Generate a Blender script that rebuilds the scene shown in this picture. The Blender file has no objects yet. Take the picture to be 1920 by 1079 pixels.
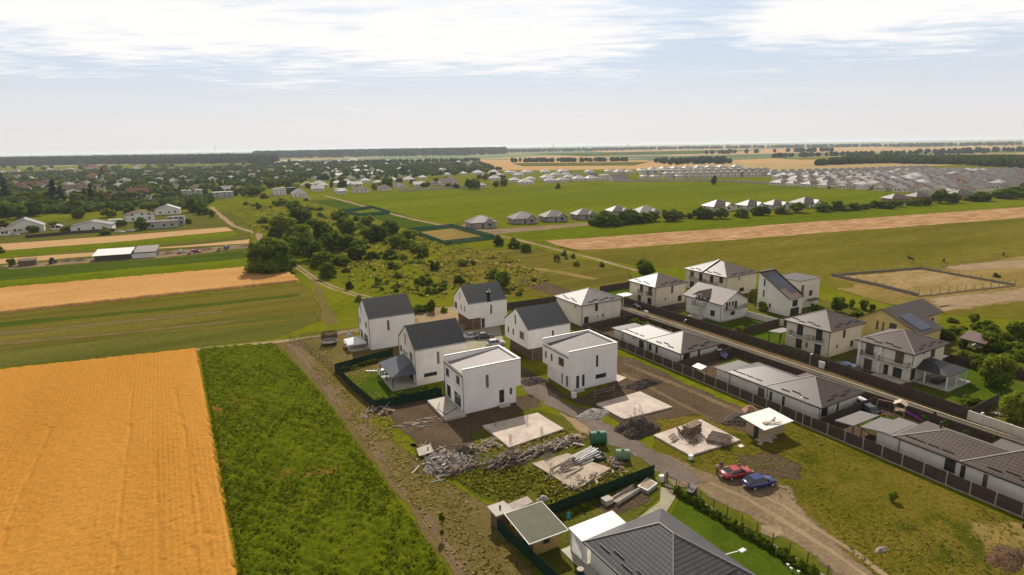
import bpy, bmesh, math, random
import numpy as np
from mathutils import Vector, Matrix
from mathutils.geometry import tessellate_polygon
rnd = random.Random(7)
C = bpy.context.scene.collection
SC = bpy.context.scene
PI = math.pi
R = math.radians

# ------------------------------------------------------------------ camera
CAM_H, FPX, PITCH, ROLL, YAW = 42.0, 1117.0, R(13.35), R(-0.93), R(29.96)
_F = np.array([math.sin(YAW)*math.cos(PITCH), math.cos(YAW)*math.cos(PITCH), -math.sin(PITCH)])
_R = np.array([math.cos(YAW), -math.sin(YAW), 0.0]); _U = np.cross(_R, _F)
_R2 = math.cos(ROLL)*_R + math.sin(ROLL)*_U; _U2 = -math.sin(ROLL)*_R + math.cos(ROLL)*_U
cam = bpy.data.cameras.new('camera'); camo = bpy.data.objects.new('camera', cam); C.objects.link(camo)
cam.sensor_fit = 'HORIZONTAL'; cam.sensor_width = 36.0; cam.lens = FPX/1920*36.0
cam.clip_start = 0.5; cam.clip_end = 60000
camo.matrix_world = Matrix(((_R2[0], _U2[0], -_F[0], 0), (_R2[1], _U2[1], -_F[1], 0), (_R2[2], _U2[2], -_F[2], CAM_H), (0, 0, 0, 1)))
SC.camera = camo
# ------------------------------------------------------------------ sky, sun, exposure
SUN_AZ, SUN_EL = math.atan2(0.447, 0.894), R(38.3)
HAZE = 6.5e-5
SUN_STRENGTH, SKY_STRENGTH, EXPOSURE = 5.0, 0.10, 0.15
w = bpy.data.worlds.new('World'); SC.world = w; w.use_nodes = True
nt = w.node_tree; nt.nodes.clear()
def N(t, typ, **kw):
    n = t.nodes.new(typ)
    for k, v in kw.items(): setattr(n, k, v)
    return n
def math_node(t, op, a, b=None, clamp=False):
    n = N(t, 'ShaderNodeMath', operation=op); n.use_clamp = clamp
    for i, v in enumerate((a, b)):
        if v is None: continue
        if isinstance(v, (int, float)): n.inputs[i].default_value = v
        else: t.links.new(v, n.inputs[i])
    return n.outputs[0]
def maprange(t, v, a, b, c=0.0, d=1.0, smooth=True):
    n = N(t, 'ShaderNodeMapRange'); n.interpolation_type = 'SMOOTHSTEP' if smooth else 'LINEAR'
    t.links.new(v, n.inputs[0])
    for i, x in enumerate((a, b, c, d)): n.inputs[i+1].default_value = x
    return n.outputs[0]
sky = N(nt, 'ShaderNodeTexSky', sky_type='NISHITA', sun_disc=False, sun_elevation=SUN_EL, sun_rotation=SUN_AZ,
        air_density=1.0, dust_density=2.2, ozone_density=1.0, altitude=50)
tc = N(nt, 'ShaderNodeTexCoord')
sep = N(nt, 'ShaderNodeSeparateXYZ'); nt.links.new(tc.outputs['Generated'], sep.inputs[0])
rotv = N(nt, 'ShaderNodeVectorRotate', rotation_type='Z_AXIS'); rotv.inputs['Angle'].default_value = YAW
nt.links.new(tc.outputs['Generated'], rotv.inputs['Vector'])
sr = N(nt, 'ShaderNodeSeparateXYZ'); nt.links.new(rotv.outputs[0], sr.inputs[0])     # x: to the east of the street axis, y: along it
den = math_node(nt, 'MAXIMUM', math_node(nt, 'ADD', sr.outputs[2], 0.02), 0.02)
cu = math_node(nt, 'DIVIDE', sr.outputs[0], den); cv = math_node(nt, 'DIVIDE', sr.outputs[1], den)
comb = N(nt, 'ShaderNodeCombineXYZ'); nt.links.new(cu, comb.inputs[0]); nt.links.new(cv, comb.inputs[1])
def noise(t, vec, scale, detail=4, rough=0.55, dist=0.0, dim='3D'):
    n = N(t, 'ShaderNodeTexNoise', noise_dimensions=dim)
    if vec is not None: t.links.new(vec, n.inputs['Vector'])
    n.inputs['Scale'].default_value = scale; n.inputs['Detail'].default_value = detail
    n.inputs['Roughness'].default_value = rough; n.inputs['Distortion'].default_value = dist
    return n.outputs['Fac']
def mapped(t, vec, scale, loc=(0, 0, 0), rot=0):
    m = N(t, 'ShaderNodeMapping'); t.links.new(vec, m.inputs[0]); m.inputs['Scale'].default_value = scale
    m.inputs['Location'].default_value = loc; m.inputs['Rotation'].default_value = (0, 0, rot)
    return m.outputs[0]
c1 = noise(nt, mapped(nt, comb.outputs[0], (0.42, 0.55, 1), (3.1, 1.7, 0), 0.25), 1.0, 9, 0.60, 0.5)
c2 = noise(nt, mapped(nt, comb.outputs[0], (1.9, 4.2, 1), (5.0, 2.0, 0), 0.2), 1.0, 7, 0.62, 0.4)
# the two cloud banks stand where the weather put them: one ahead-left, one to the right, both well above the horizon
azi = math_node(nt, 'ARCTAN2', sr.outputs[0], sr.outputs[1])
ele = sr.outputs[2]
bankl = math_node(nt, 'MULTIPLY', maprange(nt, azi, 0.36, 0.05), maprange(nt, ele, 0.065, 0.165))
bankr = math_node(nt, 'MULTIPLY', maprange(nt, azi, 0.24, 0.48), maprange(nt, ele, 0.080, 0.175))
bank = math_node(nt, 'MAXIMUM', bankl, bankr)
cl = math_node(nt, 'ADD', math_node(nt, 'MULTIPLY', c1, 0.80), math_node(nt, 'MULTIPLY', c2, 0.52))
cl = math_node(nt, 'ADD', cl, math_node(nt, 'MULTIPLY', bank, 0.30))
cloud = maprange(nt, cl, 0.71, 0.97)
low = maprange(nt, ele, 0.03, 0.09)
cloud = math_node(nt, 'MULTIPLY', cloud, low)
mixw = N(nt, 'ShaderNodeMix', data_type='RGBA'); mixw.inputs['A'].default_value = (1, 1, 1, 1)
haze_f = maprange(nt, ele, 0.34, 0.16, 0.0, 0.93)
mh = N(nt, 'ShaderNodeMix', data_type='RGBA'); nt.links.new(haze_f, mh.inputs['Factor'])
nt.links.new(sky.outputs[0], mh.inputs['A'])
mhc = N(nt, 'ShaderNodeMix', data_type='RGBA'); nt.links.new(maprange(nt, ele, 0.0, 0.17), mhc.inputs['Factor'])
mhc.inputs['A'].default_value = (7.45, 7.2, 7.2, 1); mhc.inputs['B'].default_value = (5.3, 6.35, 7.7, 1)
nt.links.new(mhc.outputs['Result'], mh.inputs['B'])
mc = N(nt, 'ShaderNodeMix', data_type='RGBA'); nt.links.new(cloud, mc.inputs['Factor'])
nt.links.new(mh.outputs['Result'], mc.inputs['A']); mc.inputs['B'].default_value = (9.2, 9.0, 8.9, 1)
high = maprange(nt, ele, 0.26, 0.42, 1.0, 0.48)
md = N(nt, 'ShaderNodeMix', data_type='RGBA', blend_type='MULTIPLY'); md.inputs['Factor'].default_value = 1.0
nt.links.new(mc.outputs['Result'], md.inputs['A']); nt.links.new(high, md.inputs['B'])
bg = N(nt, 'ShaderNodeBackground'); bg.inputs['Strength'].default_value = SKY_STRENGTH
nt.links.new(md.outputs['Result'], bg.inputs['Color'])
nt.links.new(bg.outputs[0], N(nt, 'ShaderNodeOutputWorld').inputs[0])
sl = bpy.data.lights.new('sun', 'SUN'); sl.energy = SUN_STRENGTH; sl.angle = R(0.53); sl.color = (1.0, 0.93, 0.82)
so = bpy.data.objects.new('sun', sl); C.objects.link(so)
sdir = Vector((math.sin(SUN_AZ)*math.cos(SUN_EL), math.cos(SUN_AZ)*math.cos(SUN_EL), math.sin(SUN_EL)))
so.rotation_euler = sdir.to_track_quat('Z', 'Y').to_euler(); so.location = (0, 0, 90)
SC.view_settings.view_transform = 'Standard'; SC.view_settings.look = 'None'
SC.view_settings.exposure = EXPOSURE; SC.view_settings.gamma = 1.0
SC.render.engine = 'CYCLES'
SC.cycles.max_bounces = 6; SC.cycles.diffuse_bounces = 3; SC.cycles.glossy_bounces = 3; SC.cycles.transparent_max_bounces = 12
SC.cycles.volume_bounces = 1; SC.cycles.transmission_bounces = 4; SC.cycles.caustics_reflective = False; SC.cycles.caustics_refractive = False

# ------------------------------------------------------------------ surveying helper: where a sight line meets the ground
def g(px, py, z=0.0):
    if py < 340:                                             # lens bow near the horizon
        hp = np.interp(px, (0, 480, 960, 1440, 1920), (287.5, 279.0, 271.5, 266.0, 262.0)); hm = 289.97 - 0.016232*px
        py = py + (hm-hp)*min(1.0, (340-py)/(340-hp))
    d = _F + _R2*(px-960)/FPX - _U2*(py-539.5)/FPX
    if d[2] > -0.0022: d[2] = -0.0022
    t = (z-CAM_H)/d[2]
    return (float(d[0]*t), float(d[1]*t))
def depth(x, y): return x*_F[0] + y*_F[1] - (0-CAM_H)*_F[2]*-1 if False else x*_F[0] + y*_F[1] + (0-CAM_H)*_F[2]
def mpp(px, py):                                             # metres per photo pixel at that ground point
    x, y = g(px, py); return depth(x, y)/FPX

# ------------------------------------------------------------------ object helpers
def tag(o, label=None, cat=None, group=None, kind=None):
    if label: o['label'] = label
    if cat: o['category'] = cat
    if group: o['group'] = group
    if kind: o['kind'] = kind
    return o
def empty(name, loc=(0, 0, 0), rz=0.0, label=None, cat=None, group=None):
    o = bpy.data.objects.new(name, None); C.objects.link(o); o.empty_display_size = 0.3
    o.location = (loc[0], loc[1], loc[2] if len(loc) > 2 else 0); o.rotation_euler = (0, 0, rz)
    return tag(o, label, cat, group)
class MB:
    def __init__(s): s.v = []; s.f = []; s.m = []; s.sm = []
    def face(s, pts, m=0, smooth=False):
        b = len(s.v); s.v += [tuple(p) for p in pts]; s.f.append(tuple(range(b, b+len(pts)))); s.m.append(m); s.sm.append(smooth); return s
    def tris(s, verts, faces, m=0, smooth=False):
        b = len(s.v); s.v += [tuple(p) for p in verts]
        for f in faces: s.f.append(tuple(i+b for i in f)); s.m.append(m); s.sm.append(smooth)
        return s
    def box(s, x0, x1, y0, y1, z0, z1, m=0):
        x0, x1 = min(x0, x1), max(x0, x1); y0, y1 = min(y0, y1), max(y0, y1); z0, z1 = min(z0, z1), max(z0, z1)
        v = [(x0,y0,z0),(x1,y0,z0),(x1,y1,z0),(x0,y1,z0),(x0,y0,z1),(x1,y0,z1),(x1,y1,z1),(x0,y1,z1)]
        return s.tris(v, [(0,3,2,1),(4,5,6,7),(0,1,5,4),(1,2,6,5),(2,3,7,6),(3,0,4,7)], m)
    def beam(s, p, q, wx, wz, m=0, up=(0, 0, 1)):
        p = Vector(p); q = Vector(q); d = (q-p).normalized(); u = Vector(up)
        if abs(d.dot(u)) > 0.98: u = Vector((1, 0, 0))
        a = d.cross(u).normalized()*wx/2; b = a.cross(d).normalized()*wz/2
        v = [p-a-b, p+a-b, p+a+b, p-a+b, q-a-b, q+a-b, q+a+b, q-a+b]
        return s.tris(v, [(0,3,2,1),(4,5,6,7),(0,1,5,4),(1,2,6,5),(2,3,7,6),(3,0,4,7)], m)
    def tube(s, p, q, r0, r1=None, n=8, m=0, cap=True):
        r1 = r0 if r1 is None else r1; p = Vector(p); q = Vector(q); d = (q-p).normalized()
        u = Vector((0, 0, 1)) if abs(d.z) < 0.95 else Vector((1, 0, 0)); a = d.cross(u).normalized(); b = d.cross(a)
        vs = [c + (a*math.cos(t)+b*math.sin(t))*r for c, r in ((p, r0), (q, r1)) for t in [2*PI*k/n for k in range(n)]]
        fs = [(k, n+k, n+(k+1) % n, (k+1) % n) for k in range(n)]
        s.tris(vs, fs, m, True)
        if cap: s.tris(vs[:n], [tuple(range(n))], m); s.tris(vs[n:], [tuple(reversed(range(n)))], m)
        return s
    def slab(s, poly, t, m=0, ms=None):                        # a roof plane: top polygon with thickness t (downwards)
        ms = m if ms is None else ms; lo = [(p[0], p[1], p[2]-t) for p in poly]; n = len(poly)
        s.face(poly, m); s.face(list(reversed(lo)), ms)
        for k in range(n): s.face([lo[k], lo[(k+1) % n], poly[(k+1) % n], poly[k]], ms)
        return s
    def mesh(s, name, mats):
        me = bpy.data.meshes.new(name); me.from_pydata(s.v, [], s.f)
        for m in (mats if isinstance(mats, (list, tuple)) else [mats]): me.materials.append(m)
        me.polygons.foreach_set('material_index', s.m); me.polygons.foreach_set('use_smooth', s.sm)
        uv = me.uv_layers.new(name='plane')
        co = np.array(s.v); out = np.zeros((len(me.loops), 2)); i = 0
        for f in s.f:
            p = co[list(f)]; n = np.cross(p[1]-p[0], p[2]-p[0]); L = np.linalg.norm(n); n = n/L if L > 1e-9 else np.array([0, 0, 1.0])
            u = np.array([-n[1], n[0], 0.0]); L = np.linalg.norm(u); u = u/L if L > 0.02 else np.array([1.0, 0, 0]); v = np.cross(n, u)
            out[i:i+len(f), 0] = p@u; out[i:i+len(f), 1] = p@v; i += len(f)
        uv.data.foreach_set('uv', out.ravel()); me.update(); return me
    def build(s, name, mats, parent=None, loc=None):
        o = bpy.data.objects.new(name, s.mesh(name, mats)); C.objects.link(o)
        if parent is not None: o.parent = parent
        if loc is not None: o.location = loc
        return o
def link_mesh(name, me, parent=None, loc=(0, 0, 0), rz=0, scale=None):
    o = bpy.data.objects.new(name, me); C.objects.link(o); o.parent = parent; o.location = loc; o.rotation_euler = (0, 0, rz)
    if scale: o.scale = scale
    return o
def copy_tree(o, parent=None):
    c = o.copy(); C.objects.link(c); c.parent = parent
    for ch in o.children: copy_tree(ch, c)
    return c

# ------------------------------------------------------------------ materials
MATS = {}
def pbr(name):
    m = bpy.data.materials.new(name); m.use_nodes = True; t = m.node_tree; t.nodes.clear()
    b = N(t, 'ShaderNodeBsdfPrincipled'); o = N(t, 'ShaderNodeOutputMaterial'); t.links.new(b.outputs[0], o.inputs[0])
    b.inputs['Specular IOR Level'].default_value = 0.3
    return m, t, b, o
def ramp(t, fac, stops):
    r = N(t, 'ShaderNodeValToRGB'); t.links.new(fac, r.inputs[0]); e = r.color_ramp.elements
    while len(e) < len(stops): e.new(0.5)
    for k, (p, c) in enumerate(stops): e[k].position = p; e[k].color = (*c, 1)
    return r.outputs[0]
def bump(t, b, h, strength, dist):
    n = N(t, 'ShaderNodeBump'); t.links.new(h, n.inputs['Height']); n.inputs['Strength'].default_value = strength; n.inputs['Distance'].default_value = dist
    t.links.new(n.outputs[0], b.inputs['Normal'])
def mat(name, col, col2=None, rough=0.8, scale=1.5, bumps=0.0, spec=0.3, metal=0.0, alpha=1.0):
    if name in MATS: return MATS[name]
    m, t, b, o = pbr(name); MATS[name] = m
    col2 = col2 or tuple(c*0.82 for c in col)
    co = N(t, 'ShaderNodeTexCoord').outputs['Object']
    n = noise(t, co, scale, 6, 0.6)
    cc = ramp(t, n, [(0.34, col2), (0.62, col)])
    if 'render' in name:                                      # rain streaks and trowel patches in the render coat
        st = maprange(t, noise(t, mapped(t, co, (2.2, 2.2, 0.16)), 1.0, 5, 0.7), 0.34, 0.66, 0.965, 1.01)
        pt = maprange(t, noise(t, co, 0.28, 4, 0.6), 0.35, 0.65, 0.96, 1.01)
        mx = N(t, 'ShaderNodeMix', data_type='RGBA', blend_type='MULTIPLY'); mx.inputs['Factor'].default_value = 1.0
        t.links.new(cc, mx.inputs['A']); t.links.new(math_node(t, 'MULTIPLY', st, pt), mx.inputs['B']); cc = mx.outputs['Result']
    t.links.new(cc, b.inputs['Base Color'])
    b.inputs['Roughness'].default_value = rough; b.inputs['Specular IOR Level'].default_value = spec; b.inputs['Metallic'].default_value = metal
    b.inputs['Alpha'].default_value = alpha
    if bumps: bump(t, b, noise(t, co, scale*8, 3), bumps, 0.05)
    return m
def tile_mat(name, col, col2, du=0.30, dv=0.37, rough=0.5, spec=0.35, depth_=0.6, seam=False):
    """roof covering: courses along the slope (uv is metres in the roof plane)"""
    if name in MATS: return MATS[name]
    m, t, b, o = pbr(name); MATS[name] = m
    uv = N(t, 'ShaderNodeUVMap', uv_map='plane').outputs[0]
    s = N(t, 'ShaderNodeSeparateXYZ'); t.links.new(uv, s.inputs[0])
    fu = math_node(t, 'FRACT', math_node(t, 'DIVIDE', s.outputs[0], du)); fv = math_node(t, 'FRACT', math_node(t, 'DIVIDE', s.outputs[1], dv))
    if seam:
        h = maprange(t, fu, 0.0, 0.16, 1.0, 0.0); dark = maprange(t, fu, 0.16, 0.30, 0.0, 1.0)
        shade = maprange(t, fu, 0.04, 0.2, 0.72, 1.0)
    else:
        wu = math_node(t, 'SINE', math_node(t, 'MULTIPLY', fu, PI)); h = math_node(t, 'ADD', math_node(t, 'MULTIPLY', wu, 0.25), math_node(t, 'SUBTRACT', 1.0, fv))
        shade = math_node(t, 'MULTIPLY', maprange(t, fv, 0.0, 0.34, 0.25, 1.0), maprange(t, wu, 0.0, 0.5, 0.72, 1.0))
    co = N(t, 'ShaderNodeTexCoord').outputs['Object']
    n = noise(t, co, 0.9, 5, 0.65)
    c = ramp(t, n, [(0.3, col2), (0.68, col)])
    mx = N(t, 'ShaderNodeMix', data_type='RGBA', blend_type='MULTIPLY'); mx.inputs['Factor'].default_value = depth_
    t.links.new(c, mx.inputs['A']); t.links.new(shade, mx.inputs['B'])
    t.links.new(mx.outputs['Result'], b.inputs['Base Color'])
    b.inputs['Roughness'].default_value = rough+0.02; b.inputs['Specular IOR Level'].default_value = spec*0.6
    bump(t, b, h, 0.5, 0.05)
    return m
def glass_mat(name, col, rough=0.08):
    if name in MATS: return MATS[name]
    m, t, b, o = pbr(name); MATS[name] = m
    b.inputs['Base Color'].default_value = (*col, 1); b.inputs['Roughness'].default_value = rough; b.inputs['Specular IOR Level'].default_value = 0.6
    return m
def leaf_mat(name, dark, mid, light, trans=0.42):
    if name in MATS: return MATS[name]
    m, t, b, o = pbr(name); MATS[name] = m
    a = N(t, 'ShaderNodeAttribute', attribute_name='tone').outputs['Fac']
    oi = N(t, 'ShaderNodeObjectInfo').outputs['Random']
    v = math_node(t, 'ADD', a, math_node(t, 'MULTIPLY', math_node(t, 'SUBTRACT', oi, 0.5), 0.62))
    c = ramp(t, v, [(0.0, dark), (0.5, mid), (1.0, light)])
    t.links.new(c, b.inputs['Base Color']); b.inputs['Roughness'].default_value = 0.9; b.inputs['Specular IOR Level'].default_value = 0.03
    tr = N(t, 'ShaderNodeBsdfTranslucent'); t.links.new(c, tr.inputs[0])
    ad = N(t, 'ShaderNodeMixShader'); ad.inputs[0].default_value = trans
    t.links.new(b.outputs[0], ad.inputs[1]); t.links.new(tr.outputs[0], ad.inputs[2]); t.links.new(ad.outputs[0], o.inputs[0])
    return m
def ground_mat(name, stops, s1=0.03, s2=0.6, mixf=0.5, bumps=0.25, soft=True, rows=None, stretch=None, rough=0.95, patch=None):
    if name in MATS: return MATS[name]
    m, t, b, o = pbr(name); MATS[name] = m
    co = N(t, 'ShaderNodeTexCoord').outputs['Object']
    vec = mapped(t, co, stretch) if stretch else co
    a = noise(t, vec, s1, 6, 0.6); f = noise(t, co, s2, 6, 0.7)
    v = math_node(t, 'ADD', math_node(t, 'MULTIPLY', a, 1-mixf), math_node(t, 'MULTIPLY', f, mixf))
    if rows:                                                  # (direction angle, spacing, strength)
        q = mapped(t, co, (1, 1, 1), (0, 0, 0), rows[0]); sx = N(t, 'ShaderNodeSeparateXYZ'); t.links.new(q, sx.inputs[0])
        wv = math_node(t, 'SINE', math_node(t, 'MULTIPLY', math_node(t, 'ADD', sx.outputs[0], math_node(t, 'MULTIPLY', a, rows[1]*0.8)), 2*PI/rows[1]))
        wv = math_node(t, 'MULTIPLY', wv, maprange(t, noise(t, mapped(t, co, (0.12, 0.02, 1)), 1.0, 3), 0.4, 0.62))
        v = math_node(t, 'ADD', v, math_node(t, 'MULTIPLY', wv, rows[2]))
    c = ramp(t, v, stops)
    if patch:                                                 # (scale, threshold, colour): scattered patches of another growth
        p = maprange(t, noise(t, co, patch[0], 5, 0.65), patch[1], patch[1]+0.07)
        mx = N(t, 'ShaderNodeMix', data_type='RGBA'); t.links.new(p, mx.inputs['Factor']); t.links.new(c, mx.inputs['A']); mx.inputs['B'].default_value = (*patch[2], 1)
        c = mx.outputs['Result']
    t.links.new(c, b.inputs['Base Color']); b.inputs['Roughness'].default_value = 1.0; b.inputs['Specular IOR Level'].default_value = 0.0
    if bumps: bump(t, b, f, bumps, 0.35)
    if soft:
        e = N(t, 'ShaderNodeAttribute', attribute_name='edge').outputs['Fac']
        nn = noise(t, co, soft if isinstance(soft, float) else 0.5, 5, 0.7)
        al = maprange(t, math_node(t, 'ADD', e, math_node(t, 'MULTIPLY', math_node(t, 'SUBTRACT', nn, 0.5), 1.9)), 0.16, 0.62)
        tr = N(t, 'ShaderNodeBsdfTransparent'); ms = N(t, 'ShaderNodeMixShader')
        t.links.new(al, ms.inputs[0]); t.links.new(tr.outputs[0], ms.inputs[1]); t.links.new(b.outputs[0], ms.inputs[2]); t.links.new(ms.outputs[0], o.inputs[0])
    return m
# ------------------------------------------------------------------ ground, fields, paths
LAID = []
def jn(x, y, s):                                              # smooth wobble
    return (math.sin(x*1.7/s+y*0.9/s)+math.sin(-x*0.8/s+y*2.1/s+1.3)+math.sin(x*3.3/s-y*2.7/s+4.0)*0.6)/2.6
def sheet(name, poly, m, edge=1.0, rag=0.3, step=2.0, z=None, px=True, kind='structure'):
    """a ground sheet with a ragged soft rim, 4 mm above the one laid before it"""
    pts = [g(*p) for p in poly] if px else list(poly)
    if sum(a[0]*b[1]-b[0]*a[1] for a, b in zip(pts, pts[1:]+pts[:1])) < 0: pts.reverse()
    ring = []
    for a, b in zip(pts, pts[1:]+pts[:1]):
        L = math.hypot(b[0]-a[0], b[1]-a[1]); n = max(1, min(220, int(L/step)))
        ring += [(a[0]+(b[0]-a[0])*k/n, a[1]+(b[1]-a[1])*k/n) for k in range(n)]
    ar = abs(sum(a[0]*b[1]-b[0]*a[1] for a, b in zip(pts, pts[1:]+pts[:1])))/2; pe = sum(math.dist(a, b) for a, b in zip(pts, pts[1:]+pts[:1])); edge = min(edge, 0.42*ar/pe*2); rag = min(rag, 0.4*ar/pe)
    n = len(ring); nrm = []
    for k in range(n):
        a = ring[k-1]; b = ring[(k+1) % n]; d = (b[0]-a[0], b[1]-a[1]); L = math.hypot(*d) or 1; nrm.append((-d[1]/L, d[0]/L))
    out = []; inn = []
    for p, q in zip(ring, nrm):
        j = rag*jn(p[0], p[1], 3*step); out.append((p[0]+q[0]*(j-edge*0.3), p[1]+q[1]*(j-edge*0.3))); inn.append((p[0]+q[0]*(j+edge*0.7), p[1]+q[1]*(j+edge*0.7)))
    if z is None:                                             # just above whatever was laid below it
        bb = (min(p[0] for p in out), max(p[0] for p in out), min(p[1] for p in out), max(p[1] for p in out))
        lv = 1+max([q[4] for q in LAID if q[0] < bb[1] and q[1] > bb[0] and q[2] < bb[3] and q[3] > bb[2]] or [0]); LAID.append(bb+(lv,)); z = 0.004*lv
    vs = [(x, y, z) for x, y in out] + [(x, y, z) for x, y in inn]
    fs = [(k, (k+1) % n, n+(k+1) % n, n+k) for k in range(n)]
    fs += [tuple(n+i for i in t) for t in tessellate_polygon([[Vector((x, y, 0)) for x, y in inn]])]
    me = bpy.data.meshes.new(name); me.from_pydata(vs, [], fs); me.materials.append(m)
    at = me.attributes.new('edge', 'FLOAT', 'POINT'); at.data.foreach_set('value', [0.0]*n+[1.0]*n)
    bm = bmesh.new(); bm.from_mesh(me)
    for f in bm.faces:
        if f.normal.z < 0: f.normal_flip()
    bm.to_mesh(me); bm.free()
    o = bpy.data.objects.new(name, me); C.objects.link(o); o['kind'] = kind
    return o
def strip(name, pxs, width, m, edge=0.5, rag=0.2, step=2.0, px=True):
    c = [g(*p) for p in pxs] if px else pxs
    ws = width if isinstance(width, (list, tuple)) else [width]*len(c); edge = min(edge, 0.42*min(ws)); rag = min(rag, 0.3*min(ws)); l = []; r = []
    for k, p in enumerate(c):
        a = c[max(0, k-1)]; b = c[min(len(c)-1, k+1)]; d = (b[0]-a[0], b[1]-a[1]); L = math.hypot(*d); q = (-d[1]/L*ws[k]/2, d[0]/L*ws[k]/2)
        l.append((p[0]+q[0], p[1]+q[1])); r.append((p[0]-q[0], p[1]-q[1]))
    return sheet(name, l+r[::-1], m, edge, rag, step, px=False)

GREEN = [(0.25, (0.0350, 0.0500, 0.0066)), (0.45, (0.0750, 0.0900, 0.0099)), (0.60, (0.1150, 0.1150, 0.0154)), (0.78, (0.1900, 0.1600, 0.0330))]
g_base = ground_mat('scrub grass', [(0.28, (0.044, 0.058, 0.003)), (0.42, (0.084, 0.098, 0.004)), (0.54, (0.125, 0.128, 0.006)), (0.64, (0.165, 0.142, 0.018)), (0.78, (0.23, 0.17, 0.05))], 0.03, 0.5, 0.5, 0.5, False)
g_farm = None
def farm_mat():
    m, t, b, o = pbr('far farmland'); co = N(t, 'ShaderNodeTexCoord').outputs['Object']
    vec = mapped(t, co, (1/900, 1/260, 1), (0.3, 0.1, 0), R(12))
    vo = N(t, 'ShaderNodeTexVoronoi', voronoi_dimensions='2D'); t.links.new(vec, vo.inputs['Vector']); vo.inputs['Scale'].default_value = 1.0; vo.inputs['Randomness'].default_value = 0.75
    sx = N(t, 'ShaderNodeSeparateXYZ'); t.links.new(vo.outputs['Color'], sx.inputs[0])
    c = ramp(t, sx.outputs[0], [(0.0, (0.0400, 0.0750, 0.0110)), (0.22, (0.0800, 0.1000, 0.0154)), (0.42, (0.3000, 0.2000, 0.0680)), (0.62, (0.3700, 0.2500, 0.0920)), (0.8, (0.1000, 0.1300, 0.0165)), (1.0, (0.3300, 0.2400, 0.0880))])
    for e in c.node.color_ramp.elements: pass
    c.node.color_ramp.interpolation = 'CONSTANT'
    f = noise(t, co, 0.02, 6, 0.7); mx = N(t, 'ShaderNodeMix', data_type='RGBA', blend_type='MULTIPLY'); mx.inputs['Factor'].default_value = 0.5
    t.links.new(c, mx.inputs['A']); t.links.new(ramp(t, f, [(0.3, (0.6000, 0.6200, 0.6000)), (0.65, (1.1, 1.08, 1.0))]), mx.inputs['B'])
    t.links.new(mx.outputs['Result'], b.inputs['Base Color']); b.inputs['Roughness'].default_value = 0.95; b.inputs['Specular IOR Level'].default_value = 0.1
    return m
# one sheet to the horizon
G0 = 24000
mb = MB(); mb.face([(-G0, -2000, 0), (G0, -2000, 0), (G0, G0, 0), (-G0, G0, 0)]); go = mb.build('ground', g_base); go['kind'] = 'structure'
sheet('farmland', [(-200, 316), (300, 306), (600, 303), (1000, 300), (1440, 318), (1760, 312), (2200, 296), (2400, 266), (1440, 267.6), (960, 273.5), (480, 281), (-300, 293)], farm_mat(), 6, 4, 60)

wheat = ground_mat('ripe wheat', [(0.28, (0.26, 0.110, 0.016)), (0.44, (0.41, 0.182, 0.030)), (0.58, (0.48, 0.230, 0.046)), (0.76, (0.62, 0.36, 0.12))], 0.05, 4.0, 0.6, 0.5, False, (0, 0.62, 0.035), (1.0, 0.25, 1))
wheat_far = ground_mat('pale wheat', [(0.3, (0.30, 0.175, 0.075)), (0.5, (0.39, 0.240, 0.112)), (0.7, (0.46, 0.30, 0.15))], 0.02, 0.5, 0.5, 0.2, 0.4, None, (0.3, 1.5, 1))
crop = ground_mat('bright crop', [(0.30, (0.046, 0.068, 0.001)), (0.44, (0.080, 0.102, 0.002)), (0.55, (0.110, 0.128, 0.003)), (0.7, (0.150, 0.150, 0.010))], 0.010, 0.16, 0.5, 0.3, 0.3, None, (0.25, 1.8, 1))
crop_dark = ground_mat('dark green crop', [(0.3, (0.028, 0.046, 0.005)), (0.5, (0.048, 0.072, 0.007)), (0.7, (0.08, 0.10, 0.012))], 0.05, 0.6, 0.5, 0.5, 0.3, None, (0.3, 2.0, 1))
mown = ground_mat('mown meadow', [(0.30, (0.055, 0.048, 0.008)), (0.42, (0.088, 0.076, 0.012)), (0.52, (0.115, 0.096, 0.014)), (0.62, (0.160, 0.120, 0.030)), (0.78, (0.23, 0.16, 0.065))], 0.05, 0.7, 0.4, 0.4, 0.3, None, (0.14, 2.4, 1))
mown_dark = ground_mat('dark mown grass', [(0.3, (0.044, 0.050, 0.008)), (0.44, (0.072, 0.076, 0.012)), (0.56, (0.102, 0.098, 0.018)), (0.75, (0.18, 0.14, 0.045))], 0.06, 0.8, 0.45, 0.4, 0.3, None, (0.16, 2.2, 1))
pasture = ground_mat('olive pasture', [(0.30, (0.058, 0.054, 0.005)), (0.44, (0.094, 0.084, 0.009)), (0.56, (0.13, 0.108, 0.015)), (0.76, (0.23, 0.165, 0.045))], 0.03, 0.28, 0.5, 0.4, 0.25, None, (0.4, 1.5, 1))
stubble = ground_mat('brown stubble', [(0.30, (0.15, 0.080, 0.034)), (0.44, (0.27, 0.150, 0.070)), (0.54, (0.36, 0.215, 0.110)), (0.68, (0.50, 0.33, 0.19))], 0.10, 0.22, 0.55, 0.6, 0.3, None, (0.55, 1.9, 1))
drygrass = ground_mat('dry grass', [(0.28, (0.0850, 0.0750, 0.0121)), (0.46, (0.1700, 0.1250, 0.0360)), (0.62, (0.2700, 0.1800, 0.0640)), (0.8, (0.3600, 0.2500, 0.0960))], 0.05, 0.7, 0.5, 0.4, 0.3, None, (0.4, 1.3, 1))
verge = ground_mat('worn verge', [(0.28, (0.060, 0.058, 0.012)), (0.42, (0.108, 0.090, 0.024)), (0.54, (0.155, 0.110, 0.042)), (0.66, (0.20, 0.138, 0.066)), (0.8, (0.28, 0.195, 0.10))], 0.13, 2.4, 0.6, 0.8, 0.35, None, (1.3, 0.5, 1))
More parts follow.
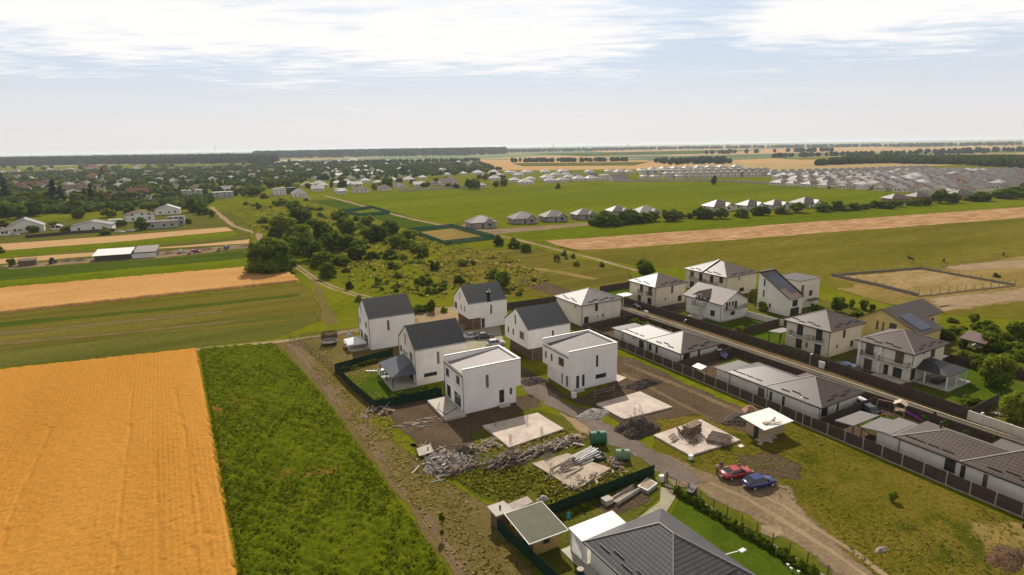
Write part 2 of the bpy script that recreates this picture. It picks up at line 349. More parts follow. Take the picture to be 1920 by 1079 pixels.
rough_g = ground_mat('rough plot grass', [(0.28, (0.035, 0.046, 0.006)), (0.42, (0.072, 0.080, 0.010)), (0.54, (0.11, 0.108, 0.016)), (0.66, (0.16, 0.125, 0.035)), (0.8, (0.22, 0.16, 0.06))], 0.14, 2.2, 0.6, 0.9, 0.5, None, None)
plot_g = ground_mat('dry plot grass', [(0.30, (0.042, 0.047, 0.004)), (0.42, (0.086, 0.082, 0.007)), (0.50, (0.120, 0.100, 0.010)), (0.58, (0.165, 0.115, 0.022)), (0.72, (0.26, 0.175, 0.060))], 0.085, 2.0, 0.62, 0.9, 0.4, None, None, 0.95, (0.05, 0.53, (0.060, 0.070, 0.005)))
soil = ground_mat('dark soil', [(0.28, (0.045, 0.030, 0.018)), (0.44, (0.085, 0.058, 0.036)), (0.58, (0.135, 0.094, 0.060)), (0.8, (0.23, 0.17, 0.11))], 0.18, 3.0, 0.62, 1.0, 0.4)
dirt = ground_mat('trodden dirt', [(0.28, (0.100, 0.070, 0.040)), (0.46, (0.18, 0.128, 0.076)), (0.6, (0.25, 0.18, 0.11)), (0.78, (0.34, 0.26, 0.165))], 0.15, 1.8, 0.55, 0.6, 0.4)
dirt_pale = ground_mat('pale dirt', [(0.28, (0.16, 0.110, 0.062)), (0.5, (0.26, 0.185, 0.108)), (0.75, (0.36, 0.27, 0.165))], 0.15, 1.4, 0.5, 0.4, 0.5)
track = ground_mat('track soil', [(0.28, (0.075, 0.050, 0.028)), (0.48, (0.135, 0.092, 0.052)), (0.7, (0.21, 0.15, 0.092))], 0.12, 1.4, 0.5, 0.5, 0.35)
gravel = ground_mat('gravel', [(0.28, (0.090, 0.070, 0.056)), (0.5, (0.155, 0.122, 0.098)), (0.75, (0.25, 0.20, 0.165))], 0.25, 3.0, 0.6, 0.5, 0.5)
lawn = ground_mat('lawn', [(0.3, (0.030, 0.052, 0.004)), (0.5, (0.055, 0.085, 0.006)), (0.7, (0.090, 0.112, 0.010))], 0.25, 2.0, 0.5, 0.4, 2.0)
asph = ground_mat('worn concrete road', [(0.3, (0.085, 0.068, 0.052)), (0.5, (0.125, 0.102, 0.078)), (0.7, (0.18, 0.148, 0.114))], 0.2, 1.5, 0.5, 0.2, False)
paving = ground_mat('grey paving', [(0.3, (0.2000, 0.1800, 0.1240)), (0.5, (0.2900, 0.2650, 0.1840)), (0.7, (0.3600, 0.3300, 0.2320))], 0.5, 3.0, 0.5, 0.2, False)

# far fields
for q in ([(802, 309), (960, 299), (1210, 300), (1320, 312), (1200, 317), (1000, 319), (840, 318)], [(740, 303), (900, 298), (1180, 300), (980, 305)],
          [(960, 299), (1210, 297), (1100, 293), (940, 294)], [(1320, 303), (1490, 308), (1920, 296), (1920, 289), (1500, 295)], [(1180, 289), (1920, 283), (1920, 277), (1100, 281)]):
    sheet('wheat_field', q, wheat_far, 3, 2, 25)
sheet('crop_field', [(1440, 296.5), (1900, 290.5), (1920, 293), (1500, 300)], crop, 3, 2, 25)
sheet('crop_field', [(960, 305), (1220, 303), (1190, 310), (980, 311)], mown_dark, 3, 2, 25)
sheet('crop_field', [(985, 287), (1330, 281), (1440, 281), (1300, 288), (1100, 292)], crop_dark, 3, 2, 25)
# the big bright field and its neighbours
sheet('crop_field', [(608, 366), (700, 362), (960, 353), (1200, 343), (1335, 340), (1440, 346), (1560, 352), (1680, 359), (1668, 378), (1440, 388), (1240, 393), (1165, 397), (1060, 401), (930, 407), (868, 416), (842, 419), (760, 402), (690, 385)], crop, 3, 1.5, 8)
sheet('crop_field', [(576, 377), (625, 374), (700, 388), (822, 422), (812, 429), (767, 431), (690, 407)], crop_dark, 1.5, 1, 5)
sheet('crop_field', [(930, 439), (1000, 432), (1120, 420), (1440, 404), (1920, 374), (2100, 364), (2100, 374), (1920, 387), (1440, 422), (1200, 440), (1020, 450), (965, 443)], crop, 2, 1, 6)
sheet('stubble_field', [(1020, 451), (1200, 440), (1440, 422.5), (1920, 388), (2100, 375), (2100, 393), (1920, 409), (1440, 445), (1180, 465), (1085, 469), (1042, 460)], stubble, 2, 1, 6)
sheet('pasture', [(1040, 461), (1085, 470), (1180, 466), (1440, 446), (1920, 410), (2150, 392), (2300, 560), (1920, 600), (1740, 590), (1560, 540), (1420, 510), (1200, 500), (1110, 482)], pasture, 2, 1.2, 5)
sheet('pasture', [(850, 470), (1010, 466), (1180, 508), (1180, 545), (960, 560), (860, 540), (780, 500)], mown, 3, 1.5, 4)
sheet('dry_ground', [(1705, 515), (1800, 500), (1920, 478), (2100, 465), (2300, 560), (1920, 566), (1800, 582), (1735, 586), (1560, 541), (1600, 536), (1560, 519)], drygrass, 3, 1.5, 4)
sheet('dry_ground', [(1564, 519), (1725, 506), (1897, 536), (1724, 554)], ground_mat('sandy paddock', [(0.30, (0.085, 0.085, 0.015)), (0.42, (0.17, 0.125, 0.04)), (0.54, (0.28, 0.195, 0.09)), (0.72, (0.38, 0.275, 0.15))], 0.06, 0.5, 0.5, 0.4, 0.3, None, (0.4, 1.4, 1)), 2.5, 1.0, 3)
sheet('dry_ground', [(1740, 560), (1920, 540), (2100, 525), (2100, 545), (1920, 562), (1760, 584)], dirt_pale, 4, 1.0, 3)
sheet('dry_ground', [(1760, 502), (1840, 492), (1920, 486), (2050, 480), (2050, 492), (1920, 503), (1810, 510)], dirt_pale, 3, 1.2, 3)
strip('dirt_track', [(1745, 585), (1830, 570), (1920, 556), (2050, 540)], 3.2, dirt_pale, 1.6, 0.6, 2)
strip('dirt_track', [(1560, 520), (1640, 538), (1720, 562), (1760, 582)], 3.0, drygrass, 1.6, 0.6, 2)
# left: ribbons of fields
sheet('meadow', [(-60, 420), (200, 412), (430, 395), (470, 425), (470, 500), (-60, 545)], mown_dark, 2, 1, 6)
sheet('wheat_field', [(-60, 462), (7, 457), (200, 444), (425, 426), (437, 433), (200, 456), (7, 470), (-60, 476)], wheat_far, 1.2, 0.8, 4)
sheet('crop_field', [(-60, 477), (7, 471), (200, 457), (437, 434), (452, 440), (430, 446), (200, 466), (-60, 491)], crop, 1.2, 0.8, 4)
sheet('wheat_field', [(-60, 492), (0, 486), (178, 473), (350, 461), (468, 449), (472, 457), (300, 466), (178, 480), (0, 496), (-60, 500)], wheat_far, 1.2, 0.8, 4)
sheet('farmyard', [(0, 498), (120, 490), (300, 472), (470, 458), (474, 464), (300, 484), (150, 494), (20, 505)], dirt, 1.5, 0.8, 3)
sheet('crop_field', [(-60, 507), (20, 505), (150, 496), (300, 486), (455, 472), (470, 500), (300, 516), (0, 543), (-60, 548)], crop_dark, 1.5, 0.8, 4)
sheet('crop_field', [(-60, 533), (0, 527), (200, 508), (462, 484), (470, 500), (300, 516), (0, 543), (-60, 548)], crop, 1.5, 1.0, 4)
sheet('meadow', [(-300, 625), (0, 590), (300, 561), (566, 532), (585, 545), (606, 600), (520, 634), (372, 652), (0, 690), (-300, 730)], mown, 1.4, 0.7, 3)
sheet('meadow', [(-300, 672), (0, 645), (250, 620), (420, 600), (590, 585), (606, 602), (520, 634), (372, 652), (0, 690), (-300, 730)], mown_dark, 1.2, 0.8, 3)
for q, mm in (([(-300, 665), (0, 641), (200, 624), (430, 601), (430, 606), (200, 630), (0, 648), (-300, 673)], verge), ([(-300, 676), (0, 650), (250, 626), (560, 597), (560, 602), (250, 632), (0, 657), (-300, 684)], mown), ([(-300, 618), (0, 606), (300, 578), (560, 552), (560, 556), (300, 584), (0, 613), (-300, 626)], crop_dark), ([(-300, 640), (0, 622), (300, 594), (420, 582), (420, 586), (300, 600), (0, 630), (-300, 648)], verge)):
    sheet('meadow', q, mm, 1.6, 0.8, 3)
strip('dirt_path', [(-300, 738), (0, 695.5), (185, 676), (370, 655.5), (480, 646), (560, 637), (662, 621), (760, 604)], [2.0, 2.0, 1.8, 1.8, 2.4, 3.0, 3.2, 3.2], dirt_pale, 0.9, 0.35, 2)
strip('dirt_track', [(396, 388), (420, 410), (438, 424), (462, 432), (486, 440), (486, 452), (470, 460)], [3, 3.4, 3.4, 3, 2.6, 2.6, 2.6], dirt_pale, 1.4, 0.5, 4)
for off in (-1.0, 1.0):
    strip('dirt_track', [(g(*p)[0]+off*0.75, g(*p)[1]+off*0.75) for p in ((553, 497), (572, 511), (590, 524), (625, 540), (668, 553), (720, 567), (780, 582))], 1.0, dirt_pale, 0.5, 0.15, 2, px=False)
strip('dirt_track', [(586, 524), (598, 545), (604, 565), (612, 585), (622, 608)], [1.4, 2.0, 2.0, 2.8, 3.6], verge, 1.9, 0.6, 1.5)
strip('dirt_track', [(608, 367), (660, 381), (720, 398), (780, 413), (845, 426), (900, 437), (960, 447), (1050, 470), (1120, 487), (1195, 508)], [3.4, 3.4, 3.4, 3.4, 3, 3, 2.6, 2.4, 2.4, 2.6], dirt_pale, 1.2, 0.5, 3)
sheet('dry_ground', [(870, 418), (930, 430), (1000, 425), (1110, 417), (1150, 411), (1120, 422), (1000, 433), (930, 440), (860, 428)], dirt, 2, 1, 4)
sheet('dry_ground', [(780, 437), (848, 428.5), (915, 447), (836, 456)], drygrass, 1.2, 0.6, 3)
sheet('crop_field', [(655, 399), (697, 393), (720, 401), (675, 403.5)], crop, 1.2, 0.6, 3)
strip('dirt_track', [(880, 486), (960, 498), (1040, 509), (1120, 524)], 4, drygrass, 2.2, 1, 3)
sheet('dry_ground', [(968, 524), (985, 520), (1050, 536), (1075, 551), (1030, 552), (1000, 542)], soil, 2, 1, 2)
# the plots round the white houses
sheet('verge_grass', [(515, 645), (662, 622), (700, 640), (700, 690), (735, 760), (700, 790), (800, 880), (930, 960), (1000, 1085), (1040, 1300), (880, 1300), (850, 1079), (800, 1010), (700, 870), (620, 770), (560, 695)], verge, 1.0, 0.6, 1.5)
for off in (-0.9,):
    strip('dirt_track', [(x+off, y) for x, y in ((21.5, 134), (22.3, 120), (22.4, 108), (22.6, 96), (22.8, 86), (22.6, 76), (22.4, 66), (22.5, 56), (22.4, 46))], [2.6, 2.8, 2.6, 2.4, 2.0, 1.4, 1.0, 1.0, 1.0], track, 1.2, 0.3, 1.2, px=False)
sheet('rough_grass', [(760, 830), (835, 835), (900, 800), (940, 770), (1010, 770), (1090, 790), (1110, 815), (1200, 850), (1235, 890), (1030, 975), (940, 950), (830, 890)], rough_g, 1.0, 0.6, 1.2)
sheet('soil_patch', [(664, 640), (700, 650), (760, 640), (775, 700), (745, 690), (640, 700), (650, 672)], verge, 1.0, 0.5, 1.2)
sheet('soil_patch', [(702, 760), (735, 745), (828, 735), (870, 775), (965, 745), (1000, 735), (1010, 760), (930, 790), (880, 812), (896, 850), (850, 862), (800, 850), (740, 800)], soil, 1.2, 0.6, 1.2)
sheet('soil_patch', [(960, 680), (1020, 712), (1060, 740), (1120, 745), (1158, 700), (1158, 668), (1190, 672), (1290, 722), (1420, 775), (1440, 792), (1400, 812), (1310, 786), (1235, 796), (1200, 822), (1130, 770), (1070, 755), (985, 715)], soil, 1.0, 0.5, 1.2)
strip('dirt_track', [(1170, 682), (1215, 700), (1300, 735), (1390, 775)], 1.4, track, 1.0, 0.4, 1.5)
strip('dirt_track', [(1165, 700), (1215, 725), (1280, 760), (1330, 785)], 1.2, track, 0.9, 0.4, 1.5)
sheet('plot_grass', [(1225, 790), (1310, 778), (1390, 812), (1480, 790), (1640, 862), (1920, 985), (2200, 1100), (1900, 1300), (1640, 1250), (1560, 1079), (1450, 950), (1330, 890), (1230, 850)], plot_g, 1.2, 0.8, 1.5)
sheet('bare_patch', [(1385, 855), (1450, 845), (1510, 872), (1500, 900), (1420, 895), (1390, 880)], soil, 2.2, 0.6, 1.0)
sheet('bare_patch', [(1830, 985), (1920, 975), (2000, 1020), (1960, 1079), (1860, 1060)], drygrass, 2.0, 0.8, 1.0)
sheet('dirt_road', [(1150, 800), (1235, 850), (1340, 890), (1480, 910), (1500, 950), (1560, 1010), (1640, 1079), (1750, 1180), (1640, 1230), (1590, 1120), (1530, 1050), (1430, 985), (1360, 945), (1290, 910), (1230, 885), (1160, 830)], dirt, 1.4, 0.5, 1.0)
strip('dirt_track', [(1330, 905), (1400, 935), (1480, 985), (1560, 1035), (1650, 1100)], 0.8, dirt_pale, 0.8, 0.35, 1.0)
strip('dirt_track', [(1400, 915), (1470, 950), (1530, 992), (1600, 1035), (1700, 1110)], 0.7, dirt_pale, 0.7, 0.3, 1.0)
sheet('bare_patch', [(1425, 985), (1470, 985), (1475, 1004), (1450, 1012), (1425, 1000)], dirt_pale, 0.8, 0.3, 0.8)
sheet('gravel_road', [(975, 712), (1010, 715), (1060, 755), (1110, 772), (1150, 800), (1210, 838), (1290, 880), (1330, 905), (1290, 918), (1240, 886), (1170, 845), (1105, 815), (1070, 785), (985, 738)], gravel, 1.1, 0.4, 1.0)
sheet('bare_patch', [(1050, 775), (1080, 785), (1108, 808), (1106, 816), (1080, 806)], dirt_pale, 1.0, 0.3, 0.8)
sheet('bare_patch', [(1250, 897), (1285, 905), (1290, 915), (1262, 912)], dirt_pale, 0.8, 0.3, 0.8)
# parking between the white houses
sheet('paved_yard', [(848, 625), (935, 612), (945, 650), (960, 668), (935, 690), (880, 660)], paving, 0.8, 0.2, 1.5)
sheet('dirt_road', [(770, 580), (850, 575), (900, 585), (850, 640), (770, 640)], dirt_pale, 1.5, 0.5, 2)
# gardens
sheet('lawn', [(25.6, 107.5), (34.5, 109.0), (34.8, 96.2), (37.0, 92.6), (26.6, 93.2)], lawn, 0.6, 0.2, 1.0, px=False)
sheet('lawn', [(43.3, 42.6), (50.1, 46.3), (50.9, 36), (51.3, 22), (43.3, 22)], lawn, 0.3, 0.1, 1.0, px=False)
sheet('garden_soil', [(29.5, 50.4), (48.6, 50.6), (48.9, 47.8), (42.5, 45.5), (29.5, 46)], rough_g, 0.6, 0.3, 1.0, px=False)
sheet('garden_soil', [(28.4, 46.5), (32.5, 46.5), (32.6, 20), (28.6, 20)], rough_g, 0.5, 0.3, 1.0, px=False)
sheet('garden_soil', [(39.5, 50.2), (47.2, 50.4), (46.4, 47.2), (40.2, 47.2)], soil, 0.6, 0.2, 0.8, px=False)
sheet('paved_path', [(36.5, 44.0), (43.1, 45.6), (47.0, 46.6), (49.3, 48.8), (50.2, 46.9), (43.1, 43.0), (37.0, 42.9)], paving, 0.2, 0.05, 1.0, px=False)
sheet('garden', [(106, 134), (106, 30), (150, 26), (150, 60), (152, 128), (120, 134)], rough_g, 1.5, 0.5, 2.5, px=False)
for q in ([(106, 133), (118, 133), (118, 124), (106, 122)], [(104.6, 107), (110.5, 107), (111, 93), (113, 91.5), (120, 91.5), (120, 85.5), (105.0, 84.6)], [(105, 84), (125, 84.5), (125, 78), (110, 70), (105, 71)], [(112, 50), (128, 49), (124, 38), (106, 38.5)], [(123, 92), (128.8, 92), (128.8, 85.5), (121.5, 85.2)]):
    sheet('lawn', q, lawn, 0.5, 0.2, 1.5, px=False)
sheet('paved_yard', [(104.8, 63.5), (109.8, 63.5), (120, 63.5), (120, 60.2), (109.8, 60.0), (109.8, 49.5), (104.9, 49.5)], soil, 0.5, 0.2, 1.5, px=False)
sheet('paved_yard', [(104.8, 121), (107.4, 121), (107.4, 111), (104.8, 111)], paving, 0.4, 0.2, 1.5, px=False)
sheet('street', [(96.3, 128), (101.2, 128), (101.5, 60), (101.2, 20), (97.0, 20), (96.4, 60)], asph, 0.2, 0.1, 4, px=False)
sheet('pavement', [(101.25, 128), (104.0, 122), (104.2, 60), (102.0, 36), (101.25, 36)], track, 0.2, 0.1, 4, px=False)
mb = MB(); mb.box(101.2, 101.45, 20, 128, 0, 0.16); mb.build('kerb', mat('kerb stone', (0.4200, 0.3800, 0.2560)))['kind'] = 'structure'
sheet('garden', [(80.4, 128), (95.4, 128), (95.4, 10), (80.4, 10)], soil, 0.3, 0.1, 3, px=False)
for q in ([(90.3, 75.5), (94.8, 75.5), (94.8, 69), (88.5, 69)], [(86, 47.5), (93.5, 47.5), (93.5, 40), (86, 41)]):
    sheet('lawn', q, lawn, 0.6, 0.3, 1.5, px=False)

# ------------------------------------------------------------------ standing crops with real height
def canopy(name, poly, m, cell, h, amp, px=True, kind=None, lumps=0.0, skirt=True, lines=()):
    """crop or weeds as a closed surface of stalk tops: every vertex has its own height"""
    pts = np.array([g(*p) for p in poly] if px else poly)
    x0, y0 = pts.min(0); x1, y1 = pts.max(0)
    nx, ny = int((x1-x0)/cell)+2, int((y1-y0)/cell)+2
    X, Y = np.meshgrid(x0+np.arange(nx)*cell, y0+np.arange(ny)*cell, indexing='ij')
    inside = np.zeros(X.shape, bool); a = pts; b = np.roll(pts, -1, 0)
    jx = X+0.08*np.sin(Y*2.1)+0.07*np.sin(Y*5.3+1); jy = Y+0.08*np.sin(X*1.9)+0.07*np.sin(X*5.1)
    for (ax, ay), (bx, by) in zip(a, b):
        c = ((ay > jy) != (by > jy)) & (jx < (bx-ax)*(jy-ay)/((by-ay) if by != ay else 1e-9)+ax); inside ^= c
    r = np.random.RandomState(3)
    Z = h + (r.rand(nx, ny)-0.5)*amp
    if lumps:
        for s in (5.0, 2.6, 1.3):
            k = r.rand(6, 4)
            Zs = sum(np.sin(X*2*PI/s*(0.5+q[0])+Y*2*PI/s*(q[1]-0.5)*1.6+q[2]*6.28) for q in k)/6
            Z += Zs*lumps*(0.6 if s > 3 else 0.8)
        Z = np.maximum(Z, 0.05)
    for ln, wd in lines:                                     # wheel tracks pressed through the crop
        for (ax, ay), (bx, by) in zip(ln, ln[1:]):
            L2 = (bx-ax)**2+(by-ay)**2; t = np.clip(((X-ax)*(bx-ax)+(Y-ay)*(by-ay))/L2, 0, 1)
            d = np.hypot(X-ax-t*(bx-ax), Y-ay-t*(by-ay)); hit = (d < wd) & (np.sin(Y*1.3)+np.sin(Y*.37+X)*.8 > -.9)
            Z = np.where(hit, np.minimum(Z, h*.74+.06*r.rand(nx, ny)), Z)
    Xj = X+(r.rand(nx, ny)-0.5)*cell*0.5; Yj = Y+(r.rand(nx, ny)-0.5)*cell*0.5
    idx = -np.ones(X.shape, int)
    q = inside[:-1, :-1] & inside[1:, :-1] & inside[1:, 1:] & inside[:-1, 1:]
    use = np.zeros(X.shape, bool)
    use[:-1, :-1] |= q; use[1:, :-1] |= q; use[1:, 1:] |= q; use[:-1, 1:] |= q
    full = np.ones(X.shape, bool)
    full[1:, 1:] &= q; full[:-1, 1:] &= q; full[1:, :-1] &= q; full[:-1, :-1] &= q
    full[0, :] = full[-1, :] = False; full[:, 0] = full[:, -1] = False
    if skirt: Z[use & ~full] = 0.02
    idx[use] = np.arange(use.sum()); V = np.stack([Xj[use], Yj[use], Z[use]], 1)
    F = np.stack([idx[:-1, :-1][q], idx[1:, :-1][q], idx[1:, 1:][q], idx[:-1, 1:][q]], 1)
    me = bpy.data.meshes.new(name); me.vertices.add(len(V)); me.vertices.foreach_set('co', V.ravel())
    me.loops.add(F.size); me.loops.foreach_set('vertex_index', F.ravel()); me.polygons.add(len(F))
    me.polygons.foreach_set('loop_start', np.arange(0, F.size, 4)); me.polygons.foreach_set('loop_total', np.full(len(F), 4)); me.update(); me.validate()
    me.materials.append(m); o = bpy.data.objects.new(name, me); C.objects.link(o); o['kind'] = kind or 'structure'
    return o
canopy('wheat_field', [(-62, 153.5), (-32.6, 147.3), (2.0, 140.3), (1.9, 110), (1.75, 80), (1.6, 59), (1.5, 30), (-62, 30)], wheat, 0.25, 0.78, 0.20, px=False, lines=[
    ([g(*p, .8) for p in ((96, 801), (65, 867), (31, 940), (-2, 1035))], .18), ([g(*p, .8) for p in ((249, 720), (241, 822), (229, 904), (221, 1006), (216, 1090))], .15),
    ([g(*p, .8) for p in ((327, 728), (347, 822), (360, 1006), (368, 1090))], .13), ([g(*p, .8) for p in ((339, 773), (370, 924), (395, 1060))], .13), ([g(*p, .8) for p in ((290, 850), (297, 960), (300, 1085))], .14)])
canopy('wheat_field', [(-110, 250), (-49, 242.5), (10, 236), (24.4, 234.5), (35.2, 216), (35.2, 198), (-42, 203.3), (-110, 208)], ground_mat('ripe wheat beyond', [(0.30, (0.26, 0.125, 0.038)), (0.46, (0.40, 0.21, 0.070)), (0.60, (0.48, 0.27, 0.10)), (0.75, (0.56, 0.36, 0.16))], 0.05, 1.2, 0.5, 0.5, False, None, (0.3, 1.2, 1)), 0.6, 0.8, 0.25, px=False)
weed_m = ground_mat('tall weeds', [(0.28, (0.018, 0.032, 0.002)), (0.40, (0.054, 0.078, 0.003)), (0.54, (0.098, 0.122, 0.005)), (0.72, (0.18, 0.17, 0.014))], 0.30, 1.9, 0.6, 0.9, False, None, None, 0.9, (0.075, 0.60, (0.19, 0.100, 0.022)))
canopy('weed_cover', [(2.6, 140.6), (9, 139.2), (17, 136.0), (19.0, 120), (19.8, 100), (20.0, 80), (20.2, 55), (20.4, 40), (20.5, 26), (1.6, 26), (1.7, 59), (2.0, 110)], weed_m, 0.28, 0.36, 0.42, px=False, kind='stuff', lumps=0.26)
# ------------------------------------------------------------------ house kit
M_white = mat('white render', (0.82, 0.785, 0.775), (0.75, 0.715, 0.70), 0.9, 0.35, 0.05)
M_white_worn = mat('white render worn', (0.81, 0.77, 0.74), (0.70, 0.63, 0.55), 0.9, 0.30, 0.05)
M_cream = mat('cream render', (0.66, 0.585, 0.46), (0.58, 0.505, 0.39), 0.9, 0.4, 0.05)
M_cream2 = mat('pale cream render', (0.72, 0.66, 0.56), (0.64, 0.58, 0.48), 0.9, 0.4, 0.05)
M_offwhite = mat('off white render', (0.74, 0.71, 0.66), (0.66, 0.63, 0.58), 0.9, 0.4, 0.05)
M_yellow = mat('yellow render', (0.66, 0.50, 0.20), (0.58, 0.43, 0.17), 0.9, 0.4, 0.05)
M_grey_wall = mat('grey block wall', (0.42, 0.39, 0.36), (0.33, 0.31, 0.29), 0.95, 0.6, 0.1)
M_brick = mat('raw brick wall', (0.36, 0.22, 0.15), (0.28, 0.18, 0.13), 0.95, 1.2, 0.2)
M_frame = mat('dark window frame', (0.055, 0.045, 0.040), (0.04, 0.035, 0.03), 0.5)
M_trim = mat('anthracite metal trim', (0.030, 0.028, 0.030), (0.022, 0.02, 0.022), 0.45, 1.0, 0, 0.5)
M_brown_trim = mat('brown metal trim', (0.055, 0.036, 0.028), (0.042, 0.028, 0.022), 0.45, 1.0, 0, 0.5)
M_cap = mat('hip cap with painted glint', (0.30, 0.275, 0.25), None, 0.5)  # pale colour stands in for the glint along the hip lines
M_white_trim = mat('white painted trim', (0.78, 0.76, 0.72), None, 0.6)
M_soffit = mat('brown soffit board', (0.10, 0.065, 0.045), None, 0.7)
M_glass = glass_mat('window glass', (0.030, 0.036, 0.040))
M_glass_warm = glass_mat('window glass with curtain', (0.10, 0.085, 0.065), 0.15)
M_door = mat('dark door panel', (0.040, 0.034, 0.032), None, 0.5)
M_concrete = mat('concrete', (0.46, 0.42, 0.36), (0.35, 0.31, 0.265), 0.9, 0.45, 0.1)
M_slab = mat('pale concrete slab', (0.52, 0.425, 0.355), (0.38, 0.305, 0.25), 0.92, 0.5, 0.1)  # the foundation slabs' own pale pinkish concrete
M_wood = mat('weathered planks', (0.34, 0.255, 0.175), (0.23, 0.165, 0.115), 0.85, 2.0, 0.2)
M_steel = mat('galvanised steel', (0.45, 0.44, 0.43), (0.36, 0.35, 0.34), 0.5, 1.0, 0, 0.5, 0.2)
M_iron = mat('dark iron', (0.035, 0.030, 0.028), None, 0.6)
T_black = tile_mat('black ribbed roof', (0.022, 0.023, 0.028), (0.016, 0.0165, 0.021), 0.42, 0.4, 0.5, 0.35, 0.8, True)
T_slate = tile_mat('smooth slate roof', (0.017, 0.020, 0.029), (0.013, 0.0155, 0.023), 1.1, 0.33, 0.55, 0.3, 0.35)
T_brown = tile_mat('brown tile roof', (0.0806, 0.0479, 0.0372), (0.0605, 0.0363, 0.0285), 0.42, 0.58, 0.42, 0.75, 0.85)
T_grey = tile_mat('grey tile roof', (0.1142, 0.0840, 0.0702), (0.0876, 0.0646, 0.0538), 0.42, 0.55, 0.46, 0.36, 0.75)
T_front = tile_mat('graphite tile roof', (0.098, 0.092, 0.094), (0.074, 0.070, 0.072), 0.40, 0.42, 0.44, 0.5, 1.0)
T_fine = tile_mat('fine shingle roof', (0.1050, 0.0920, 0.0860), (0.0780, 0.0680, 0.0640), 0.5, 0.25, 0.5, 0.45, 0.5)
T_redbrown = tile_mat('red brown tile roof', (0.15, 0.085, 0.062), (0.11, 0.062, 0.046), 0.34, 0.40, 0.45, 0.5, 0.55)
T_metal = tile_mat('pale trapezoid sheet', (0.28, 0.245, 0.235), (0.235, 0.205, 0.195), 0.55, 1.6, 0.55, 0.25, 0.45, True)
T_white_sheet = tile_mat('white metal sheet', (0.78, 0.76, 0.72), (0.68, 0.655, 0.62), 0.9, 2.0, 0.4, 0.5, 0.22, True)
T_felt = mat('green roofing felt', (0.115, 0.115, 0.072), (0.095, 0.095, 0.060), 0.85, 0.6, 0.05)
T_flat = tile_mat('flat grey sheet roof', (0.20, 0.175, 0.160), (0.165, 0.145, 0.132), 0.6, 3, 0.45, 0.5, 0.3, True)

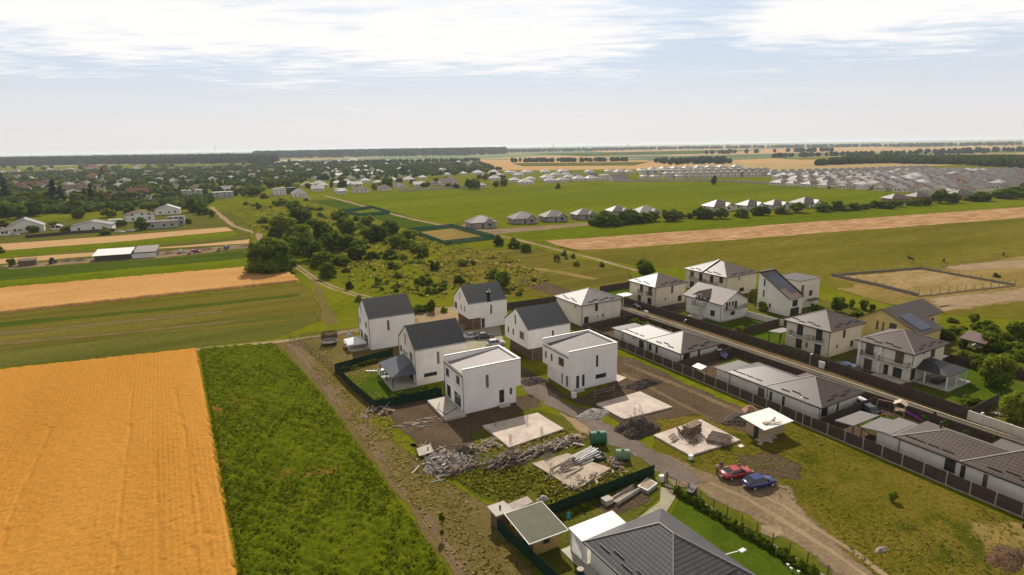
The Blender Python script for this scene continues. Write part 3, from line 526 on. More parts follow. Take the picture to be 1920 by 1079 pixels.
class House:
    def __init__(s, name, label, cat, x, y, rot=0, group=None, z=0):
        s.r = empty(name, (x, y, z), R(rot), label, cat, group)
    def pos(s, side, u, v, w):                                 # u along the wall, v up, w inwards
        return (w, u, v) if side == 'L' else (u, w, v)
    def bx(s, mb, side, u0, u1, v0, v1, w0, w1, m=0):
        a = s.pos(side, u0, v0, w0); b = s.pos(side, u1, v1, w1); mb.box(a[0], b[0], a[1], b[1], a[2], b[2], m)
    def wallface(s, mb, side, outline, holes, w=0.0, d=0.16, m=0):
        loops = [[Vector((u, v, 0)) for u, v in outline]] + [[Vector((u, v, 0)) for u, v in ((h[0], h[2]), (h[0], h[3]), (h[1], h[3]), (h[1], h[2]))] for h in holes]
        flat = [p for L in loops for p in L]
        vs = [s.pos(side, p.x, p.y, w) for p in flat]
        want = Vector((-1, 0, 0)) if side == 'L' else Vector((0, -1, 0)); fs = []
        for t in tessellate_polygon(loops):
            a, b, c = (Vector(vs[i]) for i in t); n = (b-a).cross(c-a); fs.append(tuple(t) if n.dot(want) > 0 else tuple(reversed(t)))
        mb.tris(vs, fs, m)
        for h in holes:                                         # reveals
            u0, u1, v0, v1 = h[:4]
            for (a, b) in (((u0, v0), (u1, v0)), ((u1, v0), (u1, v1)), ((u1, v1), (u0, v1)), ((u0, v1), (u0, v0))):
                mb.face([s.pos(side, *a, w), s.pos(side, *b, w), s.pos(side, *b, w+d), s.pos(side, *a, w+d)], m)
    def walls(s, W, D, h, hl=(), hr=(), m=None, gable=None, name='wall', z0=-0.3, x0=0.0, y0=0.0):
        """near corner at the origin; L faces the fields on the left, R faces the viewer; gable: ridge height, ridge along A"""
        mb = MB(); m = m or M_white
        ol = [(y0, z0), (D, z0), (D, h)] + ([((y0+D)/2, gable)] if gable else []) + [(y0, h)]
        s.wallface(mb, 'L', ol, hl, x0); s.wallface(mb, 'R', [(x0, z0), (W, z0), (W, h), (x0, h)], hr, y0)
        mb.face([(W, y0, z0), (W, D, z0), (W, D, h)] + ([(W, (y0+D)/2, gable)] if gable else []) + [(W, y0, h)])
        mb.face([(W, D, z0), (x0, D, z0), (x0, D, h), (W, D, h)])
        s.wall = mb.build(name, m, s.r)
        for side, hs, w in (('L', hl, x0), ('R', hr, y0)):
            for q in hs: s.opening(side, q, w)
        return s
    def opening(s, side, q, w=0.0, fm=None):
        u0, u1, v0, v1 = q[:4]; kind = q[4] if len(q) > 4 else 'w'; t = 0.055; fm = fm or M_frame
        mb = MB()
        for a in ((u0, u0+t, v0, v1), (u1-t, u1, v0, v1), (u0+t, u1-t, v0, v0+t), (u0+t, u1-t, v1-t, v1)): s.bx(mb, side, *a, w+0.08, w+0.15)
        nm = 1 if u1-u0 > 1.25 else 0
        if u1-u0 > 2.4: nm = 2
        if kind == 'd': nm = 0
        for k in range(nm):
            c = u0+(u1-u0)*(k+1)/(nm+1); s.bx(mb, side, c-t*0.6, c+t*0.6, v0+t, v1-t, w+0.085, w+0.145)
        o = mb.build('door' if kind in 'dg' else 'window', fm, s.r)
        pb = MB(); s.bx(pb, side, u0+t, u1-t, v0+t, v1-t, w+0.11, w+0.13)
        if kind == 'd':
            pb.build('door_panel', M_door, o)
            hb = MB(); s.bx(hb, side, u1-0.2, u1-0.16, v0+0.95, v0+1.25, w+0.05, w+0.11); hb.build('handle', M_steel, o)
        else:
            pb.build('pane', M_glass_warm if (rnd.random() < 0.2) else M_glass, o)
            if kind == 'w' and side == 'L' or kind == 's':
                sb = MB(); s.bx(sb, side, u0-0.04, u1+0.04, v0-0.05, v0-0.005, w-0.04, w+0.08); sb.build('sill', fm, o)
        return o
    def part(s, name, mb, m, parent=None): return mb.build(name, m, parent or s.r)
    def hip(s, x0, x1, y0, y1, z, ridge, m, oh=0.5, trim=None, guards=(), cap=None, name='roof', guard_m=None, t=0.20):
        """hip roof over a rectangle; ridge=(xa,ya,xb,yb,zr)"""
        x0 -= oh; x1 += oh; y0 -= oh; y1 += oh; xa, ya, xb, yb, zr = ridge; trim = trim or M_brown_trim
        mb = MB(); A = (x0, y0, z); B = (x1, y0, z); Cc = (x1, y1, z); D = (x0, y1, z); P_ = (xa, ya, zr); Q = (xb, yb, zr)
        if abs(xa-xb) < 0.01 and abs(ya-yb) < 0.01: fc = [[A, B, P_], [B, Cc, P_], [Cc, D, P_], [D, A, P_]]
        elif abs(xa-xb) < 0.01: fc = [[A, B, P_], [B, Cc, Q, P_], [Cc, D, Q], [D, A, P_, Q]]
        else: fc = [[A, B, Q, P_], [B, Cc, Q], [Cc, D, P_, Q], [D, A, P_]]
        for f in fc: mb.face(f)
        mb.face([D, Cc, B, A]) if False else None
        roof = mb.build(name, m, s.r)
        fb = MB()
        fb.box(x0, x1, y0-0.06, y0, z-t, z+0.02); fb.box(x0-0.06, x0, y0-0.06, y1+0.06, z-t, z+0.02)
        fb.box(x0, x1, y1, y1+0.06, z-t, z+0.02); fb.box(x1, x1+0.06, y0-0.06, y1+0.06, z-t, z+0.02)
        fb.build('gutter', trim, roof)
        sb = MB(); sb.face([(x0, y1, z-t+0.03), (x1, y1, z-t+0.03), (x1, y0, z-t+0.03), (x0, y0, z-t+0.03)]); sb.build('soffit', M_soffit, roof)
        for a, b in ((A, P_), (D, Q if abs(xa-xb) < 0.01 else P_), (B, P_ if abs(xa-xb) < 0.01 else Q), (P_, Q)):
            if (Vector(a)-Vector(b)).length < 0.1: continue
            cb = MB(); cb.beam((a[0], a[1], a[2]+0.01), (b[0], b[1], b[2]+0.02), 0.13, 0.08); cb.build('ridge_cap', cap or trim, roof)
        for side in guards:                                     # snow guards: dashes parallel to the eave
            a, b, pk = (A, D, P_) if side == 'L' else (A, B, P_)
            Ls = math.dist(a, b); run = (P_[0]-x0) if side == 'L' else (P_[1]-y0); sl = (zr-z)/run; k = 0; u = 1.0
            while u < Ls-2.0:
                off = 0.75 if k % 2 else 1.15
                if u > off*1.3 and u+1.5 < Ls-off:
                    p = (x0+off, y0+u, z+off*sl+0.07) if side == 'L' else (x0+u, y0+off, z+off*sl+0.07)
                    q = (p[0], p[1]+1.5, p[2]) if side == 'L' else (p[0]+1.5, p[1], p[2])
                    gb = MB(); gb.beam(p, q, 0.05, 0.13); gb.build('snow_guard', guard_m or trim, roof)
                u += 1.65; k += 1
        return roof
    def gable_roof(s, W, D, h, zr, m, oh=0.03, t=0.14, trim=None):
        """ridge along A over the gable at x=0 and x=W"""
        mb = MB(); sl = (zr-h)/(D/2); y0 = -oh; z0 = h-oh*sl; a = -0.03; b = W+0.03; k = 0.10
        mb.slab([(a, y0, z0+k), (b, y0, z0+k), (b, D/2, zr+k), (a, D/2, zr+k)], t); mb.slab([(b, D+oh, z0+k), (a, D+oh, z0+k), (a, D/2, zr+k), (b, D/2, zr+k)], t)
        roof = mb.build('roof', m, s.r); trim = trim or M_trim
        for y, zz in ((y0-0.05, z0), (D+oh+0.05, z0)):
            q = MB(); q.beam((a, y, zz+0.02), (b, y, zz+0.02), 0.10, 0.12); q.build('gutter', trim, roof)
        for y in (y0-0.02, D+oh+0.02):
            q = MB(); q.beam((a-0.03, y, z0+k-0.02), (a-0.03, D/2, zr+k-0.02), 0.06, 0.16); q.build('verge_trim', trim, roof)
        return roof
    def pipe(s, x, y, z0, z1, r=0.05, m=None):
        mb = MB(); mb.tube((x, y, z0), (x, y, z1), r, n=6); return mb.build('downpipe', m or M_trim, s.r)
    def balcony(s, side, u0, u1, v, out=0.9, hgt=0.95, rail=None, slab=None, deep=True):
        mb = MB(); s.bx(mb, side, u0, u1, v-0.16, v, -out, -0.002); b = mb.build('balcony', slab or M_cream2, s.r)
        rb = MB(); rail = rail or M_iron
        ends = [(u0+0.04, -out+0.04, u1-0.04, -out+0.04)] + ([(u0+0.04, -out+0.04, u0+0.04, -0.02), (u1-0.04, -out+0.04, u1-0.04, -0.02)] if deep else [])
        for ua, wa, ub, wb in ends:
            for vv in (v+0.12, v+hgt): rb.beam(s.pos(side, ua, vv, wa), s.pos(side, ub, vv, wb), 0.05, 0.05)
            n = max(2, int((abs(ub-ua)+abs(wb-wa))/0.16))
            for k in range(n+1):
                p = s.pos(side, ua+(ub-ua)*k/n, v+0.02, wa+(wb-wa)*k/n); rb.beam(p, (p[0], p[1], v+hgt), 0.025, 0.025)
        rb.build('railing', rail, b)
        return b
    def solid(s, name, box, m, parent=None):
        mb = MB(); mb.box(*box); return mb.build(name, m, parent or s.r)
    def acunit(s, side, u, v):
        mb = MB(); s.bx(mb, side, u, u+0.85, v, v+0.6, -0.34, -0.05); o = mb.build('air_conditioner', M_white_trim, s.r)
        fb = MB(); c = s.pos(side, u+0.52, v+0.3, -0.36); d = s.pos(side, u+0.52, v+0.3, -0.34); fb.tube(c, d, 0.22, n=12); fb.build('fan_grille', M_iron, o)

# ------------------------------------------------------------------ four white gable houses
G1 = House('gable_house', 'white gable house with dark ribbed roof, farthest left, beside the trampoline and white canopy', 'house', 34.05, 119.9, -3)
G1.walls(10, 9.7, 6.9, [(6.4, 7.05, 6.7, 8.5), (7.8, 9.1, 4.0, 5.3), (2.2, 3.5, 4.3, 5.6), (6.5, 8.9, 0.05, 2.5, 'g'), (2.0, 5.2, 0.05, 2.6, 'g')], [(3.85, 4.4, 3.85, 6.1)], M_white, 10.2)
G1.gable_roof(10, 9.7, 6.9, 10.2, T_black); G1.pipe(-0.06, -0.06, 0, 6.8); G1.pipe(-0.06, 9.7, 0, 6.8)
G1.solid('terrace', (-4.0, -0.06, 1.0, 9.2, -0.05, 0.12), M_concrete)
G2 = House('gable_house', 'white gable house with black ribbed roof and a grey canopy over its lawn terrace', 'house', 35.16, 96.15, -3)
G2.walls(10, 9.8, 6.7, [(5.2, 5.85, 6.5, 8.5), (8.0, 9.3, 4.0, 5.2), (1.75, 3.2, 4.3, 5.7), (1.6, 4.6, 0.1, 2.5, 'g'), (5.6, 8.6, 0.1, 2.5, 'g')], [(4.1, 4.6, 3.5, 5.8), (1.5, 4.0, 1.35, 2.1)], M_white_worn, 10.1)
G2.gable_roof(10, 9.8, 6.7, 10.1, T_black); G2.pipe(-0.06, -0.06, 0, 6.6); G2.pipe(-0.06, 9.8, 0, 6.6)
sg = MB()
for k, (a, b) in enumerate([((0, 0), (0, .5)), ((0, .5), (.3, .5)), ((.4, 0), (.4, .42)), ((.4, .42), (.75, .42)), ((.75, .42), (.75, 0)), ((.95, .05), (1.3, .45)), ((1.3, .45), (1.55, .05)), ((1.0, .2), (1.5, .2)), ((1.8, 0), (1.8, .4)), ((1.8, .4), (2.2, .1)), ((2.2, .1), (2.2, .5))]):
    sg.beam((-0.06, 6.9-a[0]*1.1, 4.35+a[1]*1.3), (-0.06, 6.9-b[0]*1.1, 4.35+b[1]*1.3), 0.06, 0.09)
G2.part('wall_ornament', sg, M_steel)
cn = MB()                                                     # canopy: hipped lean-to against the gable wall
e0 = (-4.5, -0.2, 2.55); e1 = (-4.5, 8.6, 2.55); w0 = (-0.08, 1.2, 4.0); w1 = (-0.08, 7.6, 4.0); n0 = (-0.08, -0.2, 2.75); n1 = (-0.08, 8.6, 2.75); ap = (-2.2, 4.4, 3.9)
cn.slab([e1, e0, (-0.08, 1.9, 4.15), (-0.08, 6.9, 4.15)], 0.1); cn.slab([e0, (-0.08, -0.2, 2.55), (-0.08, 1.9, 4.15)], 0.1); cn.slab([(-0.08, 8.6, 2.55), e1, (-0.08, 6.9, 4.15)], 0.1)
cr = G2.part('canopy', cn, tile_mat('blue grey canopy sheet', (0.0850, 0.0920, 0.1100), (0.0700, 0.0750, 0.0900), 0.4, 0.4, 0.4, 0.5, 0.3, True))
for x, y in ((-4.3, 0.0), (-4.3, 4.2), (-4.3, 8.4)):
    G2.part('canopy_post', MB().box(x-0.07, x+0.07, y-0.07, y+0.07, 0.2, 2.5), M_trim)
G2.solid('terrace', (-4.6, -0.01, -0.4, 8.8, -0.1, 0.35), M_concrete)
G3 = House('gable_house', 'white gable house over a timber clad base, farthest back by the scrubland', 'house', 58.1, 121.1, -3)
def overhang_house(H, W, D, h, zr, hl, hr, low, roofm, door=None, timber=5.0):
    H.walls(W, D, h, hl, hr, M_white, zr, z0=low); H.gable_roof(W, D, h, zr, roofm)
    mb = MB(); mb.face([(0, D, low), (W, D, low), (W, 0, low), (0, 0, low)]); H.part('soffit', mb, M_white)
    H.walls(W, D, low-0.002, [], [q for q in door or []], M_white, None, 'ground_storey', -0.3, 1.0, 0.12)
    for a, b in ((0.2, D*0.30), (D*0.31, D*0.62), (D*0.63, D-0.3)):
        mb = MB(); y = a
        while y < b-0.1: mb.box(0.88, 0.985, y, y+0.17, -0.1, low-0.004); y += 0.2
        H.part('timber_cladding', mb, mat('brown timber slats', (0.175, 0.120, 0.072), (0.085, 0.055, 0.034), 0.8, 1.3, 0.2))
    mb = MB(); x = 1.0
    while x < timber: mb.box(x, x+0.17, 0.0, 0.105, -0.1, low-0.004); x += 0.2
    H.part('timber_cladding', mb, MATS['brown timber slats'])
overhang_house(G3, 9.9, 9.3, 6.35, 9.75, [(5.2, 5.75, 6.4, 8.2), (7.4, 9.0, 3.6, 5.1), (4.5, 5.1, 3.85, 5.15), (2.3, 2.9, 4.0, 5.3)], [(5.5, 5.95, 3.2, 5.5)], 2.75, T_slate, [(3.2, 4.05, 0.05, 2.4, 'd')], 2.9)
rv = MB(); rv.box(5.6, 6.4, 1.5, 2.1, 8.0, 8.3); rv.tube((6.0, 1.8, 8.2), (6.0, 1.8, 8.8), 0.16); G3.part('roof_vent', rv, M_trim)
G4 = House('gable_house', 'white gable house with slate roof and slatted timber base, between the two flat roofed houses', 'house', 58.9, 96.0, -2)
overhang_house(G4, 9.9, 10.1, 6.5, 9.8, [(5.1, 5.7, 6.45, 8.4), (8.2, 8.85, 3.8, 5.1), (6.05, 6.7, 3.9, 5.2), (1.8, 3.6, 4.0, 5.5)], [(5.5, 5.95, 4.45, 5.6)], 2.55, T_slate, [(6.0, 7.0, 0.05, 2.2, 'd')], 5.2)

# ------------------------------------------------------------------ two white flat roofed houses
def flat_roof(H, W, D, h, par, mroof, low_side=True):
    """parapet round three sides, roof plane falling towards the fields on the left"""
    mb = MB(); t = 0.28; zl = h-0.45; zr = h+par-0.30
    mb.face([(0.05, t, zl), (W-t, t, zr), (W-t, D-t, zr), (0.05, D-t, zl)]); rf = H.part('roof', mb, mroof)
    for b in ((-.004, W+.004, -.004, t, h-0.5, h+par), (-.004, W+.004, D-t, D+.004, h-0.5, h+par), (W-t, W+.003, t, D-t, h-0.5, h+par)):
        p = MB(); p.box(*b); o = p.build('parapet', M_white, rf)
    for b in ((-0.04, W+0.05, -0.04, t+0.04), (-0.04, W+0.05, D-t-0.04, D+0.05), (W-t-0.04, W+0.05, t+0.04, D-t-0.04)):
        p = MB(); p.box(b[0], b[1], b[2], b[3], h+par, h+par+0.035, 0); p.build('coping', M_white_trim, rf)
        p = MB(); p.box(b[0]-0.012, b[1]+0.012, b[2]-0.012, b[2]+0.01, h+par-0.07, h+par+0.02); p.build('coping_edge', M_trim, rf)
    p = MB(); p.box(-0.12, 0.03, t, D-t, zl-0.10, zl+0.03); p.build('gutter', M_trim, rf)
F1 = House('flat_roof_house', 'white flat roofed house with a raised concrete terrace, nearest the debris heaps', 'house', 37.36, 80.95, -2.1)
F1.walls(10.5, 7.9, 6.9, [(5.9, 7.4, 4.3, 5.7), (1.4, 2.9, 4.5, 5.9)], [(4.0, 4.55, 3.75, 5.95)], M_white, None, z0=2.86)
F1.walls(9.55, 7.9, 2.86, [(5.4, 7.3, 0.55, 2.8, 'g'), (1.1, 3.9, 0.55, 2.8, 'g')], [(6.4, 7.35, 0.5, 2.8, 'd'), (8.35, 8.85, 1.6, 2.8)], M_white, None, 'ground_storey')
mb = MB(); mb.face([(9.55, 7.9, 2.86), (10.5, 7.9, 2.86), (10.5, 0, 2.86), (9.55, 0, 2.86)]); F1.part('soffit', mb, M_white)
flat_roof(F1, 10.5, 7.9, 6.9, 0.75, T_metal); F1.pipe(-0.07, -0.07, 0.3, 6.7); F1.pipe(-0.07, 7.9, 0.3, 6.7)
F1.solid('terrace', (-3.6, -0.02, -0.9, 7.2, -0.3, 0.48), M_concrete)
F1.solid('door_step', (6.1, 8.0, -0.9, -0.002, -0.1, 0.3), M_concrete)
F1.part('hose', MB().tube((-0.3, 2, .52), (-3.0, 0.4, .52), 0.05).tube((-3.0, .4, .52), (-3.3, 3.2, .52), 0.05).tube((-3.3, 3.2, .52), (-2.0, 5.5, .52), 0.05), M_iron)
F2 = House('flat_roof_house', 'white flat roofed house with recessed ground floor beside the gravel heap and mud', 'house', 56.85, 79.2, -1.8)
F2.walls(10.35, 8.9, 6.7, [(7.5, 8.1, 3.95, 5.2), (5.5, 6.1, 4.0, 5.35), (1.75, 3.5, 4.1, 5.55)], [(5.65, 6.15, 3.55, 5.75)], M_white, None, z0=2.75)
F2.walls(10.35, 7.9, 2.748, [(2.75, 3.2, 0.5, 2.45), (1.1, 1.75, 0.55, 2.55)], [(1.45, 2.1, 0.35, 2.7, 'd'), (2.7, 3.25, 0.5, 2.7), (5.6, 8.0, 1.25, 2.1)], M_white, None, 'ground_storey', -0.3, 0.45, 0.0)
mb = MB(); mb.face([(0, 8.9, 2.75), (10.35, 8.9, 2.75), (10.35, 0, 2.75), (0, 0, 2.75)]); F2.part('soffit', mb, M_white)
flat_roof(F2, 10.35, 8.9, 6.7, 0.70, tile_mat('grey trapezoid sheet', (0.15, 0.13, 0.122), (0.122, 0.107, 0.10), 0.6, 1.6, 0.55, 0.22, 0.45, True))
F2.solid('door_step', (1.1, 2.6, -1.0, -0.003, -0.1, 0.3), M_concrete)

# ------------------------------------------------------------------ villas along the street
H1 = House('villa', 'cream two storey villa with pyramid roof and air conditioner, left of the street', 'house', 81.95, 109.45)
H1.walls(11.9, 10.4, 5.25, [(2.05, 2.6, 4.15, 4.75)], [(4.05, 4.9, 3.1, 5.1), (0.8, 2.15, 0.45, 2.15), (6.25, 6.7, 1.25, 2.1)], M_cream2)
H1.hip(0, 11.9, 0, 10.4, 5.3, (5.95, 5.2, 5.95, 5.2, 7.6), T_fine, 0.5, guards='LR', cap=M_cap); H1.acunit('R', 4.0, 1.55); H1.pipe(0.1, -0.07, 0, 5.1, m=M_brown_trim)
H1.solid('lean_to_roof', (2.0, 9.5, -2.6, -0.02, 0.25, 0.35), T_brown)
H2 = House('villa', 'cream villa with pyramid roof and small balconies, first on the far side of the street', 'house', 107.65, 112.1)
H2.walls(11.0, 9.8, 5.55, [(4.5, 5.7, 3.2, 5.3, 'g'), (1.1, 2.5, 3.1, 5.3, 'g'), (5.2, 6.5, 0.2, 2.4, 'g'), (1.1, 2.7, 0.05, 2.3, 'g')], [(5.75, 6.5, 3.2, 5.2), (3.7, 4.15, 1.4, 2.25), (8.35, 9.8, 0.6, 2.2)], M_cream)
H2.hip(0, 11.0, 0, 9.8, 5.7, (5.5, 4.9, 5.5, 4.9, 8.0), T_grey, 0.5, guards='LR', cap=M_cap)
for u in ((4.3, 6.0), (0.9, 2.8)): H2.balcony('L', u[0], u[1], 3.0, 0.7)
H2.pipe(0.12, -0.07, 0, 5.5, m=M_brown_trim)
pg = MB(); pg.slab([(-5.0, 6.5, 2.5), (-1.2, 6.5, 2.5), (-1.2, 9.5, 2.5), (-5.0, 9.5, 2.5)], 0.12); H2.part('pergola_roof', pg, M_white_trim)
for x, y in ((-4.9, 6.6), (-4.9, 9.4), (-1.3, 6.6), (-1.3, 9.4)): H2.part('pergola_post', MB().box(x-.06, x+.06, y-.06, y+.06, 0, 2.38), M_white_trim)
D1 = House('villa', 'white villa with brown gable roof, dormer porch and balcony beside street lawns', 'house', 111.5, 93.75)
D1.walls(9.4, 11.2, 4.75, [(5.65, 6.4, 0.0, 2.3, 'd'), (1.8, 3.2, 1.1, 2.5)], [(3.5, 5.1, 1.2, 2.5)], M_offwhite)
gb = MB(); D1.wallface(gb, 'R', [(0, 4.75), (9.4, 4.75), (4.7, 7.15)], [], 0.0); D1.wallface(gb, 'R', [(0, 4.75), (9.4, 4.75), (4.7, 7.15)], [], 11.2); D1.part('gable_wall', gb, M_offwhite)
for q in ((1.6, 2.3, 2.95, 4.7, 'g'), (2.6, 3.2, 3.6, 4.7), (3.7, 4.3, 3.6, 4.7), (4.7, 5.5, 2.95, 4.7, 'g')): D1.opening('R', q, -0.14)
D1.balcony('R', 1.0, 8.2, 2.85, 1.1)
rb = MB(); o_ = 0.55; sl = 2.4/4.7
rb.slab([(-o_, -o_, 4.85-o_*sl), (4.7, -o_, 7.25), (4.7, 11.2+o_, 7.25), (-o_, 11.2+o_, 4.85-o_*sl)], 0.16); rb.slab([(4.7, -o_, 7.25), (9.4+o_, -o_, 4.85-o_*sl), (9.4+o_, 11.2+o_, 4.85-o_*sl), (4.7, 11.2+o_, 7.25)], 0.16)
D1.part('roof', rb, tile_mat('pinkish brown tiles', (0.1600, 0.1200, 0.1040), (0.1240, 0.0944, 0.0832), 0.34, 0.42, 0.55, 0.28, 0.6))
for a, b in (((-o_, -o_-.03, 4.45), (4.7, -o_-.03, 7.2)), ((4.7, -o_-.03, 7.2), (9.4+o_, -o_-.03, 4.45)), ((-o_-.05, -o_, 4.47), (-o_-.05, 11.7, 4.47))): D1.part('verge_trim', MB().beam(a, b, 0.06, 0.2), M_brown_trim)
dm = MB(); D1.wallface(dm, 'L', [(4.6, 4.0), (7.9, 4.0), (7.9, 5.6), (6.25, 6.6), (4.6, 5.6)], [(5.4, 6.1, 4.1, 5.5), (6.4, 7.1, 4.1, 5.5)], -0.1); dm.face([(-.1, 4.6, 4.0), (3.4, 4.6, 4.0), (3.4, 4.6, 5.6), (-.1, 4.6, 5.6)]); D1.part('dormer_wall', dm, M_offwhite)
for q in ((5.4, 6.1, 4.1, 5.5, 'g'), (6.4, 7.1, 4.1, 5.5)): D1.opening('L', q, -0.1)
dr = MB(); dr.slab([(-0.9, 4.1, 5.35), (4.1, 4.1, 5.35), (4.1, 6.25, 6.75), (-0.9, 6.25, 6.75)], 0.12); dr.slab([(4.1, 8.4, 5.35), (-0.9, 8.4, 5.35), (-0.9, 6.25, 6.75), (4.1, 6.25, 6.75)], 0.12); D1.part('dormer_roof', dr, T_brown)
D1.balcony('L', 4.5, 8.0, 2.95, 1.6); D1.pipe(-0.06, -0.06, 0, 4.5, m=M_brown_trim); D1.pipe(-0.06, 11.1, 0, 4.5, m=M_brown_trim)
for y in (4.7, 7.8): D1.part('porch_column', MB().tube((-1.45, y, 0), (-1.45, y, 2.8), 0.14), M_offwhite)
D1.solid('stone_base', (-0.06, 9.46, -0.06, 11.26, -0.1, 0.35), M_grey_wall)
D1.solid('porch_step', (-2.2, -0.07, 4.2, 8.3, -0.1, 0.25), M_concrete)
DH = House('duplex_villa', 'cream duplex villa, pale hip roof split by a dark ridge strip, behind the dormer villa', 'house', 131.7, 109.6)
DH.walls(12.7, 15.0, 5.75, [(11.8, 13.2, 3.8, 5.3), (8.5, 9.8, 3.0, 5.3, 'g'), (4.5, 5.8, 3.2, 5.3, 'g'), (1.1, 2.5, 3.8, 5.4), (11.5, 13.2, 0.4, 2.4), (1.5, 3.5, 0.4, 2.4)], [(5.0, 5.6, 4.3, 5.15), (5.7, 7.7, 0.8, 1.95)], M_cream)
DH.hip(0, 12.7, 0, 15.0, 5.8, (6.35, 6.6, 6.35, 9.2, 8.5), T_grey, 0.5, guards='LR', cap=M_cap)
for u in ((7.9, 12.8), (2.8, 7.4)): DH.balcony('L', u[0], u[1], 2.9, 0.9)
DH.part('ridge_wall', MB().beam((-0.45, 8.4, 5.95), (6.35, 8.4, 8.72), 0.3, 0.3), M_brown_trim); DH.pipe(0.1, -0.07, 0, 5.6, m=M_brown_trim)
M1 = House('mono_pitch_house', 'beige house with a steep single slope roof carrying solar panels', 'house', 129.3, 88.4)
mb = MB(); zt, zb, Dm, Wm = 9.7, 4.5, 9.0, 5.4
M1.wallface(mb, 'L', [(0, -0.2), (Dm, -0.2), (Dm, zt), (0, zb)], [(7.0, 7.5, 6.4, 8.2), (7.0, 7.5, 3.5, 5.3), (7.15, 7.5, 1.75, 2.35), (6.4, 6.8, 1.65, 2.3), (4.9, 5.5, 1.2, 2.2)])
M1.wallface(mb, 'R', [(0, -0.2), (Wm, -0.2), (Wm, zb), (0, zb)], [(1.45, 3.6, 2.2, 3.9)]); mb.face([(Wm, 0, -.2), (Wm, Dm, -.2), (Wm, Dm, zt), (Wm, 0, zb)]); mb.face([(Wm, Dm, -.2), (0, Dm, -.2), (0, Dm, zt), (Wm, Dm, zt)])
M1.part('wall', mb, M_offwhite)
for q in ((7.0, 7.5, 6.4, 8.2), (7.0, 7.5, 3.5, 5.3), (7.15, 7.5, 1.75, 2.35), (6.4, 6.8, 1.65, 2.3), (4.9, 5.5, 1.2, 2.2)): M1.opening('L', q)
M1.opening('R', (1.45, 3.6, 2.2, 3.9))
ms = (zt-zb)/Dm
M1.part('roof', MB().slab([(-.15, -.25, zb+.06-.25*ms), (Wm+.15, -.25, zb+.06-.25*ms), (Wm+.15, Dm-.6, zt+.06-.6*ms), (-.15, Dm-.6, zt+.06-.6*ms)], 0.16), tile_mat('pale brown tiles', (0.20, 0.145, 0.12), (0.155, 0.112, 0.094), 0.34, 0.42, 0.42, 0.55, 0.6))
M1.part('parapet', MB().beam((-.15, 0, zb+.1), (-.15, Dm, zt+.1), 0.12, 0.25).beam((Wm+.15, 0, zb+.1), (Wm+.15, Dm, zt+.1), 0.2, 0.5).box(-.2, Wm+.2, Dm-.6, Dm+.1, zt-.2, zt+.25), M_brown_trim)
def solar(H, p0, ux, vx, nu, nv, uw, vh):
    n = Vector(ux).cross(Vector(vx)).normalized()
    for i in range(nu):
        for j in range(nv):
            a = Vector(p0)+Vector(ux)*(i*(uw+.03))+Vector(vx)*(j*(vh+.03))+n*0.12
            b = a+Vector(ux)*uw; c = b+Vector(vx)*vh; d = a+Vector(vx)*vh
            q = MB(); q.slab([a, b, c, d], 0.05, 0, 1); q.build('solar_panel', [SOLAR, M_steel], H.r)
SOLAR = tile_mat('solar cells', (0.040, 0.050, 0.085), (0.032, 0.040, 0.07), 0.33, 0.33, 0.12, 0.7, 0.35)
sv = Vector((0, 1, ms)).normalized()
solar(M1, (0.7, 3.4, zb+.06+3.4*ms), (1, 0, 0), sv, 4, 3, 1.02, 1.65); solar(M1, (2.8, 1.7, zb+.06+1.7*ms), (1, 0, 0), sv, 2, 1, 1.02, 1.65)
M1.solid('garage_door', (0.9, 4.2, -0.04, -0.005, 0, 1.9), M_trim)
B1 = House('annexe_house', 'plain beige block house behind the solar panel house, with two window bands', 'house', 137.0, 91.2)
B1.walls(8.6, 7.0, 7.3, [], [(1.0, 2.1, 3.9, 6.2), (4.4, 5.8, 2.9, 4.4)], M_cream2)
B1.solid('roof', (-.1, 8.7, -.1, 7.1, 7.3, 7.42), M_brown_trim)
for v in (2.3, 4.9): B1.solid('ledge', (8.6, 9.1, 0.3, 2.5, v, v+0.15), M_brown_trim)
B1.solid('porch_roof', (3.6, 7.6, -1.4, -0.02, 2.0, 2.15), M_brown_trim)
H4 = House('villa', 'cream villa with brown hip roof and iron balconies, middle of the street row', 'house', 110.0, 65.8)
H4.walls(11.2, 9.4, 5.5, [(5.6, 7.0, 3.0, 5.3, 'g'), (1.4, 2.8, 3.0, 5.3, 'g'), (5.6, 7.0, 0.15, 2.35, 'g'), (4.3, 4.75, 0.9, 1.9), (1.4, 2.85, 0.05, 2.2, 'g')], [(4.65, 5.6, 3.2, 4.95), (2.8, 3.3, 1.35, 2.15), (7.6, 8.75, 0.8, 2.2)], M_cream)
H4.hip(0, 11.2, 0, 9.4, 5.6, (5.6, 4.7, 5.6, 4.7, 8.0), T_brown, 0.5, guards='LR', cap=M_cap)
H4.balcony('L', 3.9, 8.0, 2.85, 1.2); H4.balcony('L', 1.0, 3.2, 2.85, 0.7); H4.pipe(0.12, -0.07, 0, 5.4, m=M_brown_trim)
pg = MB(); pg.slab([(-1.5, 9.6, 2.9), (3.0, 9.6, 2.9), (3.0, 12.6, 2.5), (-1.5, 12.6, 2.5)], 0.12); H4.part('pergola_roof', pg, T_flat)
for x, y in ((-1.3, 9.8), (-1.3, 12.4), (2.8, 12.4)): H4.part('pergola_post', MB().box(x-.08, x+.08, y-.08, y+.08, 0, 2.45), M_soffit)
H5 = House('villa', 'cream villa with brown hip roof, long balcony and a dark glazed terrace canopy', 'house', 110.05, 50.45)
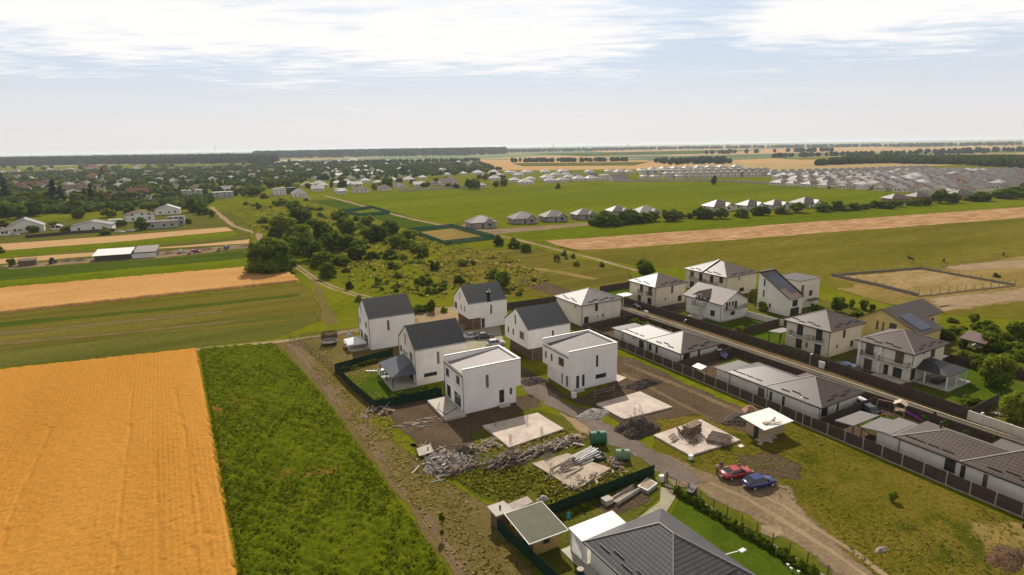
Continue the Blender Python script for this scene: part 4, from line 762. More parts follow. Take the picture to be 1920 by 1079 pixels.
H5.walls(10.9, 9.5, 5.4, [(6.65, 8.2, 3.0, 5.2, 'g'), (1.4, 2.9, 3.0, 5.2, 'g'), (6.65, 8.2, 0.05, 2.2, 'g'), (3.75, 4.6, 0.1, 2.2, 'd'), (1.4, 2.95, 0.3, 2.5, 'g')], [(6.2, 7.8, 3.4, 5.3), (3.65, 4.1, 4.5, 5.0), (0.4, 1.8, 0.3, 2.6, 'g')], M_cream2)
H5.hip(0, 10.9, 0, 9.5, 5.5, (5.45, 4.75, 5.45, 4.75, 7.8), T_brown, 0.5, guards='LR', cap=M_cap)
H5.balcony('L', 0.2, 5.2, 2.8, 1.3); H5.balcony('L', 6.3, 8.7, 2.8, 0.6); H5.pipe(0.12, -0.07, 0, 5.3, m=M_brown_trim)
for y in (5.1, 8.9): H5.solid('pilaster', (-0.45, -0.01, y, y+0.4, 0, 5.3), M_white_trim)
H5.solid('terrace', (-2.4, -0.02, 0.3, 5.5, -0.1, 0.3), M_concrete)
tc_ = MB(); a_ = [(1.6, -5.2, 2.55), (8.6, -5.2, 2.55), (8.6, -0.05, 2.55), (1.6, -0.05, 2.55)]
tc_.slab([a_[0], a_[1], (5.9, -1.6, 3.7), (3.9, -1.6, 3.7)], .1); tc_.slab([a_[1], a_[2], (5.9, -.05, 3.7), (5.9, -1.6, 3.7)], .1); tc_.slab([a_[3], a_[0], (3.9, -1.6, 3.7), (3.9, -.05, 3.7)], .1); tc_.face([(3.9, -1.6, 3.7), (5.9, -1.6, 3.7), (5.9, -.05, 3.7), (3.9, -.05, 3.7)])
H5.part('canopy', tc_, tile_mat('dark canopy tiles', (0.0360, 0.0336, 0.0360), (0.0272, 0.0248, 0.0264), 0.34, 0.4, 0.45, 0.5, 0.5))
for x, y in ((1.8, -5.0), (5.1, -5.0), (8.4, -5.0), (8.4, -1.5), (1.8, -1.5)): H5.part('canopy_post', MB().box(x-.09, x+.09, y-.09, y+.09, 0.1, 2.46), M_white_trim)
H5.solid('terrace', (1.2, 9.2, -5.6, -0.03, -0.1, 0.18), M_concrete)
mb = MB(); mb.box(1.84, 8.3, -5.02, -4.98, 0.3, 2.3); H5.part('glass_screen', mb, mat('clear terrace glass', (0.5, 0.55, 0.55), None, 0.05, 1, 0, 0.6, 0, 0.25))
H5.solid('sofa', (2.6, 5.6, -3.2, -2.2, 0.18, 0.85), M_trim)
Y1 = House('gable_villa', 'yellow house with dark brown uneven gable roof and solar panels', 'house', 129.2, 58.6)
mb = MB(); Y1.wallface(mb, 'L', [(0, -.2), (12.6, -.2), (12.6, 3.9), (7.7, 7.0), (0, 3.6)], [(8.2, 8.65, 2.4, 4.3), (7.0, 7.45, 2.4, 4.3), (4.5, 6.0, 3.2, 4.5)])
Y1.wallface(mb, 'R', [(0, -.2), (8.5, -.2), (8.5, 3.55), (0, 3.55)], [], 0.0); Y1.wallface(mb, 'R', [(8.5, -.2), (15.2, -.2), (15.2, 4.9), (8.5, 4.9)], [(11.5, 12.7, 2.6, 4.2)], 3.4)
mb.face([(8.5, 0, -.2), (8.5, 3.4, -.2), (8.5, 3.4, 4.9), (8.5, 0, 3.55)]); mb.face([(15.2, 3.4, -.2), (15.2, 12.6, -.2), (15.2, 12.6, 3.9), (15.2, 7.7, 7.0), (15.2, 3.4, 5.0)]); mb.face([(15.2, 12.6, -.2), (0, 12.6, -.2), (0, 12.6, 3.9), (15.2, 12.6, 3.9)])
Y1.part('wall', mb, M_yellow)
for q in ((8.2, 8.65, 2.4, 4.3), (7.0, 7.45, 2.4, 4.3), (4.5, 6.0, 3.2, 4.5)): Y1.opening('L', q)
Y1.opening('R', (11.5, 12.7, 2.6, 4.2), 3.4)
ys = (7.0-3.6)/7.7; yb = (7.0-3.9)/4.9
mb = MB(); mb.slab([(-.6, -.5, 3.75-.5*ys), (8.6, -.5, 3.75-.5*ys), (8.6, 3.0, 3.75+3.0*ys), (-.6, 3.0, 3.75+3.0*ys)], .16); mb.slab([(-.6, 3.0, 3.75+3*ys), (15.8, 3.0, 3.75+3*ys), (15.8, 7.7, 7.15), (-.6, 7.7, 7.15)], .16); mb.slab([(15.8, 13.3, 7.15-5.6*yb), (-.6, 13.3, 7.15-5.6*yb), (-.6, 7.7, 7.15), (15.8, 7.7, 7.15)], .16)
Y1.part('roof', mb, tile_mat('dark brown tiles', (0.0638, 0.0420, 0.0345), (0.0480, 0.0323, 0.0270), 0.34, 0.42, 0.45, 0.5, 0.6))
yv = Vector((0, 1, ys)).normalized(); solar(Y1, (1.2, 0.4, 3.75+.4*ys), (1, 0, 0), yv, 4, 3, 1.02, 1.65)

# ------------------------------------------------------------------ bungalows behind the brown fence
def bungalow(label, y, wins, doors, left_annexe=True, m=M_offwhite, tile=None):
    H = House('bungalow', label, 'house', 82.75, y+0.5, 0, 'long bungalows behind the brown fence'); tile = tile or T_grey
    H.walls(10.3, 9.0, 2.5, wins, doors, m); H.walls(7.6, 17.0, 2.5, [], [], m, None, 'wall', -0.3, 0.0, 9.0)
    H.hip(0, 10.3, 0, 9.0, 2.55, (5.15, 4.5, 5.15, 4.5+0.35, 4.75), tile, 0.55, guards='LR', cap=M_cap)
    k = 2.2/5.7; e = 2.545; xr = 3.8; zr = e+(xr+.55)*k; ye = 17.55; yh = ye-(xr+.55)
    rb = MB(); rb.face([(-.55, ye, e), (-.55, 5.4, e), (xr, 5.4, zr), (xr, yh, zr)]); rb.face([(8.15, ye, e), (-.55, ye, e), (xr, yh, zr)]); rb.face([(8.15, 5.4, e), (8.15, ye, e), (xr, yh, zr), (xr, 5.4, zr)])
    rf = H.part('roof', rb, tile); H.part('gutter', MB().box(-.61, -.55, 9.6, ye, e-.2, e+.02), M_brown_trim, rf); H.part('soffit', MB().face([(-.55, 9.6, e-.15), (-.55, ye, e-.15), (8.15, ye, e-.15), (8.15, 9.6, e-.15)]), M_soffit, rf)
    for a, b in (((-.55, ye, e), (xr, yh, zr)), ((xr, 6.6, zr), (xr, yh, zr))): H.part('ridge_cap', MB().beam(a, b, .13, .08), M_cap, rf)
    for q in (10.6, 12.3, 14.0, 15.2): H.part('snow_guard', MB().beam((.3, q, e+.95*k), (.3, q+1.4, e+.95*k), .05, .13), M_brown_trim, rf)
    H.walls(6.0, 20.0, 2.2, [], [], m, None, 'annexe_wall', -0.3, 0.1, 17.02)
    H.solid('annexe_roof', (-0.3, 6.4, 17.6, 20.4, 2.22, 2.36), T_flat)
    for yy in (-0.05, 9.2, 16.9): H.pipe(-0.07, yy, 0, 2.4, m=M_brown_trim)
    return H
BL1 = bungalow('long white bungalow with pale tiled hip roof, farthest of the three behind the brown fence', 78.0, [(8.0, 8.9, 0.45, 1.95), (6.2, 6.9, 0.5, 1.95)], [(0.8, 2.6, 0.05, 2.3, 'd'), (4.75, 5.4, 0.9, 2.2)])
BL1.opening('L', (10.3, 11.7, 0.4, 1.9), -0.14); BL1.acunit('L', 12.6, 1.5)
BL2 = bungalow('long white bungalow with brown hip roof, the middle one, right behind the tin shed', 49.2, [(8.3, 8.8, 0.0, 1.8, 'g'), (5.95, 6.45, 0.0, 1.8, 'g')], [(0.5, 2.2, 0.1, 2.2, 'g'), (4.45, 5.05, 0.2, 2.0)], tile=tile_mat('warm brown tiles', (0.0797, 0.0541, 0.0431), (0.0619, 0.0421, 0.0335), 0.42, 0.60, 0.42, 0.55, 0.85))
BL2.opening('L', (9.8, 11.0, 0.3, 1.8), -0.14)
BL3 = bungalow('long white bungalow with checkered brown tiles, nearest and running out of the picture', 20.6, [(6.6, 7.1, 0.2, 1.95, 'g')], [], tile=tile_mat('checkered brown tiles', (0.0846, 0.0572, 0.0463), (0.0609, 0.0413, 0.0330), 0.46, 0.55, 0.42, 0.55, 0.95))
BL3.opening('L', (9.0, 9.5, 0.2, 1.95, 'g'), -0.14); BL3.opening('L', (10.1, 11.3, 0.55, 2.1), -0.14)
for H, yy in ((BL3, 14.2),): H.part('roof_vent', MB().tube((4.4, yy, 3.7), (4.4, yy, 4.6), 0.13).tube((4.4, yy, 4.6), (4.4, yy, 4.75), 0.2, 0.2), M_trim)
# a flat carport between the middle and the near bungalow
for lab, q in (('flat grey carport roof on posts, between the middle bungalow and the near one', [(1565, 789), (1600, 799), (1648, 780), (1613, 771)]), ('flat grey carport joined to the near bungalow, beside the purple slide', [(1613, 801), (1672, 815), (1712, 797), (1651, 783)])):
    p = [g(x, y, 2.35) for x, y in q]; cx = sum(a for a, b in p)/4; cy = sum(b for a, b in p)/4; e = empty('carport', (cx, cy), 0, lab, 'carport', 'carports by the brown fence')
    loc = [(a-cx, b-cy) for a, b in p]
    if sum(a[0]*b[1]-b[0]*a[1] for a, b in zip(loc, loc[1:]+loc[:1])) < 0: loc.reverse()
    MB().slab([(a, b, 2.4) for a, b in loc], 0.16).build('roof', [T_flat], e)
    for a, b in loc: MB().box(a*.93-.07, a*.93+.07, b*.93-.07, b*.93+.07, 0, 2.23).build('post', M_soffit, e)
# ------------------------------------------------------------------ the near roof at the bottom edge
FH = House('tiled_house', 'low house with graphite tiled hip roof at the bottom edge of the picture', 'house', 32.9, 30.5)
FH.walls(9.6, 11.4, 2.75, [(4.2, 6.0, 1.3, 1.9)], [], M_offwhite)
FH.hip(0, 9.6, 0, 11.4, 2.8, (4.8, 5.0, 4.8, 6.9, 6.0), T_front, 0.55, trim=M_trim, guards='LR', cap=mat('grey ridge cap', (0.22, 0.21, 0.205), None, 0.5))
tm = MB(); tm.slab([(-0.5, 12.25, 2.6), (5.4, 12.3, 2.6), (5.4, 14.6, 2.75), (-0.5, 14.6, 2.75)], 0.08); FH.part('porch_roof', tm, T_white_sheet)
for x, y in ((-0.3, 14.4), (5.2, 14.4), (-0.3, 12.4)): FH.part('porch_post', MB().box(x-.06, x+.06, y-.06, y+.06, 0, 2.6), M_white_trim)
lt = MB()
for k in range(16): lt.box(-.34, -.30, 11.6, 14.4, 0.15+k*.15, 0.25+k*.15)
FH.part('lattice_screen', lt, M_white_trim)
FH.solid('terrace', (-1.2, 6.2, -2, 15.0, -0.1, 0.12), M_concrete)
fl = MB(); fl.beam((9.9, 3.2, 2.75), (11.6, 2.6, 3.0), 0.07, 0.07); fl.box(11.4, 12.1, 2.3, 2.7, 2.95, 3.08); FH.part('flood_lamp', fl, M_white_trim)
# ------------------------------------------------------------------ sheds
S1 = House('shed', 'yellow timber shed with flat green felt roof edged white, bottom centre', 'shed', 28.7, 46.2, -2)
S1.walls(3.2, 4.0, 2.35, [(1.2, 2.2, 0.1, 2.0, 'd')], [(1.2, 2.0, 1.0, 1.8)], mat('yellow shed boards', (0.46, 0.30, 0.12), (0.38, 0.24, 0.09), 0.8, 1.2, 0.1))
S1.part('roof', MB().slab([(-1.0, -.9, 2.45), (3.7, -.9, 2.45), (3.7, 4.5, 2.75), (-1.0, 4.5, 2.75)], .08), T_felt)
for a, b in (((-1.03, -.93, 2.44), (3.73, -.93, 2.44)), ((3.73, -.93, 2.44), (3.73, 4.53, 2.74)), ((3.73, 4.53, 2.74), (-1.03, 4.53, 2.74)), ((-1.03, 4.53, 2.74), (-1.03, -.93, 2.44))): S1.part('white_edge', MB().beam(a, b, 0.07, 0.1), M_white_trim)
S2 = House('shed', 'chipboard builders shed with white tin roof, beside the pallet stack', 'shed', 70.0, 50.4, -3)
S2.walls(5.0, 2.6, 2.25, [(0.3, 1.2, 0.0, 1.9, 'd')], [], mat('chipboard', (0.42, 0.315, 0.20), (0.34, 0.25, 0.15), 0.85, 1.6, 0.1))
S2.part('roof', MB().slab([(-.7, -1.2, 2.30), (5.4, -1.2, 2.35), (5.4, 3.2, 2.65), (-.7, 3.2, 2.60)], .07), T_white_sheet)
pl = MB()
for k in range(7): a = rnd.uniform(0, 1); pl.beam((0.9+rnd.uniform(0, 2.2), -0.6+rnd.uniform(0, 1.2), 2.48), (2.2+rnd.uniform(0, 1.8), -0.9+rnd.uniform(0, 2), 2.56), 0.10, 0.06)
pl.box(0.6, 1.5, -0.3, 0.3, 2.44, 2.55); S2.part('roof_timbers', pl, M_wood)
bk = House('brick_shed', 'small brick stove shelter with a flat concrete top behind the green roofed shed', 'shed', 27.6, 52.0, 0)
bk.walls(1.6, 1.6, 1.9, [], [], mat('sooty brick', (0.14, 0.10, 0.08), (0.09, 0.065, 0.055), 0.95, 2)); bk.solid('roof', (-.3, 1.9, -.3, 1.9, 1.9, 2.1), M_concrete); bk.part('side_roof', MB().slab([(1.9, .2, 1.6), (5.0, .4, 1.7), (5.0, 1.8, 1.7), (1.9, 1.7, 1.6)], .08), mat('fibre cement sheet', (0.36, 0.30, 0.25), None, 0.9))
for p in ((2.1, .4), (4.8, .6), (4.8, 1.6)): bk.part('post', MB().box(p[0]-.05, p[0]+.05, p[1]-.05, p[1]+.05, 0, 1.55), M_wood)
bk.part('chimney', MB().tube((.8, .8, 2.1), (.8, .8, 2.5), .12), M_iron)
# ------------------------------------------------------------------ trees and bushes
L_dark = leaf_mat('dark foliage', (0.0455, 0.0689, 0.0082), (0.1008, 0.1413, 0.0146), (0.1950, 0.2412, 0.0260))
L_mid = leaf_mat('green foliage', (0.0672, 0.0950, 0.0084), (0.1471, 0.1930, 0.0140), (0.2520, 0.2894, 0.0252))
L_light = leaf_mat('light foliage', (0.0805, 0.1121, 0.0069), (0.1667, 0.2072, 0.0138), (0.2875, 0.3047, 0.0299))
L_con = leaf_mat('conifer foliage', (0.006, 0.013, 0.008), (0.014, 0.028, 0.015), (0.03, 0.05, 0.024))
M_bark = mat('bark', (0.085, 0.060, 0.042), (0.05, 0.036, 0.026), 0.95, 3)
def crown_mesh(name, seed, nb=26, leaves=1500, size=0.055, m=None, shape='round', core=True):
    """unit crown: 1 m wide, 1 m tall, base at z=0; leaf quads on many sub-clumps with gaps between them"""
    r = np.random.RandomState(seed); blobs = []
    for k in range(nb):
        for _ in range(50):
            p = r.uniform(-1, 1, 3)
            if shape == 'cone':
                z = r.rand()**1.25; rad = 0.46*(1-z)+0.03; a = r.rand()*6.28; q = r.rand()**0.5; p = np.array([math.cos(a)*rad*q, math.sin(a)*rad*q, z*0.95+0.02]); s = 0.06+0.10*(1-z); break
            if np.linalg.norm(p) < 1:
                p = p*np.array([0.37, 0.37, 0.38]) + np.array([0, 0, 0.46 if shape == 'round' else 0.38]); s = r.uniform(0.11, 0.21)
                if p[2] < 0.3: p[:2] *= 1.12
                if shape == 'dome': q = np.array(p); q[2] = abs(q[2]-0.1)*1.25; p = q; s *= 0.9; p[:2] *= 1.0+0.25*(p[2] < .3)
                break
        blobs.append((p, s, r.uniform(-0.18, 0.18)))
    V = []; Fc = []; T = []
    tot = sum(b[1]**2 for b in blobs)
    for p, s, tn in blobs:
        n = max(6, int(leaves*s*s/tot)); d = r.normal(size=(n, 3)); d /= np.linalg.norm(d, axis=1)[:, None]
        c = p + d*s*(r.uniform(0.72, 1.08, n)[:, None])*np.array([1, 1, 0.85])
        nrm = d + r.normal(size=(n, 3))*0.55; nrm /= np.linalg.norm(nrm, axis=1)[:, None]
        u = np.cross(nrm, r.normal(size=(n, 3))); u /= np.linalg.norm(u, axis=1)[:, None]; v = np.cross(nrm, u)
        sz = size*r.uniform(0.6, 1.35, n)[:, None]
        q = np.stack([c-u*sz-v*sz*0.6, c+u*sz-v*sz*0.7, c+u*sz*0.7+v*sz, c-u*sz*0.8+v*sz*0.8], 1)
        b = len(V)
        V += q.reshape(-1, 3).tolist(); Fc += [(b+4*i, b+4*i+1, b+4*i+2, b+4*i+3) for i in range(n)]
        T += np.repeat(np.clip(0.45+tn+r.normal(size=n)*0.14, 0, 1), 4).tolist()
        if core:
            bm = bmesh.new(); bmesh.ops.create_icosphere(bm, subdivisions=1, radius=s*0.74)
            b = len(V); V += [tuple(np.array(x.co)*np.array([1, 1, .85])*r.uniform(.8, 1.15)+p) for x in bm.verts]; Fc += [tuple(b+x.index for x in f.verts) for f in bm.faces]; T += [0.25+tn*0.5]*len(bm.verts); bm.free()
    V = np.array(V); V[:, 2] = np.maximum(V[:, 2], 0.0)
    me = bpy.data.meshes.new(name); me.from_pydata(V.tolist(), [], Fc); me.materials.append(m)
    a = me.attributes.new('tone', 'FLOAT', 'POINT'); a.data.foreach_set('value', T)
    return me
def trunk_mesh(name, seed):
    r = random.Random(seed); mb = MB(); mb.tube((0, 0, -0.1), (0.02, 0.01, 0.32), 0.035, 0.026, 7); mb.tube((0.02, 0.01, 0.32), (0.03, 0.02, 0.62), 0.026, 0.012, 6)
    for k in range(5):
        a = k*1.3+r.random(); mb.tube((0.02, 0.01, 0.26+0.06*k), (0.26*math.cos(a), 0.26*math.sin(a), 0.48+0.08*k), 0.014, 0.004, 5)
    return mb.mesh(name, M_bark)
CR = {'dark': [crown_mesh('crown', 10+k, 26, 1500, 0.050, L_dark) for k in range(3)],
      'mid': [crown_mesh('crown', 20+k, 24, 1300, 0.052, L_mid) for k in range(4)],
      'light': [crown_mesh('crown', 30+k, 22, 1200, 0.055, L_light) for k in range(3)],
      'cone': [crown_mesh('crown', 40+k, 46, 1500, 0.040, L_con, 'cone') for k in range(2)],
      'low': [crown_mesh('crown', 50+k, 20, 800, 0.060, L_mid, 'low') for k in range(4)],
      'lowdark': [crown_mesh('crown', 60+k, 20, 800, 0.060, L_dark, 'low') for k in range(3)],
      'lowlight': [crown_mesh('crown', 70+k, 18, 700, 0.062, L_light, 'low') for k in range(3)]}
CR['big'] = [crown_mesh('crown', 91, 80, 6500, 0.026, L_dark, 'dome')]
CR['biglight'] = [crown_mesh('crown', 93, 52, 4200, 0.030, L_light)]
TR = [trunk_mesh('trunk', 1), trunk_mesh('trunk', 2)]
def tree_at(x, y, w, h, kind, label, group, name=None, cat='tree'):
    low = kind.startswith('low'); k = rnd.randrange(len(CR[kind])); rz = rnd.uniform(0, 6.28); wy = w*rnd.uniform(0.88, 1.12)
    nm = name or ('bush' if low else 'conifer' if kind == 'cone' else 'tree')
    if low:
        o = link_mesh(nm, CR[kind][k], None, (x, y, -0.05*h), rz, (w, wy, h)); return tag(o, label, cat if cat != 'tree' else 'bush', group)
    e = empty(nm, (x, y, 0), rz, label, cat, group)
    c = link_mesh('crown', CR[kind][k], e, (0, 0, 0.01*h), 0, (w, wy, h*0.99))
    link_mesh('trunk', TR[k % 2], e, (0, 0, 0), 0, (min(w, h)*.6, min(w, h)*.6, h)); return e
def tree(px, py, wpx, hpx, kind, label, group=None, **k):
    x, y = g(px, py); s = mpp(px, py); return tree_at(x, y, wpx*s, hpx*s*1.02, kind, label, group, **k)

TODO = []
# the scrubland
GB = 'bushes and trees scattered over the scrubland'
for q in ((590, 452, 58, 48, 'mid'), (626, 470, 52, 42, 'mid'), (560, 432, 56, 48, 'dark'), (652, 442, 44, 36, 'mid'), (706, 452, 40, 34, 'dark'), (532, 442, 54, 46, 'mid'), (745, 464, 38, 28, 'mid'), (612, 498, 48, 30, 'light'), (586, 486, 50, 40, 'mid'), (668, 486, 40, 28, 'mid'), (560, 470, 60, 52, 'mid'), (640, 420, 40, 30, 'dark'), (690, 425, 36, 24, 'mid'), (730, 440, 40, 28, 'dark'), (765, 455, 36, 26, 'mid'), (790, 480, 34, 24, 'mid')):
    TODO.append(q)
tree(507, 511, 86, 72, 'big', 'very large dark round tree at the end of the pale wheat field')
LB = {'low': 'rounded green bush growing wild on the scrubland', 'lowdark': 'dark dense bush growing wild on the scrubland', 'lowlight': 'light green loose bush growing wild on the scrubland',
      'mid': 'small green tree standing among the scrubland bushes', 'dark': 'small dark tree standing among the scrubland bushes', 'light': 'small light tree standing among the scrubland bushes'}
GB = 'bushes and trees scattered over the scrubland'
Z2 = [(345, 905, 200, 185, 'mid'), (545, 835, 135, 150, 'dark'), (690, 872, 150, 125, 'dark'), (765, 908, 130, 120, 'mid'), (830, 800, 150, 110, 'mid'), (920, 790, 150, 105, 'dark'), (560, 985, 150, 105, 'low'), (635, 990, 140, 105, 'low'), (545, 1078, 135, 130, 'light'),
      (460, 990, 160, 120, 'low'), (880, 940, 130, 66, 'low'), (1010, 940, 140, 84, 'lowdark'), (1110, 945, 70, 52, 'low'), (1240, 940, 66, 52, 'lowdark'), (1130, 865, 130, 90, 'low'), (1060, 850, 100, 100, 'low'), (1210, 890, 130, 80, 'low'), (1030, 1010, 130, 52, 'low'), (1350, 1025, 92, 82, 'lowdark'), (1550, 990, 100, 60, 'low'), (1630, 985, 42, 40, 'low'), (1780, 1078, 115, 72, 'low'), (680, 1040, 70, 34, 'lowdark'), (1820, 840, 85, 82, 'dark'), (1830, 835, 60, 50, 'low'), (160, 790, 120, 105, 'dark'), (118, 795, 60, 70, 'lowdark'), (245, 692, 95, 62, 'lowdark'), (60, 672, 110, 48, 'low'), (375, 657, 72, 70, 'dark'),
      (290, 578, 120, 84, 'mid'), (200, 545, 110, 68, 'low'), (270, 582, 80, 55, 'dark'), (340, 580, 45, 50, 'low'), (385, 578, 60, 42, 'low'), (490, 632, 75, 45, 'low'), (622, 680, 32, 44, 'dark'), (690, 695, 45, 30, 'lowdark'), (770, 710, 100, 62, 'low'), (800, 700, 60, 55, 'lowdark'), (450, 722, 110, 44, 'low'), (362, 714, 52, 32, 'lowdark'), (20, 570, 60, 60, 'low'), (60, 490, 70, 50, 'low'), (30, 450, 60, 60, 'mid'), (150, 540, 60, 50, 'low'), (480, 580, 60, 40, 'low'), (260, 745, 90, 70, 'low'), (410, 830, 110, 80, 'low'), (300, 820, 150, 110, 'mid')]
for q in TODO: tree(*q[:4], q[4], LB[q[4]], GB)
for x, y, w_, h_, k in Z2: tree(480+x/4, 250+y/4, w_/4, h_/4, k, LB[k], GB)
Z5 = [(265, 198, 78, 85, 'lowdark'), (60, 92, 150, 95, 'low'), (520, 142, 95, 62, 'low'), (610, 152, 42, 52, 'low'), (700, 98, 95, 66, 'low'), (920, 160, 110, 112, 'low'), (990, 160, 90, 80, 'low'), (870, 155, 60, 60, 'lowdark'), (1250, 146, 112, 85, 'low'), (1560, 102, 135, 95, 'low'), (985, 242, 90, 72, 'lowdark'), (1035, 240, 70, 60, 'low'), (875, 226, 55, 36, 'low'), (795, 206, 45, 38, 'low'), (1110, 196, 85, 72, 'low'), (1010, 412, 95, 132, 'mid'), (880, 412, 130, 95, 'low'), (940, 405, 90, 80, 'low'), (345, 312, 80, 60, 'low'), (555, 212, 45, 36, 'low'), (235, 46, 85, 42, 'low'), (1110, 410, 80, 60, 'low')]
for x, y, w_, h_, k in Z5: tree(600+x*.2086, 500+y*.2086, w_*.2086, h_*.2086, k, LB[k], GB)
tree(941, 543, 36, 36, 'mid', 'leafy round tree just behind the farthest white gable house')
tree(1211, 517, 40, 32, 'mid', 'leafy round tree at the end of the concrete path behind the villas')
def scatter(poly, n, wr, hr, kinds, label, group, inst=None, avoid=()):
    ps = poly; xs = [p[0] for p in ps]; ys = [p[1] for p in ps]; c = 0; tries = 0
    while c < n and tries < n*40:
        tries += 1; x = rnd.uniform(min(xs), max(xs)); y = rnd.uniform(min(ys), max(ys)); ins = False
        for (ax, ay), (bx, by) in zip(ps, ps[1:]+ps[:1]):
            if (ay > y) != (by > y) and x < (bx-ax)*(y-ay)/(by-ay)+ax: ins = not ins
        if not ins or any(a <= x <= b and c0 <= y <= d for a, b, c0, d in avoid): continue
        k = rnd.choice(kinds); s = mpp(x, y); q = g(x, y); ww = rnd.uniform(*wr)
        tree_at(q[0], q[1], ww, rnd.uniform(*hr)*(ww/wr[1])**0.4, k, label[k] if isinstance(label, dict) else label, group); c += 1
scatter([(445, 385), (560, 372), (640, 400), (730, 432), (700, 470), (600, 470), (520, 440), (470, 420)], 34, (2.5, 7.0), (1.6, 4.2), ['low', 'low', 'lowlight', 'lowdark', 'mid'], LB, GB)
scatter([(560, 470), (760, 440), (860, 490), (860, 540), (770, 560), (690, 545), (600, 505)], 60, (1.0, 3.0), (0.6, 2.0), ['low', 'low', 'lowlight', 'lowdark'], LB, GB)
scatter([(780, 450), (920, 470), (1040, 520), (960, 560), (860, 545)], 14, (1.0, 2.6), (0.6, 1.6), ['low', 'lowlight'], LB, GB)
for x, y, w_, h_, k in ((90, 890, 75, 80, 'low'), (20, 860, 95, 90, 'low'), (120, 890, 60, 70, 'lowdark'), (390, 918, 50, 50, 'lowdark'), (335, 960, 55, 75, 'lowlight'), (460, 935, 42, 38, 'low'), (480, 995, 52, 52, 'low'), (675, 1000, 45, 45, 'low'), (408, 945, 30, 30, 'low')):
    tree(960+x/4, 250+y/4, w_/4, h_/4, k, {'low': 'bush beside the concrete track, right of the green fenced plot', 'lowdark': 'dark bush beside the concrete track, right of the green fenced plot', 'lowlight': 'thin pale sapling bush beside the concrete track'}[k], 'bushes along the concrete track')
# hedgerow trees behind the pasture
GH = 'hedgerow trees between the field and the grey bungalows'
for x, y, w_, h_ in ((650, 690, 120, 110), (700, 695, 150, 120), (770, 693, 120, 100), (840, 680, 130, 110), (910, 672, 130, 105), (980, 668, 130, 90), (1050, 660, 90, 80), (1165, 660, 100, 90), (1215, 655, 90, 90), (1260, 640, 70, 55), (1330, 640, 60, 50), (1415, 640, 110, 90), (1480, 640, 100, 80), (1570, 640, 90, 90), (1720, 630, 100, 75), (1830, 615, 90, 70), (1890, 615, 80, 70)):
    tree(960+x/4, 250+y/4, w_/3.3, h_/4, rnd.choice(['dark', 'lowdark']), 'dark round hedgerow tree in front of the grey roofed bungalows', GH, cat='tree', name='hedgerow_tree')
for x, y, w_, h_ in ((110, 605, 110, 62), (220, 595, 120, 85), (410, 588, 115, 85), (535, 580, 130, 85), (640, 577, 95, 62), (720, 570, 70, 45), (790, 560, 70, 60), (875, 563, 120, 72), (970, 553, 70, 58), (1060, 545, 60, 45), (1110, 545, 90, 70), (1180, 540, 70, 60), (1285, 525, 110, 110), (1380, 522, 90, 90), (1540, 510, 130, 65), (1610, 508, 130, 70), (1750, 490, 100, 80), (1800, 490, 130, 95), (1870, 480, 130, 110), (1918, 470, 90, 100)):
    tree(1440+x/4, 250+y/4, w_/3.3, h_/4, rnd.choice(['dark', 'mid', 'lowdark']), 'dark round hedgerow tree in front of the grey roofed bungalows', GH, cat='tree', name='hedgerow_tree')
tree(1046, 354, 12, 12, 'lowdark', 'single dark bush standing alone on the bright green field'); tree(1338, 346, 13, 17, 'mid', 'single tree on the far edge of the bright green field')
# village trees
GV = 'trees between the village houses'
for x, y, h_, w_ in ((50, 510, 150, 90), (410, 510, 165, 90), (460, 512, 110, 70), (515, 400, 80, 50), (690, 515, 130, 70), (640, 515, 90, 70), (760, 515, 90, 55), (360, 530, 90, 70), (20, 400, 110, 70), (770, 330, 70, 30)):
    tree(x/4, 250+y/4, w_/4, h_/4, 'cone', 'tall dark conifer among the village roofs on the left', 'dark conifers in the village', cat='conifer')
for x, y, w_, h_ in ((270, 620, 170, 130), (160, 640, 130, 110), (60, 650, 150, 130), (200, 600, 120, 110), (1460, 590, 130, 120), (1510, 590, 110, 90), (1530, 610, 90, 90), (1070, 725, 110, 100), (910, 700, 80, 55), (600, 640, 110, 80), (680, 590, 70, 55), (1150, 580, 110, 70), (980, 600, 110, 60), (820, 630, 120, 75), (1590, 630, 60, 60), (1410, 680, 60, 50), (800, 760, 90, 60), (170, 745, 80, 50), (250, 745, 90, 60), (20, 740, 90, 90), (500, 740, 90, 50), (410, 700, 70, 60), (1340, 650, 60, 40), (90, 1000, 60, 70), (10, 900, 50, 70)):
    tree(x/4, 250+y/4, w_/4, h_/4, rnd.choice(['dark', 'mid', 'mid', 'low']), 'green garden tree by the low houses beyond the wheat ribbons', 'garden trees beyond the wheat ribbons', cat='tree', name='garden_tree')
scatter([(0, 322), (150, 318), (400, 312), (520, 310), (540, 345), (470, 375), (380, 372), (300, 385), (150, 400), (0, 410)], 95, (8, 16), (6, 13), ['dark', 'mid', 'mid', 'light'], 'green tree standing between the red roofed village houses', GV)
scatter([(480, 302), (700, 298), (930, 312), (960, 335), (820, 352), (660, 360), (560, 358), (520, 350)], 60, (7, 13), (5, 11), ['dark', 'mid', 'mid', 'light'], 'green tree standing between the white roofed village houses', GV)
for x, y, w_, h_ in ((995, 410, 80, 85), (1115, 300, 70, 60), (1600, 420, 90, 80), (1650, 420, 90, 85), (1290, 410, 50, 50), (570, 410, 45, 50), (885, 425, 45, 55), (1360, 370, 80, 40), (1440, 415, 70, 40), (1500, 415, 60, 40), (1860, 400, 70, 65), (1800, 405, 60, 50), (1680, 290, 60, 40), (1740, 290, 70, 30), (1600, 290, 60, 40), (1450, 290, 40, 30)):
    tree(480+x/4, 250+y/4, w_/4, h_/4, rnd.choice(['dark', 'mid']), 'dark tree in the house row behind the bright green field', 'trees in the row behind the green field', cat='tree')

